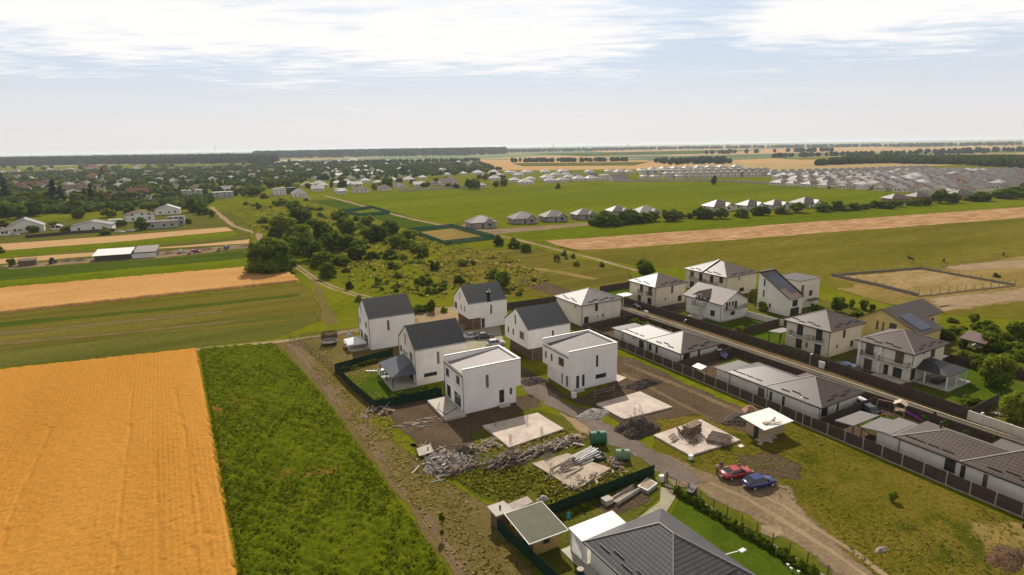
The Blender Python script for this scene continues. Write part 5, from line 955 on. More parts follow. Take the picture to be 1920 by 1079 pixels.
# woods: one mass each
def woods(name, poly, n, size, m, label, px=True):
    pts = [g(*p) for p in poly] if px else poly; xs = [p[0] for p in pts]; ys = [p[1] for p in pts]; r = np.random.RandomState(len(name)+n)
    bm = bmesh.new(); bmesh.ops.create_icosphere(bm, subdivisions=2, radius=0.5); base = np.array([v.co[:] for v in bm.verts]); fs = np.array([[v.index for v in f.verts] for f in bm.faces]); bm.free()
    V = []; Fc = []; T = []; c = 0
    while c < n:
        x = r.uniform(min(xs), max(xs)); y = r.uniform(min(ys), max(ys)); ins = False
        for (ax, ay), (bx, by) in zip(pts, pts[1:]+pts[:1]):
            if (ay > y) != (by > y) and x < (bx-ax)*(y-ay)/(by-ay)+ax: ins = not ins
        if not ins: c += 0.02; continue
        s = size*r.uniform(0.7, 1.25); h = size*r.uniform(0.9, 1.2)
        v = base*(1+r.uniform(-0.22, 0.22, (len(base), 1)))*np.array([s, s, h])+np.array([x, y, h*0.45])
        V.append(v); Fc.append(fs+len(base)*(len(V)-1)); T += np.clip(r.uniform(0.1, 0.65)+r.normal(size=len(base))*.12, 0, 1).tolist(); c += 1
    me = bpy.data.meshes.new(name); me.from_pydata(np.concatenate(V).tolist(), [], np.concatenate(Fc).tolist()); me.materials.append(m)
    a = me.attributes.new('tone', 'FLOAT', 'POINT'); a.data.foreach_set('value', T)
    o = bpy.data.objects.new(name, me); C.objects.link(o); return tag(o, label, 'wood', None, 'stuff')
L_wood = leaf_mat('distant wood foliage', (0.0220, 0.0424, 0.0200), (0.0450, 0.0742, 0.0340), (0.0750, 0.1113, 0.0450))  # bluish tint puts some distance haze into the leaf colour
woods('wood', [(-80, 313), (60, 309), (250, 307), (430, 305), (520, 304), (500, 296.5), (300, 298), (0, 302), (-80, 303)], 2600, 26, L_wood, 'long dark wood closing the village on the left horizon')
woods('wood', [(480, 296), (700, 292), (880, 289.5), (955, 286.5), (930, 281), (700, 283), (480, 288)], 2200, 34, L_wood, 'farther blue-green wood along the middle of the horizon')
woods('wood', [(1525, 311), (1650, 307), (1800, 310), (1925, 318), (2050, 322), (2050, 306), (1800, 302), (1620, 300)], 1500, 11, leaf_mat('green wood foliage', (0.028, 0.044, 0.008), (0.065, 0.09, 0.014), (0.12, 0.14, 0.022)), 'green wood behind the grey roofed estate on the right')
woods('hedgerow', [(940, 285), (1300, 279), (1920, 276), (1920, 274.5), (1300, 277), (940, 281)], 700, 20, L_wood, 'hazy belt of trees and villages near the right horizon')
for q, n, s in (([(960, 303.5), (1100, 303), (1180, 302), (1180, 301), (960, 302)], 90, 10), ([(1230, 301), (1360, 298), (1370, 307), (1260, 309), (1220, 306)], 120, 9), ([(1440, 296), (1600, 294), (1760, 291), (1850, 290), (1850, 289), (1440, 294.5)], 90, 12), ([(1320, 289), (1560, 285), (1560, 284), (1320, 288)], 40, 16), ([(700, 306), (900, 302), (900, 300.5), (700, 304)], 80, 10), ([(480, 312), (760, 306), (760, 303), (480, 307)], 160, 9), ([(1700, 289), (1920, 287), (1920, 286), (1700, 288)], 40, 14)):
    woods('hedgerow', q, n, s, L_wood, 'line of hedge trees between the far wheat fields')
scatter([(0, 312), (250, 308), (520, 306), (520, 312), (250, 318), (0, 322)], 26, (12, 18), (9, 14), ['dark', 'mid'], 'big tree at the foot of the left horizon wood', 'trees at the edge of the wood')

scatter([(1440, 350), (1600, 356), (1690, 360), (1925, 354), (1985, 340), (1985, 324), (1735, 322), (1440, 328)], 60, (3, 6), (2.5, 5), ['mid', 'low', 'dark', 'light'], 'small garden tree between the grey roofed estate bungalows', 'trees between the estate bungalows')
# garden planting near the houses
def hedge(label, a, b, w_, h_, kind, n, cat='hedge'):
    e = empty('hedge', (a[0], a[1], 0), 0, label, cat)
    for k in range(n):
        t = (k+.5)/n; link_mesh('shrub', CR[kind][k % len(CR[kind])], e, ((b[0]-a[0])*t+rnd.uniform(-.1, .1), (b[1]-a[1])*t+rnd.uniform(-.1, .1), -0.05), rnd.uniform(0, 6), (w_*rnd.uniform(.85, 1.25), w_*rnd.uniform(.85, 1.2), h_*rnd.uniform(.8, 1.2)))
hedge('clipped leafy hedge along the near lawn of the graphite roofed house', (49.9, 47.2), (51.0, 29.0), 1.1, 1.25, 'low', 24)
hedge('dark green hedge inside the mesh fence in front of the canopy house', (26.2, 91.6), (37.0, 90.4), 1.7, 2.0, 'low', 12)
hedge('planting along the back mesh fence of the canopy house', (25.3, 110.5), (33.0, 112.2), 1.4, 1.2, 'lowdark', 7)
hedge('leafy hedge between the street and the farthest bungalow', (93.2, 105), (94.2, 84), 1.7, 1.9, 'low', 16)
hedge('low planting along the mesh fence of the graphite roofed house', (33.5, 50.0), (42.5, 50.3), 0.9, 0.8, 'low', 9)
GG = 'garden trees and shrubs among the villas'
for q in ((1413, 567, 26, 30, 'mid', 'dense round garden tree between the dormer villa and the solar house'), (1432, 582, 26, 18, 'light', 'pale silvery shrub at the wall of the solar house'), (1385, 630, 26, 20, 'light', 'yellow green shrub on the lawn corner by the street fence'), (1410, 622, 14, 16, 'light', 'small pale shrub by the cross fence on the dormer villa lawn'),
          (1862, 725, 60, 68, 'biglight', 'big yellow green tree at the corner of the last villa lawn'), (1905, 790, 60, 66, 'biglight', 'bright green leafy tree at the right picture edge, by the street end'), (1823, 763, 42, 26, 'lowlight', 'yellow green fig bush behind the street fence at the last villa'), (1860, 690, 30, 30, 'mid', 'green tree behind the big yellow green tree'),
          (1571, 586, 34, 32, 'dark', 'dark tree left of the yellow house'), (1618, 580, 20, 20, 'mid', 'round tree between the dark tree and the yellow house'), (1596, 578, 12, 18, 'mid', 'narrow small tree behind the brown hip roof'), (1635, 584, 12, 16, 'mid', 'small pointed tree touching the yellow house roof'), (1607, 594, 24, 12, 'light', 'silvery grey shrub in front of the yellow house'), (1526, 588, 18, 20, 'dark', 'dark shrub at the porch of the block house'), (1862+48, 640, 40, 44, 'light', 'light tree at the right edge above the garden'), (1862, 660, 44, 40, 'light', 'light leafy orchard tree right of the pergola'), (1868, 520, 12, 10, 'lowdark', 'small dark bush beyond the paddock')):
    tree(q[0], q[1], q[2], q[3], q[4], q[5], GG)
scatter([(1745, 610), (1800, 596), (1920, 625), (1925, 700), (1850, 705), (1790, 670), (1770, 645)], 42, (1.6, 4.2), (1.3, 3.4), ['low', 'lowlight', 'light', 'lowlight'], 'leafy shrub in the overgrown garden on the right', 'shrubs of the overgrown garden')
scatter([(1660, 750), (1780, 800), (1900, 850), (1880, 860), (1760, 812), (1650, 765)], 9, (0.7, 1.2), (1.4, 2.3), ['mid', 'lowdark'], 'small clipped evergreen in the dark strip along the street', 'evergreens along the street strip')
scatter([(1355, 690), (1480, 730), (1500, 745), (1420, 735), (1350, 705)], 10, (0.7, 1.4), (1.0, 2.0), ['mid', 'lowdark', 'low'], 'small evergreen in the yard beside the middle bungalow', 'evergreens in the bungalow yards')
tree(1674, 940, 17, 22, 'mid', 'young leafy sapling standing alone on the dry grass plot')
sx_, sy_ = g(829, 1000); sp_ = empty('sapling', (sx_, sy_, 0), 0, 'slender sapling on the worn verge beside the weeds', 'tree')
link_mesh('crown', CR['light'][0], sp_, (0, 0, 1.35), 0, (.75, .75, 1.3)); link_mesh('trunk', TR[0], sp_, (0, 0, 0), 0, (.8, .8, 2.4)); link_mesh('shoots', CR['low'][1], sp_, (0, 0, -.02), 0, (.5, .5, .5))
tree(602, 960, 5, 6, 'lowlight', 'single tuft') if False else None

L_gard = leaf_mat('village greenery foliage', (0.0539, 0.0857, 0.0179), (0.1168, 0.1676, 0.0287), (0.2156, 0.2761, 0.0504))  # lighter, with haze-blue mixed into the leaf colour
woods('greenery', [(-40, 330), (150, 320), (400, 313), (540, 309), (700, 305), (900, 305), (940, 318), (820, 332), (660, 338), (560, 340), (470, 368), (380, 366), (300, 380), (100, 400), (-40, 405)], 4200, 5.6, L_gard, 'green gardens and orchards filling the village between the roofs')
woods('greenery', [(0, 410), (180, 398), (300, 390), (360, 395), (400, 380), (395, 372), (300, 380), (150, 392), (0, 400)], 260, 5.0, L_gard, 'belt of shrubs behind the low houses beyond the wheat ribbons')
def tufts(name, poly, n, size, m, label, px=True, q=6, zz=0.0):
    """small grass tufts: blades standing in the sward"""
    pts = np.array([g(*p) for p in poly] if px else poly); r = np.random.RandomState(n); P_ = []
    while len(P_) < n:
        x, y = r.uniform(pts[:, 0].min(), pts[:, 0].max()), r.uniform(pts[:, 1].min(), pts[:, 1].max()); ins = False
        for (ax, ay), (bx, by) in zip(pts, np.roll(pts, -1, 0)):
            if (ay > y) != (by > y) and x < (bx-ax)*(y-ay)/(by-ay)+ax: ins = not ins
        if ins and math.sin(x*.31+1)+math.sin(y*.27+x*.11)+math.sin(x*.9-y*.7)*.7 > r.uniform(-1.6, 1.6): P_.append((x, y))
    P_ = np.repeat(np.array(P_), q, 0); k = len(P_); s = size*r.uniform(.5, 1.4, k); a = r.uniform(0, 6.28, k); P_ = P_+r.normal(size=(k, 2))*size*.45
    ux, uy = np.cos(a)*s*.5, np.sin(a)*s*.5; lx, ly = r.normal(size=k)*s*.35, r.normal(size=k)*s*.35; z0 = np.full(k, zz); z1 = zz+s*r.uniform(.45, .9, k)
    V = np.stack([np.stack([P_[:, 0]-ux, P_[:, 1]-uy, z0], 1), np.stack([P_[:, 0]+ux, P_[:, 1]+uy, z0], 1), np.stack([P_[:, 0]+ux*.6+lx, P_[:, 1]+uy*.6+ly, z1], 1), np.stack([P_[:, 0]-ux*.6+lx, P_[:, 1]-uy*.6+ly, z1*.9], 1)], 1).reshape(-1, 3)
    me = bpy.data.meshes.new(name); me.vertices.add(len(V)); me.vertices.foreach_set('co', V.ravel()); me.loops.add(len(V)); me.loops.foreach_set('vertex_index', np.arange(len(V))); me.polygons.add(k); me.polygons.foreach_set('loop_start', np.arange(0, 4*k, 4)); me.polygons.foreach_set('loop_total', np.full(k, 4)); me.update(); me.materials.append(m)
    at = me.attributes.new('tone', 'FLOAT', 'POINT'); at.data.foreach_set('value', np.repeat(np.clip(r.normal(.5, .22, k), 0, 1), 4))
    o = bpy.data.objects.new(name, me); C.objects.link(o); return tag(o, label, 'grass', None, 'stuff')
L_weed = leaf_mat('weed leaves', (0.0500, 0.0729, 0.0025), (0.1250, 0.1524, 0.0050), (0.2500, 0.2385, 0.0175), 0.6)
L_tuft = leaf_mat('grass blades', (0.12, 0.125, 0.010), (0.20, 0.185, 0.022), (0.34, 0.26, 0.08), 0.7)
tufts('weeds', [(2.6, 140), (17, 135.4), (19.4, 100), (19.8, 60), (20.2, 26), (1.6, 26), (1.9, 59)], 34000, .24, L_weed, 'leafy weed tops standing over the green strip beside the wheat', False, 2, .28)
tufts('grass_tufts', [(560, 470), (760, 440), (930, 470), (1040, 520), (960, 560), (770, 560), (690, 550), (600, 510)], 1300, .8, L_tuft, 'tall grass tufts over the scrubland', True, 5)
tufts('grass_tufts', [(440, 385), (600, 385), (760, 440), (600, 480), (480, 440)], 1000, 1.0, L_tuft, 'tall grass tufts over the far scrubland', True, 4)
tufts('grass_tufts', [(840, 860), (1000, 880), (1230, 890), (1030, 972), (940, 945), (860, 900)], 1500, .30, L_tuft, 'rank grass on the plot below the debris heaps', True, 6)
tufts('grass_tufts', [(1225, 795), (1310, 782), (1390, 815), (1480, 795), (1640, 865), (1920, 985), (2100, 1079), (1900, 1200), (1640, 1079), (1510, 950), (1330, 880)], 1800, .18, L_tuft, 'grass tufts on the dry plot by the brown fence', True, 5)
tufts('grass_tufts', [(565, 660), (690, 650), (730, 780), (800, 880), (940, 960), (1010, 1079), (870, 1079), (760, 930), (640, 770)], 1900, .22, L_tuft, 'grass tufts on the worn verge', True, 5)
tufts('grass_tufts', [(1062, 802), (1090, 790), (1112, 815), (1060, 842), (960, 852), (955, 843), (1062, 806)], 260, .32, L_tuft, 'rank grass round the front slab', True, 6)
# ------------------------------------------------------------------ the villages: every house a thing, the far ones without small parts
V_roof = {'white': mat('pale zinc roof', (0.40, 0.365, 0.35), (0.31, 0.28, 0.27), 0.6, 0.3, 0, 0.2), 'grey': mat('grey roof', (0.11, 0.092, 0.090), (0.085, 0.071, 0.069), 0.5, 0.3, 0, 0.32),
          'red': mat('red roof', (0.19, 0.075, 0.055), (0.14, 0.055, 0.042), 0.7, 0.3, 0, 0.1), 'brown': mat('brown roof', (0.14, 0.088, 0.070), (0.105, 0.066, 0.052), 0.7, 0.3, 0, 0.1), 'orange': mat('orange roof', (0.32, 0.16, 0.09), (0.25, 0.125, 0.07), 0.7, 0.3, 0, 0.1),
          'dark': mat('dark roof', (0.06, 0.05, 0.048), None, 0.6, 0.3), 'teal': mat('teal roof', (0.10, 0.20, 0.21), None, 0.5), 'estate': mat('estate roof', (0.088, 0.068, 0.064), (0.066, 0.051, 0.048), 0.5, 0.2, 0, 0.34)}
VM = {}
def house_mesh(kind, W, D, h, rz):
    """walls with window boxes, and the roof; front-left corner region centred on the origin"""
    key = (kind, W, D, h, rz)
    if key in VM: return VM[key]
    mb = MB(); x, y = W/2, D/2; rb = MB()
    mb.box(-x, x, -y, y, -0.2, h)
    for z in ([1.0] if h < 4 else [1.0, 3.7]):
        for u in (-.3, .05, .3):
            mb.box(u*W-.6, u*W+.6, -y-.03, -y+.02, z, z+1.3, 1); mb.box(-x-.03, -x+.02, u*D-.6, u*D+.6, z, z+1.3, 1)
    if kind == 'hip':
        o = .5; e = h; r = max(0.3, (W-D)/2); A, B, Cc, Dd = (-x-o, -y-o, e), (x+o, -y-o, e), (x+o, y+o, e), (-x-o, y+o, e)
        if W >= D: P_, Q = (-(W-D)/2-.01, 0, e+rz), ((W-D)/2+.01, 0, e+rz); fs = [[A, B, Q, P_], [B, Cc, Q], [Cc, Dd, P_, Q], [Dd, A, P_]]
        else: P_, Q = (0, -(D-W)/2, e+rz), (0, (D-W)/2, e+rz); fs = [[A, B, P_], [B, Cc, Q, P_], [Cc, Dd, Q], [Dd, A, P_, Q]]
        for f in fs: rb.face(f)
        rb.face([Dd, Cc, B, A])
    elif kind == 'gable':                                      # ridge along y, gable to the front
        o = .5; s = rz/x; rb.slab([(-x-o, -y-o, h-o*s+.1), (0, -y-o, h+rz+.1), (0, y+o, h+rz+.1), (-x-o, y+o, h-o*s+.1)], .15); rb.slab([(0, -y-o, h+rz+.1), (x+o, -y-o, h-o*s+.1), (x+o, y+o, h-o*s+.1), (0, y+o, h+rz+.1)], .15)
        for yy in (-y, y): mb.face([(-x, yy, h), (x, yy, h), (0, yy, h+rz)])
    elif kind == 'sidegable':
        o = .5; s = rz/y; rb.slab([(-x-o, -y-o, h-o*s+.1), (x+o, -y-o, h-o*s+.1), (x+o, 0, h+rz+.1), (-x-o, 0, h+rz+.1)], .15); rb.slab([(x+o, y+o, h-o*s+.1), (-x-o, y+o, h-o*s+.1), (-x-o, 0, h+rz+.1), (x+o, 0, h+rz+.1)], .15)
        for xx in (-x, x): mb.face([(xx, -y, h), (xx, y, h), (xx, 0, h+rz)])
    else:
        rb.box(-x-.15, x+.15, -y-.15, y+.15, h, h+.25)
    VM[key] = (mb, rb, {}); return VM[key]
def vhouse(x, y, W, D, h, rz, kind, roof, wall, label, group=None, rot=0, name='village_house', cat='house'):
    mb, rb, ms = house_mesh(kind, W, D, h, rz)
    if wall.name not in ms: ms[wall.name] = mb.mesh('wall', [wall, M_frame])
    if roof not in ms: ms[roof] = rb.mesh('roof', V_roof[roof])
    e = link_mesh(name, ms[wall.name], None, (x, y, 0), rot); tag(e, label, cat, group)
    link_mesh('roof', ms[roof], e); return e
def vh(px, py, wpx, kind, roof, label, group=None, wall=None, h=2.8, rot=None, asp=0.8, rise=0.24, **k):
    x, y = g(px, py); W = max(5.0, round(wpx*mpp(px, py)*0.88)); D = round(W*asp); fwd = math.atan2(x, y)
    y += D*0.4
    return vhouse(x, y, W, D, h, round(W*rise, 1), kind, roof, wall or M_offwhite, label, group, -fwd*0.35+rnd.uniform(-.15, .15) if rot is None else rot, **k)
GL = 'houses of the village on the left'
LV = {'red': 'house with a red roof among the village trees on the left', 'brown': 'house with a brown roof among the village trees on the left', 'white': 'house with a pale zinc roof among the village trees on the left', 'orange': 'house with an orange roof among the village trees on the left', 'grey': 'house with a grey roof among the village trees on the left', 'dark': 'house with a dark roof among the village trees on the left'}
for x, y, w_, k, r in ((105, 392, 85, 'hip', 'orange'), (245, 408, 125, 'sidegable', 'red'), (180, 430, 90, 'hip', 'red'), (345, 378, 80, 'hip', 'brown'), (650, 405, 130, 'gable', 'brown'), (560, 440, 160, 'sidegable', 'brown'), (640, 430, 110, 'hip', 'brown'), (760, 375, 85, 'gable', 'red'), (700, 325, 80, 'hip', 'red'), (1035, 470, 165, 'sidegable', 'red'), (895, 410, 90, 'hip', 'white'), (1140, 405, 105, 'hip', 'white'), (1310, 385, 120, 'gable', 'white'), (550, 460, 105, 'gable', 'white'), (1195, 362, 70, 'hip', 'white'), (1380, 350, 90, 'gable', 'white'), (1085, 500, 100, 'gable', 'grey'), (115, 305, 80, 'hip', 'orange'), (530, 275, 55, 'hip', 'white'), (590, 297, 90, 'hip', 'orange'), (540, 310, 80, 'hip', 'brown'), (1030, 278, 85, 'hip', 'brown'), (1210, 320, 100, 'hip', 'brown'), (1090, 328, 80, 'gable', 'brown'), (1230, 418, 60, 'hip', 'orange'), (1450, 262, 55, 'hip', 'red'), (1540, 270, 60, 'gable', 'brown'), (1640, 310, 90, 'hip', 'brown'), (1780, 250, 70, 'hip', 'red'), (1800, 310, 80, 'hip', 'brown'), (1840, 375, 85, 'gable', 'grey'), (1600, 365, 100, 'gable', 'white'), (1735, 345, 60, 'hip', 'white'), (60, 525, 50, 'gable', 'white'), (145, 500, 80, 'gable', 'white'), (180, 480, 85, 'gable', 'brown'), (480, 300, 60, 'hip', 'brown'), (700, 262, 110, 'hip', 'red'), (900, 275, 50, 'hip', 'red'), (820, 285, 50, 'hip', 'orange'), (1560, 250, 40, 'gable', 'white'), (1690, 245, 60, 'hip', 'brown'), (1890, 240, 60, 'hip', 'red'), (340, 420, 60, 'hip', 'white'), (1010, 425, 60, 'hip', 'white'), (720, 420, 90, 'hip', 'brown'), (450, 340, 70, 'hip', 'brown'), (20, 300, 60, 'hip', 'white'), (10, 440, 60, 'gable', 'brown'), (15, 495, 60, 'hip', 'orange'), (1290, 275, 70, 'hip', 'orange')):
    vh(x/4, 250+y/4, w_/4, k, r, LV[r], GL)
for x, y, w_, k, r, lab, kw in ((190, 745, 250, 'gable', 'grey', 'white low house with a broad grey gable, leftmost beyond the wheat ribbons', {'h': 3.4, 'rise': .25, 'asp': .9}), (15, 770, 90, 'gable', 'brown', 'house with a brown roof cut by the left picture edge', {}), (430, 725, 75, 'gable', 'grey', 'tiny grey hut in the garden beyond the wheat ribbons', {'h': 1.8}),
        (700, 735, 290, 'gable', 'grey', 'long pale house with a shallow gable in the middle beyond the wheat ribbons', {'h': 3.2, 'rise': .12, 'asp': .6}), (870, 690, 100, 'flat', 'white', 'flat roofed annexe joining the long pale house', {'h': 3.0}), (1050, 660, 210, 'gable', 'brown', 'pale house with a brown double roof beside the unfinished block', {'h': 4.0, 'rise': .15}), (1265, 610, 180, 'gable', 'grey', 'white house with a broad gable behind the unfinished concrete block', {'h': 3.4, 'rise': .2}),
        (1220, 712, 240, 'flat', 'grey', 'unfinished grey concrete house shell with open upper floor', {'wall': M_grey_wall, 'h': 3.6, 'asp': .5}), (1330, 690, 130, 'flat', 'grey', 'grey concrete cube joined to the unfinished house shell', {'wall': M_grey_wall, 'h': 4.6}), (1445, 470, 155, 'flat', 'white', 'left one of two modern white fronted twin houses by the field track', {'h': 5.2, 'asp': .6, 'wall': M_grey_wall}), (1675, 488, 155, 'flat', 'white', 'right one of two modern white fronted twin houses by the field track', {'h': 5.4, 'asp': .6, 'wall': M_grey_wall}), (1525, 420, 140, 'flat', 'white', 'long flat white roofed hall behind the two modern twin houses', {'asp': .7}), (1180, 495, 120, 'flat', 'grey', 'low flat roofed workshop near the cemetery wall', {})):
    vh(x/4, 250+y/4, w_/4, k, r, lab, None, **kw)
GM = 'houses of the row behind the bright green field'
LM = {'white': 'house with a pale zinc roof in the row behind the bright green field', 'brown': 'house with a brown roof in the row behind the bright green field', 'grey': 'grey roofed house in the row behind the bright green field', 'dark': 'dark roofed house in the row behind the bright green field', 'red': 'red roofed house in the row behind the bright green field'}
for x, y, w_, k, r in ((390, 405, 88, 'hip', 'white'), (480, 395, 100, 'hip', 'white'), (510, 408, 80, 'hip', 'white'), (615, 390, 76, 'hip', 'white'), (680, 385, 105, 'hip', 'white'), (700, 400, 90, 'hip', 'white'), (830, 372, 80, 'hip', 'white'), (830, 300, 86, 'hip', 'white'), (925, 300, 86, 'hip', 'white'), (920, 385, 70, 'hip', 'white'), (1035, 365, 72, 'hip', 'white'), (1155, 362, 95, 'hip', 'white'), (1255, 345, 60, 'hip', 'white'), (405, 292, 88, 'hip', 'grey'), (215, 262, 60, 'hip', 'grey'), (530, 230, 65, 'hip', 'white'), (470, 435, 98, 'sidegable', 'white'), (790, 445, 125, 'hip', 'brown'), (970, 430, 105, 'hip', 'brown'), (1085, 410, 100, 'gable', 'brown'), (1230, 402, 90, 'sidegable', 'white'), (1330, 390, 70, 'hip', 'brown'), (1455, 390, 150, 'sidegable', 'brown'), (1700, 410, 70, 'hip', 'grey'), (645, 455, 78, 'hip', 'white'), (640, 440, 100, 'flat', 'dark'), (760, 400, 90, 'sidegable', 'white'),
      (450, 352, 70, 'gable', 'grey'), (540, 350, 70, 'gable', 'grey'), (630, 348, 70, 'gable', 'grey'), (720, 346, 70, 'gable', 'grey'), (800, 340, 60, 'gable', 'grey'), (890, 340, 60, 'gable', 'grey'), (985, 335, 60, 'gable', 'grey'), (1080, 333, 60, 'gable', 'grey'), (1170, 330, 50, 'gable', 'grey'), (1250, 325, 50, 'gable', 'grey'), (1675, 307, 85, 'hip', 'white'), (1795, 304, 85, 'hip', 'white'), (1740, 332, 78, 'hip', 'white'), (1830, 326, 80, 'hip', 'white'), (1800, 352, 95, 'hip', 'white'), (1560, 312, 55, 'hip', 'grey'), (1900, 303, 60, 'hip', 'white'), (40, 385, 80, 'hip', 'brown'), (20, 300, 60, 'hip', 'white'), (740, 207, 100, 'hip', 'white'), (640, 206, 55, 'hip', 'white'), (560, 205, 60, 'hip', 'brown'), (140, 355, 60, 'sidegable', 'white'), (330, 208, 40, 'hip', 'white'), (470, 215, 50, 'hip', 'red'), (650, 222, 80, 'hip', 'red'), (1440, 320, 50, 'hip', 'white'), (1480, 355, 60, 'hip', 'red')):
    vh(480+x/4, 250+y/4, w_/4, k, r, LM[r], GM)
for x, y, w_, k, r in ((20, 305, 40, 'hip', 'white'), (125, 303, 88, 'hip', 'white'), (260, 300, 84, 'hip', 'white'), (395, 298, 86, 'hip', 'white'), (60, 325, 78, 'hip', 'white'), (340, 326, 88, 'hip', 'white'), (415, 322, 58, 'hip', 'white'), (280, 348, 106, 'hip', 'white'), (150, 358, 78, 'hip', 'white'), (30, 368, 86, 'hip', 'white'), (120, 384, 125, 'hip', 'white'), (300, 372, 98, 'hip', 'white'), (390, 368, 98, 'hip', 'white'), (440, 343, 78, 'hip', 'white'), (490, 330, 70, 'sidegable', 'grey'), (590, 300, 68, 'hip', 'white'), (620, 335, 88, 'sidegable', 'brown'), (735, 296, 64, 'hip', 'white'), (815, 300, 78, 'hip', 'white'), (890, 300, 68, 'hip', 'white'), (985, 290, 78, 'hip', 'white'), (820, 358, 140, 'sidegable', 'grey'), (520, 358, 106, 'hip', 'white'), (610, 356, 106, 'hip', 'white'), (1000, 340, 60, 'hip', 'white'), (1080, 340, 60, 'hip', 'white'), (1185, 338, 60, 'hip', 'white'), (1260, 338, 60, 'hip', 'white'), (1070, 280, 76, 'hip', 'white'), (1155, 276, 76, 'hip', 'white'), (1240, 273, 76, 'hip', 'white'), (1330, 271, 76, 'hip', 'white'), (1415, 268, 76, 'hip', 'white'), (1500, 266, 76, 'hip', 'white'), (1590, 265, 76, 'hip', 'white'), (1700, 262, 76, 'hip', 'white')):
    vh(960+x/4, 250+y/4, w_/4, k, r, LM[r], GM)
vh(960+703/4, 250+352/4, 19, 'flat', 'white', 'modern white cube house in the row behind the bright green field', None, h=6.5)
vh(480+180/4, 250+465/4, 24, 'flat', 'grey', 'grey concrete cube house shell beside the scrubland', None, wall=M_offwhite, h=6.2, asp=1.0)
vh(480+270/4, 250+455/4, 20, 'flat', 'dark', 'dark unfinished cube house behind the pale cube house shell', None, wall=M_trim, h=5.8)
vh(480+330/4, 250+480/4, 28, 'hip', 'white', 'pale hip roofed house with a white tank beside it, at the scrubland corner', None, h=3.6, rise=.34)
def scatter_houses(poly, n, roofs, labels, group, wmin, wmax):
    c = 0
    while c < n:
        x = rnd.uniform(min(p[0] for p in poly), max(p[0] for p in poly)); y = rnd.uniform(min(p[1] for p in poly), max(p[1] for p in poly)); ins = False
        for (ax, ay), (bx, by) in zip(poly, poly[1:]+poly[:1]):
            if (ay > y) != (by > y) and x < (bx-ax)*(y-ay)/(by-ay)+ax: ins = not ins
        if not ins: continue
        r = rnd.choice(roofs); q = g(x, y); W = rnd.randint(wmin, wmax); k = rnd.choice(('hip', 'hip', 'gable', 'sidegable'))
        vhouse(q[0], q[1], W, max(6, W-rnd.choice((1, 3))), rnd.choice((2.8, 2.8, 5.2)), round(W*.24, 1), k, r, M_offwhite, labels[r], group, rnd.choice((0, 0, PI/2))+rnd.uniform(-.2, .2)); c += 1
scatter_houses([(0, 318), (200, 312), (520, 306), (540, 335), (470, 358), (330, 366), (200, 378), (0, 385)], 62, ['red', 'brown', 'brown', 'white', 'grey', 'orange', 'white'], LV, GL, 10, 15)
scatter_houses([(500, 303), (760, 299), (900, 303), (930, 318), (800, 326), (560, 338)], 48, ['white', 'white', 'grey', 'brown', 'red'], LM, GM, 10, 14)
# estate of grey bungalows: one of each, then copies row by row
EP = [(1440, 350), (1600, 356), (1690, 361), (1780, 368), (1925, 356), (1990, 340), (1990, 322), (1735, 320), (1440, 326)]
ep = [g(*p) for p in EP]; first = {}
def inside(x, y, poly):
    ins = False
    for (ax, ay), (bx, by) in zip(poly, poly[1:]+poly[:1]):
        if (ay > y) != (by > y) and x < (bx-ax)*(y-ay)/(by-ay)+ax: ins = not ins
    return ins
def copy_house(src, x, y, rot):
    c = src.copy(); C.objects.link(c); c.location = (x, y, 0); c.rotation_euler = (0, 0, rot)
    for ch in src.children: d = ch.copy(); C.objects.link(d); d.parent = c
    return c
cells = []
xs = np.arange(min(p[0] for p in ep), max(p[0] for p in ep), 24.0)
for i, x in enumerate(xs):
    for y in np.arange(min(p[1] for p in ep), max(p[1] for p in ep), 17.0):
        if inside(x, y, ep): cells.append((math.hypot(x, y), x+(0 if i % 2 else 5)+rnd.uniform(-1, 1), y+rnd.uniform(-.8, .8), i))
cells.sort(); print('estate cells', len(cells))
ER = ('estate', 'grey', 'brown', 'estate', 'white')
EL = {'estate': 'taupe hip roofed bungalow in the dense estate on the right', 'grey': 'grey hip roofed bungalow in the dense estate on the right', 'brown': 'brown hip roofed bungalow in the dense estate on the right', 'white': 'pale hip roofed bungalow in the dense estate on the right'}
for d, x, y, i in cells[:270]:
    v = rnd.randrange(4); rf = ER[rnd.choices(range(5), (5, 4, 2, 3, 2))[0]]; W, D, rz = ((12, 10, 2.6), (10.5, 13, 2.6), (14, 11, 3.0), (9.5, 9, 2.2))[v]
    if (v, rf) not in first: first[v, rf] = vhouse(x, y, W, D, 2.7, rz, 'hip', rf, M_cream2, EL[rf], 'bungalows of the dense estate', 0, 'estate_bungalow')
    else: copy_house(first[v, rf], x, y, rnd.choice((0, 0, PI))+rnd.uniform(-.12, .12))
# two rows of two storey terrace blocks at the back of the estate
rowfirst = None
for a, b, n in (((1246, 334), (1440, 331), 15), ((1440, 331), (1738, 321), 20), ((1200, 327.5), (1440, 325), 17)):
    p, q = g(*a), g(*b)
    for k in range(n):
        t = (k+.5)/n; x, y = p[0]+(q[0]-p[0])*t, p[1]+(q[1]-p[1])*t; rr = math.atan2(q[1]-p[1], q[0]-p[0])
        if rowfirst is None: rowfirst = vhouse(x, y, 12, 10, 6.0, 1.8, 'hip', 'estate', M_cream2, 'cream two storey block in the terrace row behind the estate', 'two storey rows of the estate', rr, 'terrace_block')
        else: copy_house(rowfirst, x, y, rr)
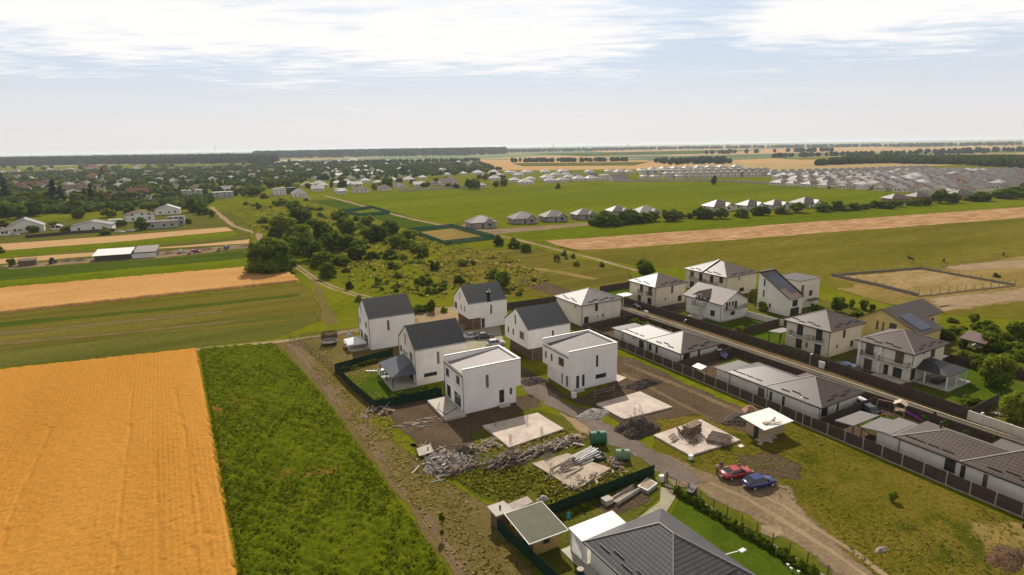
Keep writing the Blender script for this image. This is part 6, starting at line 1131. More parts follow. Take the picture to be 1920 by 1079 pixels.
# shells of unfinished bungalows along the dirt road
GS = 'unfinished grey bungalows along the dirt road'
def shell(px, py, wpx, roof, label, wall=M_grey_wall):
    x, y = g(px, py); W = wpx*mpp(px, py)*0.80; y += 3; H = House('unfinished_bungalow', label, 'house', x-W/2*.9, y-2, -12, GS)
    op = lambda L: [(L*.12, L*.12+1.3, .9, 2.2), (L*.42, L*.42+1.0, 0, 2.2, 'd'), (L*.68, L*.68+1.6, .7, 2.2)]
    H.walls(W, W*.8, 2.9, op(W*.8), op(W), wall)
    H.hip(0, W, 0, W*.8, 2.95, (W*.42, W*.4, W*.58, W*.4, 2.95+W*.24), roof, .6, cap=M_white_trim)
    H.walls(W*.32, W*.2, 2.9, [], [], wall, None, 'porch_wall', -.2, 0, 0)
    pr = MB(); a = W*.55; b = W*.88; zz = 2.95+W*.14
    pr.slab([(a-.4, -1.6, 2.9), ((a+b)/2, -1.6, zz), ((a+b)/2, W*.24, zz), (a-.4, W*.0, 2.9)], .12); pr.slab([((a+b)/2, -1.6, zz), (b+.4, -1.6, 2.9), (b+.4, 0, 2.9), ((a+b)/2, W*.24, zz)], .12); H.part('porch_roof', pr, roof)
    H.part('porch_gable', MB().face([(a, -1.2, 2.6), (b, -1.2, 2.6), ((a+b)/2, -1.2, zz-.2)]), wall)
    for xx in (a, b): H.part('porch_column', MB().box(xx-.15, xx+.15, -1.35, -1.05, 0, 2.7), wall)
for q in ((905, 428, 62, T_grey, 'unfinished grey bungalow, nearest the green fenced plot'), (984, 420, 60, T_grey, 'unfinished grey bungalow, second along the dirt road from the fenced plot'), (1042, 416, 56, T_grey, 'unfinished grey bungalow, third along the dirt road, left of the big tree clump'), (1099, 412, 50, T_grey, 'unfinished bungalow with its right half behind the big tree clump'), (1163, 405, 46, T_grey, 'bungalow of which only the roof shows over the tree clump'), (1216, 408, 56, T_metal, 'pale roofed bungalow shell at the right end of the big tree clump')):
    shell(*q)
for q in ((1355, 396, 58, 'bungalow with a skylit grey roof behind the hedgerow, leftmost of four'), (1415, 394, 50, 'bungalow with grey roof behind the hedgerow, second of four'), (1462, 393, 46, 'bungalow with grey roof behind the hedgerow, third of four'), (1521, 390, 56, 'bungalow with pale grey roof behind the hedgerow, last of four')):
    shell(q[0], q[1], q[2], T_grey, q[3], M_offwhite)
for x, y, w_, lab in ((1692, 380, 44, 'brick bungalow with dark hip roof before the estate wall'), (1733, 376, 40, 'second brick bungalow before the estate wall'), (1775, 374, 34, 'low bungalow with grey roof right of the brick bungalows'), (1815, 372, 44, 'bungalow with skylit dark roof at the estate corner')):
    vh(x, y, w_, 'hip', 'estate', lab, None, wall=M_brick, rise=.22, name='brick_bungalow')
# barn with its long sheet roof, scrap and the cemetery
x0, y0 = g(178, 490); x1, y1 = g(293, 482); L_ = math.hypot(x1-x0, y1-y0)
BN = House('barn', 'long low barn with pale sheet roof, half white half grey', 'barn', x0, y0, math.degrees(math.atan2(y1-y0, x1-x0)))
BN.walls(L_, 7.5, 2.3, [], [], mat('dark barn boards', (0.10, 0.08, 0.07), None, 0.9)); s_ = L_*.60
BN.part('roof', MB().slab([(-.4, -1.6, 2.25), (s_, -1.6, 2.25), (s_, 8, 3.6), (-.4, 8, 3.6)], .1), T_white_sheet)
BN.part('roof', MB().slab([(s_+.9, -.5, 2.4), (L_+.4, -.5, 2.4), (L_+.4, 8, 3.9), (s_+.9, 8, 3.9)], .1), T_metal)
BN.solid('white_wall', (s_, L_, -.12, -.02, 0, 1.9), M_offwhite)
# chimney tower of the village waterworks, striped red and white
tx, ty = g(201, 383); hh = 66*mpp(201, 383)
tw = empty('mast', (tx, ty, 0), 0, 'tall red and white striped lattice mast above the cemetery', 'mast')
for k in range(6):
    z0, z1 = hh*k/6, hh*(k+1)/6; r0, r1 = 0.95-.09*k, 0.95-.09*(k+1); q = MB()
    for a in range(4):
        c0, s0 = math.cos(a*PI/2+.4), math.sin(a*PI/2+.4); c1, s1 = math.cos(a*PI/2+PI/2+.4), math.sin(a*PI/2+PI/2+.4)
        q.beam((c0*r0, s0*r0, z0), (c0*r1, s0*r1, z1), .22, .22); q.beam((c0*r0, s0*r0, z0), (c1*r1, s1*r1, z1), .14, .14); q.beam((c1*r0, s1*r0, z0), (c0*r1, s0*r1, z1), .14, .14)
    q.tube((0, 0, z0), (0, 0, z1), .3, .3, 6)
    q.build('mast_section', mat('mast red', (0.30, 0.09, 0.06), None, .7) if k % 2 else mat('mast white', (0.62, 0.58, 0.54), None, .7), tw)
q = MB()
for a in range(6): q.box(math.cos(a)*.8-.3, math.cos(a)*.8+.3, math.sin(a)*.8-.15, math.sin(a)*.8+.15, hh-2.5, hh)
q.build('antenna_ring', MATS['mast red'], tw)
for px, py in ((404, 281), (1177, 279), (1690, 277.5), (1820, 276), (1038, 277)):
    x, y = g(px, py); s = mpp(px, py); e = MB(); e.tube((0, 0, 0), (0, 0, 9*s), .5*s, .3*s, 6).box(-.8*s, .8*s, -.8*s, .8*s, 7.6*s, 9.2*s)
    o = e.build('mast', mat('distant mast', (0.20, 0.20, 0.21), None, .8), None, (x, y, 0)); tag(o, 'thin distant mast standing on the hazy horizon', 'mast', 'masts on the horizon')
# cemetery: pale stones under the conifers
gs = [(380, 540), (420, 535), (400, 548), (440, 528), (470, 545), (510, 540), (540, 530), (560, 545), (600, 530), (640, 535), (680, 540), (720, 530), (750, 540), (790, 545), (820, 530), (850, 540), (500, 555), (430, 560), (900, 505), (930, 500)]
for k, (x, y) in enumerate(gs):
    X, Y = g(x/4, 250+y/4); q = MB(); q.box(-1.6, 1.6, -1.2, 1.2, 0, .5).box(-1.3, 1.3, .8, 1.1, .5, 2.0); o = q.build('gravestone', M_white_trim, None, (X, Y, 0)); tag(o, 'pale gravestone in the cemetery under the dark conifers', 'gravestone', 'gravestones of the cemetery')
# ------------------------------------------------------------------ fences and walls
M_fence = mat('brown fence panel', (0.070, 0.045, 0.034), (0.050, 0.033, 0.026), 0.7, 1.2, 0.1)
M_post = mat('pale concrete post', (0.38, 0.35, 0.31), (0.30, 0.27, 0.24), 0.9)
M_mesh = mat('green shade mesh', (0.007, 0.036, 0.020), (0.005, 0.026, 0.015), 0.8, 0.8, 0.0, 0.1, 0, 0.85)
M_mesh2 = mat('pale green shade mesh', (0.03, 0.17, 0.11), (0.022, 0.13, 0.085), 0.8, 0.8, 0.0, 0.1, 0, 0.7)
M_wire = mat('wire mesh', (0.16, 0.15, 0.14), None, 0.6, 1, 0, 0.3, 0, 0.16)
def fence(name, label, pts, h, panel, post, sp=2.2, pr=0.05, cat='fence', group=None, panel_t=0.05, post_h=None, base=None, px=False, pz=0.02, rails=False):
    pts = [g(*p) for p in pts] if px else pts; o = pts[0]; e = empty(name, (o[0], o[1], 0), 0, label, cat, group); n_all = 0
    segs = []
    for a, b in zip(pts, pts[1:]):
        L = math.hypot(b[0]-a[0], b[1]-a[1]); n = max(1, round(L/sp)); segs.append((a, b, n))
    while sum(s[2] for s in segs) > 96: segs = [(a, b, max(1, int(n*.9))) for a, b, n in segs]
    for a, b, n in segs:
        u = ((b[0]-a[0])/n, (b[1]-a[1])/n); ux = Vector((u[0], u[1], 0)).normalized()
        for k in range(n):
            p = Vector((a[0]-o[0]+u[0]*k, a[1]-o[1]+u[1]*k, 0)); q = p+Vector((u[0], u[1], 0))
            if panel is not None:
                mb = MB(); A = p+ux*(pr+.004); B = q-ux*(pr+.004); mb.beam((A.x, A.y, pz+h/2), (B.x, B.y, pz+h/2), panel_t, h)
                if rails:
                    for z in (h*.35, h*.68): mb.beam((A.x, A.y, z), (B.x, B.y, z), panel_t+.05, .06)
                mb.build('fence_panel', panel, e)
            ph = post_h or h+.05; mb = MB(); mb.box(-pr, pr, -pr, pr, 0, ph)
            t = mb.build('post', post, e); t.location = p; t.rotation_euler = (0, 0, math.atan2(u[1], u[0]))
            if base: MB().beam((p.x, p.y, base/2), (q.x, q.y, base/2), .2, base).build('base_kerb', M_post, e)
        t = MB().box(-pr, pr, -pr, pr, 0, post_h or h+.05).build('post', post, e); t.location = q
    return e
fence('panel_fence', 'long brown panel fence with pale posts behind the three bungalows', [(79.7, 106), (79.7, 10)], 1.75, M_fence, M_post, 2.6, .06, base=0.12)
fence('panel_fence', 'dark brown fence along the far side of the street, before the villas', [(104.2, 121), (104.6, 92), (104.4, 62), (102.6, 38.4)], 1.8, M_fence, M_soffit, 2.6, .07)
fence('panel_fence', 'dark brown fence along the near side of the street, behind the bungalow yards', [(95.7, 122), (95.9, 74), (96.2, 20)], 1.7, M_fence, M_soffit, 2.6, .07)
for lab, p in (('brown cross fence between the pyramid roof villa and the dormer villa', [(104.7, 107.6), (118, 107.8)]), ('brown cross fence below the dormer villa lawn', [(104.9, 84.3), (125.0, 84.9)]), ('dark fence closing the back of the far left villa garden', [(107, 134), (120, 134)]), ('dark fence behind the farthest gable house and the street villa', [(70, 133), (91, 131.5)]), ('dark fence at the back of the yard between bungalows and street', [(80.2, 106), (95.4, 106.5)]), ('brown fence behind the last villa lawn', [(126.5, 56), (128.5, 38.5)]), ('brown fence closing the last villa lawn on the street end', [(103.0, 38.2), (113, 38.4)]), ('brown cross fence between the far and middle bungalow', [(80.2, 77.0), (95.4, 77.0)]), ('brown cross fence between the middle and the near bungalow', [(80.2, 48.2), (95.5, 48.2)])):
    fence('panel_fence', lab, p, 1.7, M_fence, M_soffit, 2.6, .07)
fence('garden_wall', 'beige rendered garden wall beside the solar panel house', [(120.6, 96.5), (121.3, 84.0)], 1.5, M_cream2, M_cream2, 3, .12, cat='wall', panel_t=.16)
fence('garden_wall', 'beige block wall with a gate at the street end', [(102.4, 38.0), (102.0, 30.0)], 1.5, M_cream2, M_cream2, 2.6, .14, cat='wall', panel_t=.16)
fence('mesh_fence', 'green shade mesh fence beside the slab with the pipe pile', [(30.5, 51.0), (40, 51.2), (50.4, 51.3)], 1.6, M_mesh, M_iron, 2.5, .035, panel_t=.02)
fence('mesh_fence', 'green shade mesh fence along the bottom left of the shed', [(27.6, 52.0), (28.0, 46), (28.6, 38), (28.9, 28)], 1.5, M_mesh, M_iron, 2.5, .035, panel_t=.02)
fence('mesh_fence', 'green shade mesh fence round the canopy house lawn', [(37.0, 114.2), (24.4, 111.5), (24.9, 100), (25.8, 90.4), (37.2, 89.6)], 1.55, M_mesh, M_iron, 2.6, .035, panel_t=.02)
fence('wire_fence', 'wire fence on dark posts with a pale kerb along the near lawn', [(50.0, 49.0), (50.9, 45.9), (51.2, 40.2), (51.6, 30.5), (51.9, 22)], 1.35, M_wire, M_iron, 2.1, .035, panel_t=.012, post_h=1.6, base=.18)
fence('wire_fence', 'old wire fence with weeds in front of the leftmost gable house', [(20.5, 136.5), (22.6, 130), (24.5, 111.6)], 1.3, M_wire, M_wood, 2.4, .04, panel_t=.012)
fence('wire_fence', 'wire fence along the path behind the trampoline', [(22.5, 136.5), (36, 134.6), (50, 133.5)], 1.3, M_wire, M_wood, 2.6, .04, panel_t=.012)
fence('paddock_fence', 'grey board fence with dark posts round the dry paddock', [(1559, 518), (1725, 504.5), (1903, 536.5)], 0.6, mat('grey boards', (0.22, 0.20, 0.185), (0.16, 0.145, 0.135), .9), M_wood, 3.0, .08, px=True, post_h=1.5)
fence('paddock_fence', 'grey board fence on the near left side of the dry paddock', [(1559, 518.5), (1640, 536), (1722, 556.5)], 0.9, MATS['grey boards'], M_wood, 3.0, .08, px=True, post_h=1.5)
fence('post_row', 'thin bare posts along the near right side of the dry paddock', [(1722, 556.5), (1745, 555), (1810, 547), (1903, 537)], .3, M_wood, M_wood, 3.0, .07, px=True, post_h=2.0)
fence('mesh_fence', 'green mesh fence round the far empty plot', [(642.5, 399.5), (697.5, 391), (731, 401.5), (675, 406), (642.5, 399.5)], 2.0, M_mesh2, M_iron, 3.5, .05, px=True, panel_t=.03)
fence('mesh_fence', 'green mesh fence round the dry grass plot near the grey bungalow shells', [(767.5, 435.5), (847.5, 427), (927.5, 448.5), (832.5, 459.5), (767.5, 435.5)], 2.0, M_mesh2, M_iron, 3.5, .05, px=True, panel_t=.03)
fence('concrete_wall', 'long pale concrete wall between the bright green field and the estate', [(1150, 341), (1340, 340), (1440, 345.5), (1560, 351), (1690, 360), (1745, 365)], 2.2, M_concrete, M_concrete, 9, .15, px=True, cat='wall', panel_t=.15)
fence('concrete_wall', 'pale wall behind the far edge of the bright green field', [(745, 360), (825, 355), (900, 352)], 2.2, M_concrete, M_concrete, 9, .15, px=True, cat='wall', panel_t=.15)
fence('concrete_wall', 'pale cemetery wall below the striped mast', [(92, 393), (225, 388), (290, 378), (350, 373)], 2.2, M_concrete, M_concrete, 6, .15, px=True, cat='wall', panel_t=.15)
fence('board_fence', 'dark board fence in front of the low houses beyond the wheat ribbons', [(48, 447), (140, 439), (215, 434)], 1.6, M_fence, M_soffit, 5, .08, px=True)
fence('wire_fence', 'row of thin posts in front of the first grey bungalow shell', [(842, 424), (872, 421)], 1.0, M_wire, M_wood, 2.5, .1, px=True, post_h=2.4)
# ------------------------------------------------------------------ building site: slabs, heaps, timber
def prism(name, pxs, z0, z1, m, label, cat, group=None, px=True):
    p = [g(*q, z1) for q in pxs] if px else pxs; cx = sum(a for a, b in p)/len(p); cy = sum(b for a, b in p)/len(p)
    if sum(a[0]*b[1]-b[0]*a[1] for a, b in zip(p, p[1:]+p[:1])) < 0: p.reverse()
    o = MB().slab([(a-cx, b-cy, z1) for a, b in p], z1-z0).build(name, m, None, (cx, cy, 0)); return tag(o, label, cat, group)
SB1 = prism('concrete_slab', [(905, 798), (1008, 774), (1057, 804), (955, 839)], -.1, .32, M_slab, 'pale concrete foundation slab in front of the terrace house, half in its shadow', 'slab')
SB2 = prism('concrete_slab', [(1118, 757), (1200, 734), (1261, 763), (1169, 786)], -.1, .28, M_slab, 'pale concrete foundation slab beside the gravel heap and black branch heap', 'slab')
SB3 = prism('concrete_slab', [(1225, 816), (1313, 786), (1388, 825), (1294, 854)], -.1, .30, M_slab, 'concrete foundation slab carrying the stacked pallets and poles', 'slab')
SB4 = prism('concrete_slab', [(998, 869), (1064, 850), (1145, 878), (1078, 918)], -.1, .30, mat('littered slab', (0.42, 0.33, 0.25), (0.27, 0.205, 0.15), .92, .6, .1), 'littered concrete slab with the pipe pile beside the green tanks', 'slab')
prism('concrete_slab', [(1155, 713), (1156, 702), (1175, 708), (1160, 716)], -.1, .12, M_slab, 'small pale concrete pad at the right side of the recessed flat house', 'slab')
M_rust = mat('rusty steel', (0.16, 0.10, 0.07), (0.10, 0.06, 0.045), .85)
GR = 'rebar clusters standing on the slabs'
for x, y, lab in ((929, 800, 'left rear'), (988, 793, 'rear'), (1016, 815, 'right'), (957, 830, 'front')):
    X, Y = g(x, y, .3); mb = MB()
    for a in (-.13, .13):
        for b in (-.13, .13): mb.tube((a, b, 0), (a+rnd.uniform(-.03, .03), b, 1.25), .022, n=5)
    for z in (.3, .7): mb.box(-.14, .14, -.14, -.12, z, z+.02).box(-.14, .14, .12, .14, z, z+.02)
    tag(mb.build('rebar_cluster', M_rust, None, (X, Y, .3)), 'bundle of upright rusty rebar on the slab in front of the terrace house', 'rebar', GR)
for x, y in ((1201, 771), (1190, 777)):
    X, Y = g(x, y, .28); mb = MB()
    for k in range(4): mb.tube((rnd.uniform(-.3, .3), rnd.uniform(-.2, .2), 0), (rnd.uniform(-.3, .3), rnd.uniform(-.2, .2), 1.2), .022, n=5)
    tag(mb.build('rebar_cluster', M_rust, None, (X, Y, .28)), 'bundle of upright rusty rebar on the slab beside the gravel heap', 'rebar', 'rebar clusters on the gravel side slab')
def heap(name, px, py, rx, ry, h, m, label, cat, seed=1, n=28, rz=0, rough_=.22):
    x, y = g(px, py); r = np.random.RandomState(seed); mb = MB(); vs = []; fs = []
    ph = r.rand(8, 3)*6.28
    for i in range(n+1):
        for j in range(n+1):
            u, v = (i/n*2-1), (j/n*2-1); rr = math.hypot(u, v)*(1+.12*math.sin(4*math.atan2(v, u)+ph[0, 0]))
            z = max(0, 1-rr**1.5)*h; nz = sum(math.sin(u*q*3.1+v*q*2.3*(-1)**q+ph[q % 8, 1]) for q in range(1, 7))/6
            vs.append((u*rx, v*ry, z*(1+rough_*nz)+(r.rand()-.5)*.16*h*(rr < 1) - (.06 if rr >= 1 else 0)))
    for i in range(n):
        for j in range(n): a = i*(n+1)+j; fs.append((a, a+n+1, a+n+2, a+1))
    mb.tris(vs, fs, 0, False); o = mb.build(name, m, None, (x, y, 0)); o.rotation_euler = (0, 0, R(rz)); return tag(o, label, cat)
def scrap(name, px, py, n, lx, ly, h, lengths, mats, label, cat, rz=0, spread=.5, flat=.25, thick=(.05, .16), kind='stuff', align=None):
    """a heap of loose boards and pieces nobody could count"""
    x, y = g(px, py); mb = MB()
    for k in range(n):
        u = max(-1.25, min(1.25, rnd.gauss(0, spread))); v = max(-1.25, min(1.25, rnd.gauss(0, spread))); z = max(0.03, h*(1-min(1, abs(u))**1.6)*(1-min(1, abs(v))**1.6)*rnd.uniform(.15, 1))
        a = rnd.uniform(0, PI) if align is None else align+rnd.gauss(0, .32); L = rnd.uniform(*lengths); t = rnd.gauss(0, flat)
        d = Vector((math.cos(a)*math.cos(t), math.sin(a)*math.cos(t), math.sin(t)))*L/2; c = Vector((u*lx, v*ly, z+abs(d.z)*.6+.05))
        p, q = c-d, c+d; p.z = max(p.z, .02); q.z = max(q.z, .02)
        mb.beam(p, q, rnd.uniform(*thick)*(2.2 if rnd.random() < .2 else 1), rnd.uniform(.03, .07), rnd.randrange(len(mats)))
    o = mb.build(name, mats, None, (x, y, 0)); o.rotation_euler = (0, 0, R(rz)); return tag(o, label, cat, None, kind)
W1 = mat('grey old wood', (0.22, 0.17, 0.135), (0.10, 0.08, 0.065), .9, 2); W2 = mat('pale wood', (0.34, 0.245, 0.17), (0.19, 0.135, 0.09), .85, 2); W3 = mat('dark wet wood', (0.10, 0.08, 0.065), None, .9); W4 = mat('white foam board', (0.44, 0.38, 0.32), None, .8); W5 = mat('pinkish brick rubble', (0.42, 0.22, 0.15), (0.3, .17, .12), .95); W6 = mat('black foil', (0.03, 0.03, 0.033), None, .5)
dk = mat('black soil heap', (0.075, 0.055, 0.042), (0.035, 0.026, 0.020), .95, 2.0, .3)
heap('rubble_base', 838, 868, 3.6, 3.0, .9, mat('rubble', (0.20, 0.175, 0.16), (0.11, .09, .08), .95, 2.5, .3), 'core of the debris heap with foil and planks on the near plot', 'rubble', 3)
scrap('debris_heap', 838, 868, 230, 3.6, 3.2, 1.1, (.35, 1.9), [W1, W3, W6, W4, W3, W1, W6, W4], 'messy debris heap of foil, boards and planks on the near plot', 'debris', spread=.55)
scrap('debris_heap', 872, 880, 60, 3.2, 1.0, .5, (1.2, 3.4), [W1, W2, W3], 'scatter of thin laths running out of the debris heap', 'debris', align=.35)
tag(MB().slab([(-1.2, -.8, .35), (.9, -1.0, .5), (1.2, .9, .75), (-.8, 1.1, .5)], .06).build('loose_board', mat('fibre board', (0.44, 0.38, 0.32), (0.36, .31, .26), .9), None, (*g(797, 852), .1)), 'large pale loose board leaning on the left of the debris heap', 'board')
scrap('plank_heap', 952, 866, 190, 3.2, 1.5, 1.1, (.8, 2.9), [W1, W2, W3, W3], 'long heap of old grey planks left of the littered slab', 'planks', align=.25, spread=.5)
scrap('plank_heap', 1030, 842, 200, 4.6, 1.2, .8, (.6, 2.4), [W1, W2, W3, W4, W1], 'strip of broken planks between the two front slabs', 'planks', align=.2, spread=.55)
scrap('plank_heap', 1073, 828, 80, 2.4, 1.3, .9, (.6, 1.8), [W4, W2, W1, W5], 'pale broken boards at the end of the plank strip by the gravel road', 'planks', spread=.5)
scrap('lath_scatter', 905, 838, 34, 2.6, 1.6, .3, (.8, 2.4), [W2, W4, W1], 'loose laths fallen in the grass behind the debris heap', 'laths', spread=.5)
scrap('lath_scatter', 795, 840, 10, 1.2, .5, .1, (1.0, 2.8), [W1, W2], 'few grey laths left of the debris heap', 'laths', align=.9)
X, Y = g(883, 848); heap('branch_heap', 868, 850, 1.8, 1.5, 1.0, dk, 'dark brush lump at the back of the debris heap', 'brush', 9)
# steel pipes on the littered slab
pe = empty('pipe_pile', (*g(1098, 861), .3), R(8), 'pile of grey steel pipes lying on the littered slab', 'pipes')
for k in range(22):
    r_ = k // 8; a = MB(); y = -1.1+(k % 8)*.28+r_*.12; x = rnd.uniform(-.5, .5); a.tube((-2.0+x, y, .1+r_*.2), (2.0+x, y+rnd.uniform(-.5, .5), .1+r_*.2), .10, n=7); a.build('pipe', M_steel if k % 3 else M_offwhite, pe)
mb = MB()
for k in range(3):
    for j in range(20): a, b = j*PI/10, (j+1)*PI/10; mb.tube((math.cos(a)*.8, math.sin(a)*.8, .12+k*.16), (math.cos(b)*.8, math.sin(b)*.8, .12+k*.16), .09, n=5)
tag(mb.build('hose_coil', W6, None, (*g(1124, 864), .3)), 'black hose coil beside the pipe pile', 'hose')
scrap('rubble_edge', 1105, 902, 90, 4.2, 1.6, .4, (.3, 1.4), [W5, W2, W4, W1, W3], 'broken boards and rubble along the front edge of the littered slab', 'rubble', spread=.5, align=.3)
scrap('rubble_edge', 1150, 872, 60, 1.5, 1.8, .6, (.3, .9), [W5, W5, W1, W3], 'orange brick rubble beside the green tanks', 'rubble', spread=.5)
scrap('slab_litter', 1062, 882, 26, 3.4, 1.8, .08, (1.2, 3.6), [W1, W3, M_rust], 'laths and rods lying across the littered slab', 'laths', spread=.5, flat=.02, align=.3).location.z = .3
hb = MB()
for k in range(8): hb.beam((k*.3, 0, .06), (k*.3, 1.2, .06), .06, .05)
hb.beam((0, 0, .1), (2.1, 0, .1), .06, .05).beam((0, 1.2, .1), (2.1, 1.2, .1), .06, .05); o = hb.build('ladder', W1, None, (*g(1024, 869), .3)); o.rotation_euler = (0, 0, .3); tag(o, 'wooden rack lying flat at the left of the littered slab', 'rack')
tank_m = mat('green tank paint', (0.025, 0.115, 0.060), (0.018, 0.085, 0.045), .45)
for px, py, r_, L, lab, rz in ((1121, 832, .95, 2.2, 'large dark green steel tank lying by the gravel road', -25), (1167, 862, .75, 1.9, 'smaller pale green steel tank nearer the mesh fence', -30)):
    o = empty('tank', (*g(px, py), 0), R(rz), lab, 'tank'); pale = mat('faded green tank paint', (0.16, 0.24, 0.14), (0.10, 0.17, 0.10), .5)
    MB().tube((-L/2, 0, r_), (L/2, 0, r_), r_, n=20).build('tank_shell', tank_m if r_ > .9 else pale, o)
    for x in (-L*.3, L*.3):
        for k in (-1, 1): MB().box(x-.06, x+.06, k*r_*.6-.06, k*r_*.6+.06, 0, r_*.35).build('foot', M_iron, o)
    MB().tube((0, 0, r_*2-.03), (0, 0, r_*2+.12), .22, n=10).build('lid', M_iron, o)
# pallet stack and poles on the pallet slab
ps = empty('pallet_stack', (*g(1296, 818), .3), R(5), 'tall leaning stack of old wooden pallets on the slab', 'pallets')
for k in range(11):
    mb = MB(); t = k*.15
    for j in range(5): mb.box(-1.5+t*.05, 1.6+t*.05, -.62+j*.27, -.48+j*.27, t+.10, t+.13)
    for j in range(4): mb.box(-1.45+j*.95, -1.3+j*.95, -.6, .6, t, t+.10)
    o = mb.build('pallet', W1 if k % 2 else W2, ps); o.rotation_euler = (0, 0, rnd.uniform(-.12, .12)); o.location = (rnd.uniform(-.15, .15), rnd.uniform(-.1, .1), 0)
for px, py, rot, tilt, lab in ((1272, 817, 1.2, 1.15, 'slatted crate side leaning upright on the left of the pallet stack'), (1263, 829, .3, .55, 'pallet leaning at the front left of the pallet stack')):
    mb = MB()
    for j in range(7): mb.box(-.8+j*.25, -.68+j*.25, -.6, .6, .03, .06)
    for j in range(3): mb.box(-.8, .85, -.6+j*.55, -.5+j*.55, 0, .03)
    o = mb.build('pallet', W1, None, (*g(px, py), .85 if tilt > 1 else .6)); o.rotation_euler = (tilt, 0, rot); tag(o, lab, 'pallet')
po = empty('pole_pile', (*g(1349, 828), .1), R(-62), 'pile of long wooden poles lying off the right edge of the pallet slab', 'poles')
for k in range(46):
    r_ = k % 4; y = -1.8+(k//4)*.32+rnd.uniform(-.05, .05); L = rnd.uniform(2.2, 3.3); mb = MB(); mb.tube((-L/2, y, .1+r_*.17), (L/2, y*.85, .12+r_*.19), .085, .065, 6); mb.build('pole', (W1, W2, W1)[k % 3], po)
scrap('lath_scatter', 1300, 832, 30, 1.5, .8, .5, (.6, 1.6), [W2, W1], 'splintered laths at the foot of the pallet stack', 'laths', spread=.4).location.z = .3
# heaps of soil and gravel
heap('branch_heap', 1195, 806, 3.6, 2.6, 1.9, dk, 'black heap of soil and branches between the two right slabs', 'heap', 5)
scrap('branch_scatter', 1195, 800, 60, 3.2, 2.2, 1.7, (.6, 1.8), [W3, W3, W1], 'twigs sticking out of the black heap', 'branches', spread=.5, flat=.5, thick=(.03, .07))
heap('gravel_heap', 1112, 778, 2.9, 1.8, .85, mat('pale gravel heap', (0.32, 0.29, 0.255), (0.23, 0.205, 0.18), .95, 5, .3), 'pale gravel heap at the edge of the gravel road', 'gravel', 6)
heap('soil_heap', 1205, 722, 4.0, 1.7, 1.0, dk, 'dark soil heap behind the gravel side slab', 'soil', 7)
heap('soil_heap', 1385, 788, 3.2, 2.0, .9, dk, 'dark soil heap left of the tin roofed shed', 'soil', 8)
heap('soil_heap', 1135, 734, 4.2, 1.2, .6, dk, 'muddy bank at the foot of the recessed flat house', 'soil', 10)
heap('soil_heap', 1000, 716, 2.8, 1.8, .8, dk, 'muddy bank left of the recessed flat house', 'soil', 11)
scrap('brick_rubble', 724, 776, 80, 1.4, 1.0, .7, (.25, .6), [W5, W5, W2, W3], 'collapsed orange brick pile by the mesh fence corner', 'bricks', spread=.45, thick=(.12, .2))
scrap('lath_scatter', 714, 768, 30, 2.2, 1.2, .5, (.8, 2.2), [W2, W4, W1], 'broken boards beside the orange brick pile', 'boards', spread=.5)
scrap('lath_scatter', 790, 792, 34, 4.0, 2.0, .08, (.8, 2.0), [W1, W3, W2], 'flat boards lying on the dark soil before the terrace', 'boards', spread=.5, flat=.02, align=-.4)
tag(MB().beam((0, 0, 0), (.6, .3, 1.9), .08, .08).build('leaning_pole', W3, None, (*g(689, 790), 0)), 'dark pole leaning by the orange brick pile', 'pole')
def bag(px, py, s, lab, m=W4, name='sack'):
    x, y = g(px, py); o = heap(name, px, py, s, s*.75, s*.8, m, lab, 'sack', int(px), 10); return o
bag(681, 783, .7, 'white sack lying on the worn verge'); bag(1018, 938, .8, 'white sack pile in front of the plank heap', W4)
bag(1361, 869, .01, 'x') if False else None
tag(MB().box(-.27, .27, -.2, .2, 0, .6).box(-.3, .3, -.23, .23, .6, .65).build('meter_box', M_white_trim, None, (*g(1295, 862), 0)), 'white meter box at the front corner of the pallet slab', 'box')
tag(MB().box(-.35, .35, -.3, .3, 0, .9).box(-.4, .4, -.34, .34, .9, .96).build('meter_box', M_white_trim, None, (*g(1076, 746), 0)), 'white meter box at the corner of the recessed flat house', 'box')
tag(MB().slab([(-.4, -.25, .12), (.4, -.25, .12), (.4, .25, .2), (-.4, .25, .2)], .08).build('white_board', M_white_trim, None, (*g(1389, 838), 0)), 'small white board lying in the grass right of the poles', 'board')
scrap('foam_scraps', 1432, 826, 16, 1.6, .7, .05, (.6, 1.6), [W4], 'white foam sheets lying before the tin roofed shed', 'foam', spread=.5, flat=.03, thick=(.3, .7))
heap('rubble_base', 1406, 770, 1.5, 1.0, .9, W5, 'orange clay brick stack behind the tin roofed shed', 'bricks', 14, 12)
fr = empty('wooden_barrier', (*g(1133, 748), 0), R(-4), 'rough timber frame of two posts and rails beside the muddy bank', 'frame')
for x in (-2.0, 2.0): MB().box(x-.06, x+.06, -.06, .06, 0, 2.2).build('post', W1, fr)
for z in (1.2, 1.7): MB().beam((-2, .08, z), (2, .08, z+.05), .06, .14).build('rail', W1, fr)
heap('brush_pile', 1888, 1048, 2.9, 1.5, .55, mat('rusty dry brush', (0.115, 0.058, 0.020), (0.055, 0.028, 0.011), .95, 4, .4), 'rust brown pile of dry brush at the lower right edge', 'brush', 12)
scrap('branch_scatter', 1888, 1046, 80, 2.6, 1.3, .5, (.3, .9), [mat('dry twigs', (0.13, 0.070, 0.026), (0.08, .04, .018), .9), M_rust], 'dry twigs on the rust brown brush pile', 'twigs', spread=.5, flat=.5, thick=(.03, .06))
heap('log', 1652, 1032, 1.0, .45, .35, mat('grey stump', (0.24, 0.20, 0.16), None, .95), 'grey lump of wood on the dry grass plot', 'stump', 13, 10)
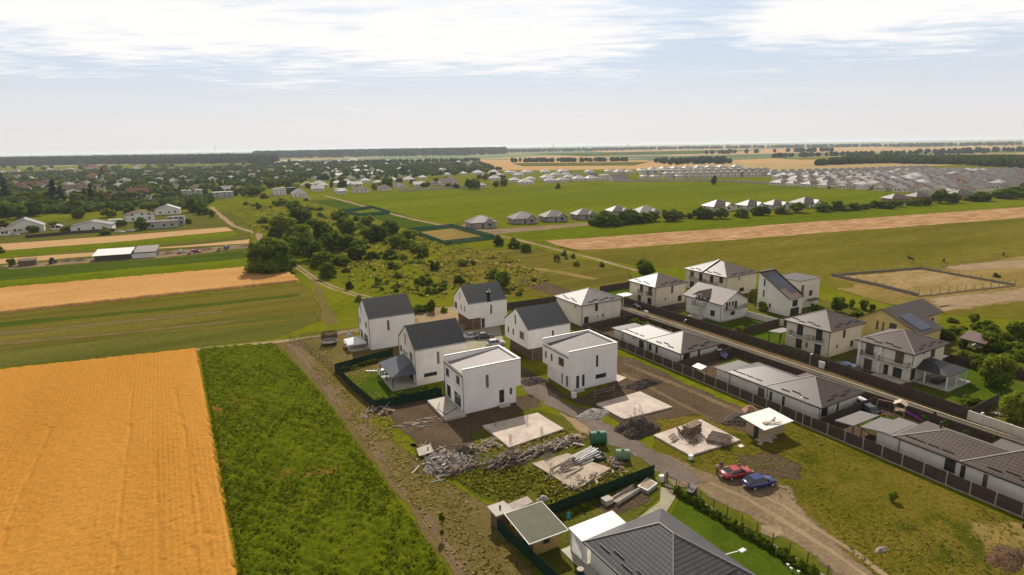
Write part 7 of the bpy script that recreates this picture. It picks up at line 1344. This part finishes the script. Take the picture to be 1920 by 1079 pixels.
# ------------------------------------------------------------------ cars
def loft(secs, mb, m=0, cap=True):
    n = len(secs[0]); vs = [p for s in secs for p in s]; fs = []
    for i in range(len(secs)-1):
        for j in range(n): fs.append((i*n+j, i*n+(j+1) % n, (i+1)*n+(j+1) % n, (i+1)*n+j))
    if cap: fs += [tuple(reversed(range(n))), tuple((len(secs)-1)*n+j for j in range(n))]
    mb.tris(vs, fs, m, True)
def car(x, y, rz, label, paint, style='coupe', group=None, L=4.35, Wd=1.72):
    e = empty('parked_car', (x, y, 0), rz, label, 'car', group); h = L/2; w = Wd/2
    st = {'coupe': ([(-h, .50, .78), (-h+.25, .34, .90), (-1.35, .24, .93), (-.2, .22, .88), (.85, .22, .86), (1.7, .24, .80), (h-.15, .34, .70), (h, .46, .60)], [(-1.75, .92), (-.85, 1.27), (.15, 1.29), (1.05, .87)]),
          'hatch': ([(-h, .46, .88), (-h+.2, .32, .96), (-1.3, .24, .97), (-.2, .22, .94), (.85, .22, .93), (1.6, .24, .88), (h-.15, .34, .76), (h, .46, .64)], [(-h+.2, .97), (-1.25, 1.40), (.15, 1.42), (1.05, .93)])}[style]
    secs = []
    for x_, lo, hi in st[0]:
        k = 1-.16*max(0, abs(x_)/h-.55)/.45; ww = w*k
        secs.append([(x_, -ww*.92, lo), (x_, -ww, lo+.14), (x_, -ww, (lo+hi)/2+.02), (x_, -ww*.95, hi-.06), (x_, -ww*.8, hi), (x_, ww*.8, hi), (x_, ww*.95, hi-.06), (x_, ww, (lo+hi)/2+.02), (x_, ww, lo+.14), (x_, ww*.92, lo)])
    mb = MB(); loft(secs, mb); body = mb.build('body', paint, e)
    c = st[1]; z0 = [q[1] for q in c]
    mb = MB(); cs = []
    for (x_, z), k in zip(c, (.86, .70, .70, .86)): cs.append([(x_, -w*k, z), (x_, w*k, z)])
    zb = .86; base = [(c[0][0], zb), (c[0][0]+.35, zb), (c[3][0]-.3, zb), (c[3][0], zb)]
    lb = lambda i: [(base[i][0], -w*.93, base[i][1]), (base[i][0], w*.93, base[i][1])]
    B = [lb(i) for i in range(4)]; T_ = cs
    mb.face([B[0][0], B[1][0], B[2][0], B[3][0], T_[2][0], T_[1][0]][0:6]); mb.face([B[3][1], B[2][1], B[1][1], B[0][1], T_[1][1], T_[2][1]])
    mb.face([B[0][1], B[0][0], T_[1][0], T_[1][1]]); mb.face([B[3][0], B[3][1], T_[2][1], T_[2][0]])
    mb.build('window', M_glass, e)
    rb = MB(); a, b = c[1], c[2]; rb.slab([(a[0]-.04, -w*.71, a[1]+.02), (b[0]+.04, -w*.71, b[1]+.02), (b[0]+.04, w*.71, b[1]+.02), (a[0]-.04, w*.71, a[1]+.02)], .05); rb.build('car_roof', paint, e)
    for s in (-1, 1):
        for (p, q) in (((c[0][0]+.02, s*w*.93, zb), (a[0], s*w*.70, a[1])), ((c[3][0]-.02, s*w*.93, zb), (b[0], s*w*.70, b[1])), ((-.25, s*w*.93, zb), (-.25, s*w*.70, (a[1]+b[1])/2))): MB().beam(p, q, .07, .07).build('pillar', paint, e)
        for x_ in (-h+.85, h-.82):
            wh = MB(); wh.tube((x_, s*(w-.2), .31), (x_, s*(w+.015), .31), .31, n=18); o = wh.build('wheel', W6, e)
            rm = MB(); rm.tube((x_, s*(w+.012), .31), (x_, s*(w+.03), .31), .19, n=12); rm.build('rim', M_steel, o)
        MB().box(-h-.02, -h+.10, s*w*.45, s*w*.80, .60, .76).build('taillight', mat('tail lamp red', (0.35, 0.02, 0.02), None, .3), e)
        MB().box(h-.16, h+.01, s*w*.45, s*w*.78, .52, .64).build('headlight', mat('head lamp', (0.6, 0.6, 0.6), None, .2), e)
        MB().box(.75, .92, s*(w-.02), s*(w+.16), .86, 1.0).build('mirror', paint, e)
    MB().box(-h-.05, -h+.02, -w*.3, w*.3, .46, .58).build('number_plate', M_white_trim, e)
    return e
def paint(name, c): 
    m = mat(name, c, None, .22, 1, 0, .6); m.node_tree.nodes['Principled BSDF'].inputs['Coat Weight'].default_value = .6; return m
P_red = paint('red car paint', (0.42, 0.030, 0.035)); P_blue = paint('blue car paint', (0.012, 0.022, 0.13)); P_silver = paint('silver car paint', (0.46, 0.46, 0.47)); P_dark = paint('dark car paint', (0.02, 0.022, 0.028)); P_white = paint('white car paint', (0.70, 0.69, 0.67))
car(59.35, 45.75, R(-12), 'low red coupe parked on the dirt beside two people', P_red, 'coupe'); car(60.0, 42.75, R(-12), 'dark blue hatchback parked in front of the red coupe', P_blue, 'hatch')
for px, py, rz, lab, p, st in ((886, 634, -10, 'silver saloon parked before the farthest white house', P_silver, 'coupe'), (908, 634, -14, 'dark car parked between two silver cars', P_dark, 'coupe'), (929, 648, -8, 'silver white hatchback parked nearest the slatted timber house', P_silver, 'hatch'), (1624, 773, 70, 'black car in the bungalow yard, its bonnet catching the sun', P_dark, 'hatch'), (1607, 760, 75, 'white car half hidden behind the middle bungalow', P_white, 'hatch'), (1583, 692, 60, 'blue car behind the street fence beside the brown roof villa', paint('steel blue car paint', (0.03, 0.09, 0.20)), 'hatch'), (1598, 697, 60, 'dark car behind the street fence beside the blue one', P_dark, 'hatch'), (1347, 668, 75, 'dark car painted with its blue violet reflection beside the farthest bungalow', paint('violet reflection car paint', (0.06, 0.06, 0.22)), 'hatch'), (1196, 577, 70, 'dark car before the first street villa', P_dark, 'coupe'), (225, 437, -10, 'white car in front of the low houses beyond the wheat ribbons', P_white, 'coupe'), (245, 435, -10, 'silver car in front of the low houses beyond the wheat ribbons', P_silver, 'coupe'), (28, 442, -10, 'silver car at the leftmost low house', P_silver, 'coupe')):  # violet paint on the car by the farthest bungalow stands in for windscreen reflection
    x, y = g(px, py); car(x, y, R(rz), lab, p, st)
# scrap yard beside the barn
for px, py, lab, p in ((340, 475, 'pale wrecked car in the scrap row beside the barn', P_silver), (425, 467, 'grey wrecked car at the right end of the scrap row', P_dark), (367, 474, 'reddish wrecked car in the middle of the scrap row', P_red)):
    x, y = g(px, py); car(x, y, R(rnd.uniform(0, 180)), lab, p, 'hatch')
for k, (px, py, w_, c_) in enumerate(((315, 476, 2.2, W3), (368, 468, 2.6, W3), (388, 469, 2.0, M_rust), (458, 463, 2.2, W3), (128, 490, 1.8, W1), (150, 489, 1.8, W2), (355, 477, 1.2, W4), (412, 471, 1.2, W1), (60, 496, 1.6, W3))):
    scrap('scrap_heap', px, py, 34, w_, 1.2, 1.3, (.6, 2.0), [c_, W3, W1], 'dark heap of scrap in the row beside the barn', 'scrap', spread=.5)
tr = empty('tractor', (*g(100, 494), 0), R(80), 'old red tractor left of the barn', 'tractor')
MB().box(-.4, 1.4, -.35, .35, .7, 1.4).build('bonnet', P_red, tr); MB().box(-1.2, -.3, -.6, .6, .8, 2.4).build('cab', M_glass, tr); MB().box(-1.3, -.2, -.7, .7, 2.4, 2.5).build('cab_roof', P_red, tr)
for x, r_ in ((-.8, .8), (1.1, .5)):
    for s in (-1, 1): MB().tube((x, s*.6, r_), (x, s*.95, r_), r_, n=14).build('wheel', W6, tr)
hx = House('hut', 'small dark hut with a flag pole left of the tractor', 'hut', *g(35, 500), 0); hx.walls(5.5, 3, 2, [], [], mat('rusty boards', (0.16, .10, .07), None, .9)); hx.part('roof', MB().slab([(-.3, -.3, 2.0), (5.8, -.3, 2.0), (5.8, 3.3, 2.5), (-.3, 3.3, 2.5)], .08), M_rust); hx.part('flag_pole', MB().tube((3, 3.2, 0), (3, 3.2, 4.5), .06), W3)
# ------------------------------------------------------------------ people and horses
def skinned(name, verts, edges, radii, m, parent=None, root=0, sub=2):
    me = bpy.data.meshes.new(name); me.from_pydata(verts, edges, []); me.materials.append(m); o = bpy.data.objects.new(name, me); C.objects.link(o); o.parent = parent
    sk = o.modifiers.new('skin', 'SKIN'); sk.use_smooth_shade = True
    if not me.skin_vertices: me.skin_vertices.new(name='skin')
    for i, r_ in enumerate(radii): me.skin_vertices[0].data[i].radius = (r_, r_) if not isinstance(r_, tuple) else r_; me.skin_vertices[0].data[i].use_root = (i == root)
    s = o.modifiers.new('sub', 'SUBSURF'); s.levels = sub; s.render_levels = sub; return o
SKIN = mat('skin', (0.42, 0.24, 0.16), None, .6)
def person(x, y, rz, label, top, legs, hair=(0.02, 0.015, 0.012), short=False, hgt=1.75):
    e = empty('person', (x, y, 0), rz, label, 'person'); k = hgt/1.75
    V = [(0, 0, .95), (0, 0, 1.15), (0, .01, 1.38), (0, .01, 1.50), (0, .03, 1.60), (0, .03, 1.70),
         (.10, 0, .90), (.11, .02, .50), (.12, -.02, .08), (.13, .12, .03), (-.10, 0, .90), (-.12, -.02, .50), (-.14, -.06, .08), (-.15, .08, .03),
         (.19, 0, 1.42), (.26, -.02, 1.16), (.24, .12, .96), (-.19, 0, 1.42), (-.26, -.02, 1.16), (-.22, .14, .98), (.23, .17, .89), (-.21, .19, .91)]
    V = [(a*k, b*k, c*k) for a, b, c in V]
    Ed = [(0, 1), (1, 2), (2, 3), (3, 4), (4, 5), (0, 6), (6, 7), (7, 8), (8, 9), (0, 10), (10, 11), (11, 12), (12, 13), (2, 14), (14, 15), (15, 16), (16, 20), (2, 17), (17, 18), (18, 19), (19, 21)]
    rr = [(.155, .11), (.145, .10), (.165, .105), .055, .085, .075, .09, .06, .042, .035, .09, .06, .042, .035, .062, .043, .032, .062, .043, .032, .030, .030]
    skinned('body', V, Ed, rr, SKIN, e)
    q = lambda i, s=1.0: tuple(c*s for c in V[i])
    skinned('shirt', [q(0), q(1), q(2), (0, .01*k, 1.46*k), q(14), q(17), (.235*k, -.012*k, 1.25*k), (-.235*k, -.012*k, 1.25*k)], [(0, 1), (1, 2), (2, 3), (2, 4), (2, 5), (4, 6), (5, 7)], [(.172, .125), (.16, .115), (.18, .12), .07, .075, .075, .058, .058], top, e)
    lo = .52 if short else .10
    skinned('trousers', [(0, 0, .98*k), q(6), (.11*k, .02*k, .5*k), (.12*k, -.02*k, lo*k), q(10), (-.12*k, -.02*k, .5*k), (-.14*k, -.05*k, lo*k)], [(0, 1), (1, 2), (2, 3), (0, 4), (4, 5), (5, 6)], [(.165, .12), .102, .074, .06, .102, .074, .06], legs, e)
    skinned('hair', [(0, .0, 1.69*k), (0, .02*k, 1.745*k)], [(0, 1)], [.088, .07], mat('dark hair', hair, None, .7), e)
    for s in (-1, 1): MB().box(s*.13-.045, s*.13+.045, -.10, .17, 0, .09).build('shoe', W6, e)
    return e
x, y = g(1344, 890); person(x, y, R(200), 'person in a pale shirt and dark trousers standing behind the red coupe', mat('pale shirt', (0.62, 0.60, 0.62), None, .9), mat('dark trousers', (0.02, 0.02, 0.024), None, .9))
x, y = g(1352, 886.5); person(x, y, R(150), 'person in a dark blue top standing between the first person and the red coupe', mat('navy top', (0.05, 0.06, 0.12), None, .9), mat('grey shorts', (0.16, 0.15, 0.15), None, .9), short=True)
HC = mat('dark bay coat', (0.030, 0.018, 0.012), (0.018, 0.011, 0.008), .7)
def horse(x, y, rz, label, graze=True):
    e = empty('horse', (x, y, 0), rz, label, 'horse', None)
    hd = [(.95, 0, 1.18), (1.25, 0, .72), (1.40, 0, .36), (1.55, 0, .12)] if graze else [(.95, 0, 1.55), (1.2, 0, 1.95), (1.42, 0, 1.85), (1.62, 0, 1.62)]
    V = [(-.65, 0, 1.28), (0, 0, 1.20), (.62, 0, 1.25)]+hd+[(-.62, .20, 1.05), (-.52, .20, .78), (-.78, .20, .52), (-.72, .20, .08), (-.62, -.20, 1.05), (-.45, -.20, .78), (-.70, -.20, .52), (-.62, -.20, .08), (.60, .19, .98), (.62, .19, .55), (.60, .19, .08), (.60, -.19, .98), (.72, -.19, .55), (.74, -.19, .08), (-.98, 0, 1.25), (-1.06, 0, .75)]
    Ed = [(0, 1), (1, 2), (2, 3), (3, 4), (4, 5), (5, 6), (0, 7), (7, 8), (8, 9), (9, 10), (0, 11), (11, 12), (12, 13), (13, 14), (2, 15), (15, 16), (16, 17), (2, 18), (18, 19), (19, 20), (0, 21), (21, 22)]
    rr = [(.30, .34), (.31, .33), (.27, .34), .17, .12, .11, .07, .17, .13, .065, .05, .17, .13, .065, .05, .12, .065, .05, .12, .065, .05, .05, .07]
    skinned('body', V, Ed, rr, HC, e, 1)
    mb = MB(); a, b = Vector(hd[0]), Vector(hd[1]); mb.beam(Vector((.7, 0, 1.5)), b+Vector((.02, 0, .14)), .06, .14); mb.build('mane', W6, e); return e
for px, py, rz, lab, gz in ((1707.5, 491, 100, 'dark horse seen end on, nearest the paddock corner', False), (1769, 492.5, 20, 'dark grazing horse in the middle of the three, right of the paddock', True), (1881, 480, 200, 'dark grazing horse farthest right on the dry pasture', True)):
    horse(*g(px, py), R(rz), lab, gz)
tag(heap('dung_heap', 1770, 501, 2.2, .9, .3, dk, 'dark low soil patch before the middle horse', 'soil', 15, 10), None)
# ------------------------------------------------------------------ garden things
tp = empty('trampoline', (*g(618.5, 645), 0), 0, 'trampoline with a dark safety net beside the leftmost gable house', 'trampoline')
n = 16; rr_ = 1.75
mb = MB(); mb.tube((0, 0, .78), (0, 0, .82), rr_-.25, n=24); mb.build('mat', W6, tp)
mb = MB()
for k in range(24): a, b = 2*PI*k/24, 2*PI*(k+1)/24; mb.face([(math.cos(a)*(rr_-.28), math.sin(a)*(rr_-.28), .84), (math.cos(a)*rr_, math.sin(a)*rr_, .84), (math.cos(b)*rr_, math.sin(b)*rr_, .84), (math.cos(b)*(rr_-.28), math.sin(b)*(rr_-.28), .84)]); mb.face([(math.cos(a)*rr_, math.sin(a)*rr_, .6), (math.cos(b)*rr_, math.sin(b)*rr_, .6), (math.cos(b)*rr_, math.sin(b)*rr_, .84), (math.cos(a)*rr_, math.sin(a)*rr_, .84)])
mb.build('edge_pad', W4, tp)
mb = MB()
for k in range(24): a, b = 2*PI*k/24, 2*PI*(k+1)/24; mb.face([(math.cos(a)*rr_*.95, math.sin(a)*rr_*.95, .85), (math.cos(b)*rr_*.95, math.sin(b)*rr_*.95, .85), (math.cos(b)*rr_*.95, math.sin(b)*rr_*.95, 2.6), (math.cos(a)*rr_*.95, math.sin(a)*rr_*.95, 2.6)])
mb.build('safety_net', mat('black net', (0.02, 0.02, 0.02), None, .8, 1, 0, .2, 0, .55), tp)
for k in range(6): a = k*PI/3; MB().tube((math.cos(a)*rr_, math.sin(a)*rr_, 0), (math.cos(a)*rr_, math.sin(a)*rr_, 2.65), .04, n=6).build('pole', M_iron, tp)
gz = empty('canopy_tent', (32.0, 124.0, 0), R(-3), 'white pyramid canopy over the lawn of the leftmost gable house', 'canopy'); s = 2.1
mb = MB(); A = [(-s, -s-.4, 1.5), (s-.3, -s-.4, 1.5), (s-.3, s, 1.5), (-s, s, 1.5)]
for k in range(4): mb.face([A[k], A[(k+1) % 4], (0, 0, 2.35)])
mb.build('canvas', mat('white canvas', (0.74, 0.73, 0.73), None, .7), gz)
mb = MB()
for k in range(4): a, b = A[k], A[(k+1) % 4]; mb.face([(a[0], a[1], 1.2), (b[0], b[1], 1.2), (b[0], b[1], 1.5), (a[0], a[1], 1.5)])
mb.build('valance', MATS['white canvas'], gz)
for a in A: MB().box(a[0]-.04, a[0]+.04, a[1]-.04, a[1]+.04, 0, 1.5).build('pole', M_white_trim, gz)
heap('float_toy', 654, 641, .6, .4, .2, mat('blue plastic', (0.02, 0.16, 0.36), None, .4), 'blue toy lying on the white canopy', 'toy', 21, 8).location.z = 1.75
pt = empty('patio_table', (*g(722, 702), .35), 0, 'white garden table under the grey lawn canopy', 'table'); MB().box(-.8, .8, -.5, .5, .70, .75).build('table_top', M_white_trim, pt)
for a, b in ((-.7, -.4), (.7, -.4), (.7, .4), (-.7, .4)): MB().box(a-.03, a+.03, b-.03, b+.03, 0, .7).build('leg', M_white_trim, pt)
for k in range(4):
    c = empty('patio_chair', (g(722, 702)[0]+(-1.2, 1.2, 0, .4)[k], g(722, 702)[1]+(0, .1, .95, -.95)[k], .35), k*1.5, 'pale garden chair at the white table under the grey canopy', 'chair', 'garden chairs under the grey canopy')
    MB().box(-.25, .25, -.25, .25, .42, .46).build('seat', M_white_trim, c); MB().box(-.25, .25, .22, .26, .46, .95).build('backrest', M_white_trim, c)
    for a, b in ((-.22, -.22), (.22, -.22), (.22, .22), (-.22, .22)): MB().box(a-.02, a+.02, b-.02, b+.02, 0, .42).build('leg', M_white_trim, c)
sd = empty('sand_pit', (*g(658, 690), 0), R(-5), 'wooden framed play pit with a dark tyre in the lawn corner', 'sand pit'); MB().box(-1.5, 1.5, -1.2, 1.2, 0, .12).build('sand', M_grey_wall, sd)
for b in ((-1.6, 1.6, -1.3, -1.18), (-1.6, 1.6, 1.18, 1.3), (-1.6, -1.48, -1.18, 1.18), (1.48, 1.6, -1.18, 1.18)): MB().box(*b, 0, .3).build('edge_board', M_wood, sd)
mb = MB()
for j in range(16): a, b = j*PI/8, (j+1)*PI/8; mb.tube((math.cos(a)*.5, math.sin(a)*.5, .25), (math.cos(b)*.5, math.sin(b)*.5, .25), .14, n=6, cap=False)
mb.build('tyre', W6, sd)
for k in range(7):
    x, y = g(688+k*4.5, 697.5); tag(MB().tube((0, 0, .0), (0, 0, .27), .22, n=8).build('stepping_stone', M_white_trim, None, (x, y, 0)), 'pale round stone in the curved row on the canopy house lawn', 'stone', 'stones across the lawn')
sl_ = empty('playground_slide', (*g(1685, 784), 0), R(-70), 'wooden play frame with a purple slide in the dark street garden', 'slide'); pur = mat('purple plastic', (0.23, 0.035, 0.26), None, .4)
for x, y in ((-.6, -.6), (.6, -.6), (.6, .6), (-.6, .6)): MB().box(x-.06, x+.06, y-.06, y+.06, 0, 2.5).build('post', W2, sl_)
MB().box(-.7, .7, -.7, .7, 1.3, 1.38).build('platform', W2, sl_); MB().slab([(-.9, -.8, 2.4), (0, -.8, 2.9), (0, .8, 2.9), (-.9, .8, 2.4)], .05).slab([(0, -.8, 2.9), (.9, -.8, 2.4), (.9, .8, 2.4), (0, .8, 2.9)], .05).build('play_roof', mat('pale play roof', (0.52, .40, .30), None, .8), sl_)
MB().beam((.7, 0, 1.35), (3.4, 0, .2), .5, .06).beam((.7, -.27, 1.45), (3.4, -.27, .3), .05, .2).beam((.7, .27, 1.45), (3.4, .27, .3), .05, .2).build('slide_chute', pur, sl_)
MB().beam((-.6, 0, 2.3), (-3.0, 0, 2.3), .1, .1).beam((-3.0, 0, 2.3), (-3.2, .8, 0), .09, .09).beam((-3.0, 0, 2.3), (-3.2, -.8, 0), .09, .09).build('swing_beam', W2, sl_)
for x in (-1.4, -2.3): MB().beam((x, -.2, 2.3), (x, -.2, .5), .02, .02).beam((x, .2, 2.3), (x, .2, .5), .02, .02).box(x-.12, x+.12, -.25, .25, .46, .5).build('swing', pur, sl_)
def lamp(px, py, h, lab, out=(-1.0, 0), z=0, m=M_steel):
    x, y = g(px, py); e = empty('street_lamp', (x, y, 0), 0, lab, 'lamp', None); MB().tube((0, 0, 0), (0, 0, h), .06, .045, 8).build('pole', m, e); MB().tube((0, 0, h), (out[0], out[1], h+.15), .035, .03, 6).build('arm', m, e)
    MB().box(out[0]-.35, out[0]+.1, out[1]-.12, out[1]+.12, h+.10, h+.2).build('lamp_head', M_white_trim, e)
lamp(1281, 628, 3.2, 'slim street lamp by the fence in front of the dormer villa', (.9, .2)); lamp(1517, 692, 2.6, 'slim street lamp by the fence near the white electric box', (.9, .3)); lamp(1838, 815, 3.4, 'slim yellowish street lamp at the street end', (-.5, 0)); lamp(1504, 800, 4.6, 'tall lamp on the brown fence near the middle bungalow', (-.4, .3))
for px, py, lab in ((1542, 690, 'white electric box on the street fence between the two brown roof villas'), (1213, 592, 'white electric box on the street fence before the first villa')):
    x, y = g(px, py); tag(MB().box(-.12, .12, -.6, .6, .5, 1.3).box(-.1, .1, -.5, .5, 0, .5).build('electric_box', M_white_trim, None, (x-.3, y, 0)), lab, 'box')
at_ = empty('awning', (80.9, 71.8, 0), 0, 'small pale polycarbonate awning over the door of the middle bungalow yard', 'awning'); MB().slab([(-1.0, -1.1, 2.15), (.5, -1.1, 2.5), (.5, 1.1, 2.5), (-1.0, 1.1, 2.15)], .04).build('awning_sheet', M_white_trim, at_)
for y in (-1, 1): MB().beam((.45, y, 1.2), (.45, y, 2.45), .06, .06).beam((.45, y, 1.7), (-.9, y, 2.12), .05, .05).build('bracket', M_iron, at_)
dh = House('garden_box', 'grey flat roofed store between the two brown roof villas', 'store', 117.5, 60.5, 0); dh.walls(2.8, 2.4, 2.0, [], [], M_grey_wall); dh.solid('roof', (-.2, 3.0, -.2, 2.6, 2.0, 2.12), M_trim)
pgx, pgy = g(1828, 655); pr_ = empty('pergola', (pgx, pgy, 0), R(10), 'brown timber pergola in the overgrown garden', 'pergola')
for x in (-3, 0, 3):
    for y in (-1.6, 1.6): MB().box(x-.09, x+.09, y-.09, y+.09, 0, 2.4).build('post', M_soffit, pr_)
MB().slab([(-3.6, -2.2, 2.4), (3.6, -2.2, 2.4), (3.6, 2.2, 2.75), (-3.6, 2.2, 2.75)], .1).build('roof', T_redbrown, pr_); MB().box(-1.6, 1.6, -.6, .6, .7, .78).build('table', M_concrete, pr_)
mb = House('garden_shed', 'low red brown roofed lean-to beside the last villa', 'shed', 121.6, 52.0, 0); mb.walls(4.5, 5, 1.5, [], [], M_soffit); mb.part('roof', MB().slab([(-.3, -.3, 1.5), (4.8, -.3, 1.5), (4.8, 5.3, 1.9), (-.3, 5.3, 1.9)], .1), T_redbrown)
scrap('rubble_yard', 1880, 775, 60, 3.0, 1.5, .5, (.4, 1.2), [M_concrete, W2, W1], 'stacked stones and boards at the street end yard', 'rubble', spread=.5)
# yard of the near house
wb = empty('wheelbarrow_tub', (*g(1213, 916), 0), R(20), 'pale tub filled with sand by the mesh fence', 'tub'); mb = MB(); mb.slab([(-1.2, -.7, .55), (1.1, -.9, .55), (1.3, .7, .65), (-1.0, .8, .55)], .5); mb.build('tub', M_steel, wb); MB().slab([(-1.0, -.55, .58), (.95, -.7, .58), (1.1, .55, .66), (-.85, .62, .58)], .02).build('sand', M_wood, wb)
tl = empty('timber_trough', (*g(1172, 932), 0), R(12), 'long grey timber trough with boards by the mesh fence', 'trough')
for y in (-.5, .5): MB().box(-2.2, 2.2, y-.06, y+.06, 0, .55).build('side_board', M_grey_wall, tl)
MB().box(-2.1, 2.1, -.43, .43, .2, .3).build('boards', M_wood, tl); tag(MB().box(-.6, .6, -.5, .5, 0, .7).build('crate', M_grey_wall, None, (*g(1138, 944), 0)), 'grey box at the left end of the timber trough', 'crate')
bl = empty('water_barrel', (*g(1088, 1083), 0), 0, 'blue barrel with a white lid at the wall of the graphite roofed house', 'barrel'); MB().tube((0, 0, 0), (0, 0, .95), .34, n=16).build('barrel', mat('blue barrel plastic', (0.012, 0.035, 0.12), None, .4), bl); MB().tube((0, 0, .95), (0, 0, 1.0), .36, n=16).build('lid', W4, bl)
tag(heap('plastic_bag', 1065, 970, .35, .3, .7, mat('turquoise plastic', (0.03, 0.36, 0.42), None, .5), 'turquoise plastic bag in the shade of the mesh fence', 'bag', 22, 8), None)
for px, py in ((1477, 1064), (1483, 1071), (1497, 1077)):
    tag(MB().tube((0, 0, 0), (0, 0, .35), .05, n=6).tube((0, 0, .35), (0, 0, .42), .16, .05, 10).build('garden_light', M_white_trim, None, (*g(px, py), 0)), 'small white garden light at the end of the near hedge', 'lamp', 'garden lights by the near hedge')
gt = empty('gate', (*g(1250, 910), 0), R(-88), 'open wire gate between the mesh fence and the near hedge', 'gate'); MB().box(-.06, .06, -.06, .06, 0, 1.9).build('gate_post', M_iron, gt); MB().beam((0, 0, 1.5), (4.0, 0, 1.5), .05, .05).beam((0, 0, .2), (4.0, 0, .2), .05, .05).beam((4, 0, 0), (4, 0, 1.6), .06, .06).beam((2, 0, .2), (2, 0, 1.5), .04, .04).build('gate_frame', M_iron, gt)
tag(MB().box(-.28, .28, -.22, .22, 0, .8).box(-.32, .32, -.26, .26, .8, .86).build('meter_box', M_white_trim, None, (*g(1240, 903), 0)), 'white meter box at the gate post of the near house', 'box')
bn_ = empty('waste_bin', (*g(1297, 931), 0), 0.4, 'dark wheeled bins at the head of the near hedge', 'bin'); MB().box(-.9, -.1, -.35, .35, .1, 1.0).box(.1, .9, -.35, .35, .1, 1.0).build('bin_body', W6, bn_); MB().box(-.95, -.05, -.4, .4, 1.0, 1.08).box(.05, .95, -.4, .4, 1.0, 1.08).build('bin_lid', M_trim, bn_)
tag(heap('white_tank', 574, 374, 4, 2, 2.2, W4, 'white storage tank beside the pale hip house', 'tank', 31, 14), None)
# ------------------------------------------------------------------ the summer haze over the plain
hzm = bpy.data.materials.new('summer haze'); hzm.use_nodes = True; t = hzm.node_tree; t.nodes.clear()
pv = N(t, 'ShaderNodeVolumePrincipled'); pv.inputs['Color'].default_value = (0.80, 0.88, 1.0, 1); pv.inputs['Density'].default_value = HAZE; pv.inputs['Anisotropy'].default_value = 0.2
t.links.new(pv.outputs[0], N(t, 'ShaderNodeOutputMaterial').inputs['Volume'])
mb = MB(); mb.box(-G0-500, G0+500, -2500, G0+500, -1.0, 62.0); hz = mb.build('haze', hzm); hz['kind'] = 'stuff'
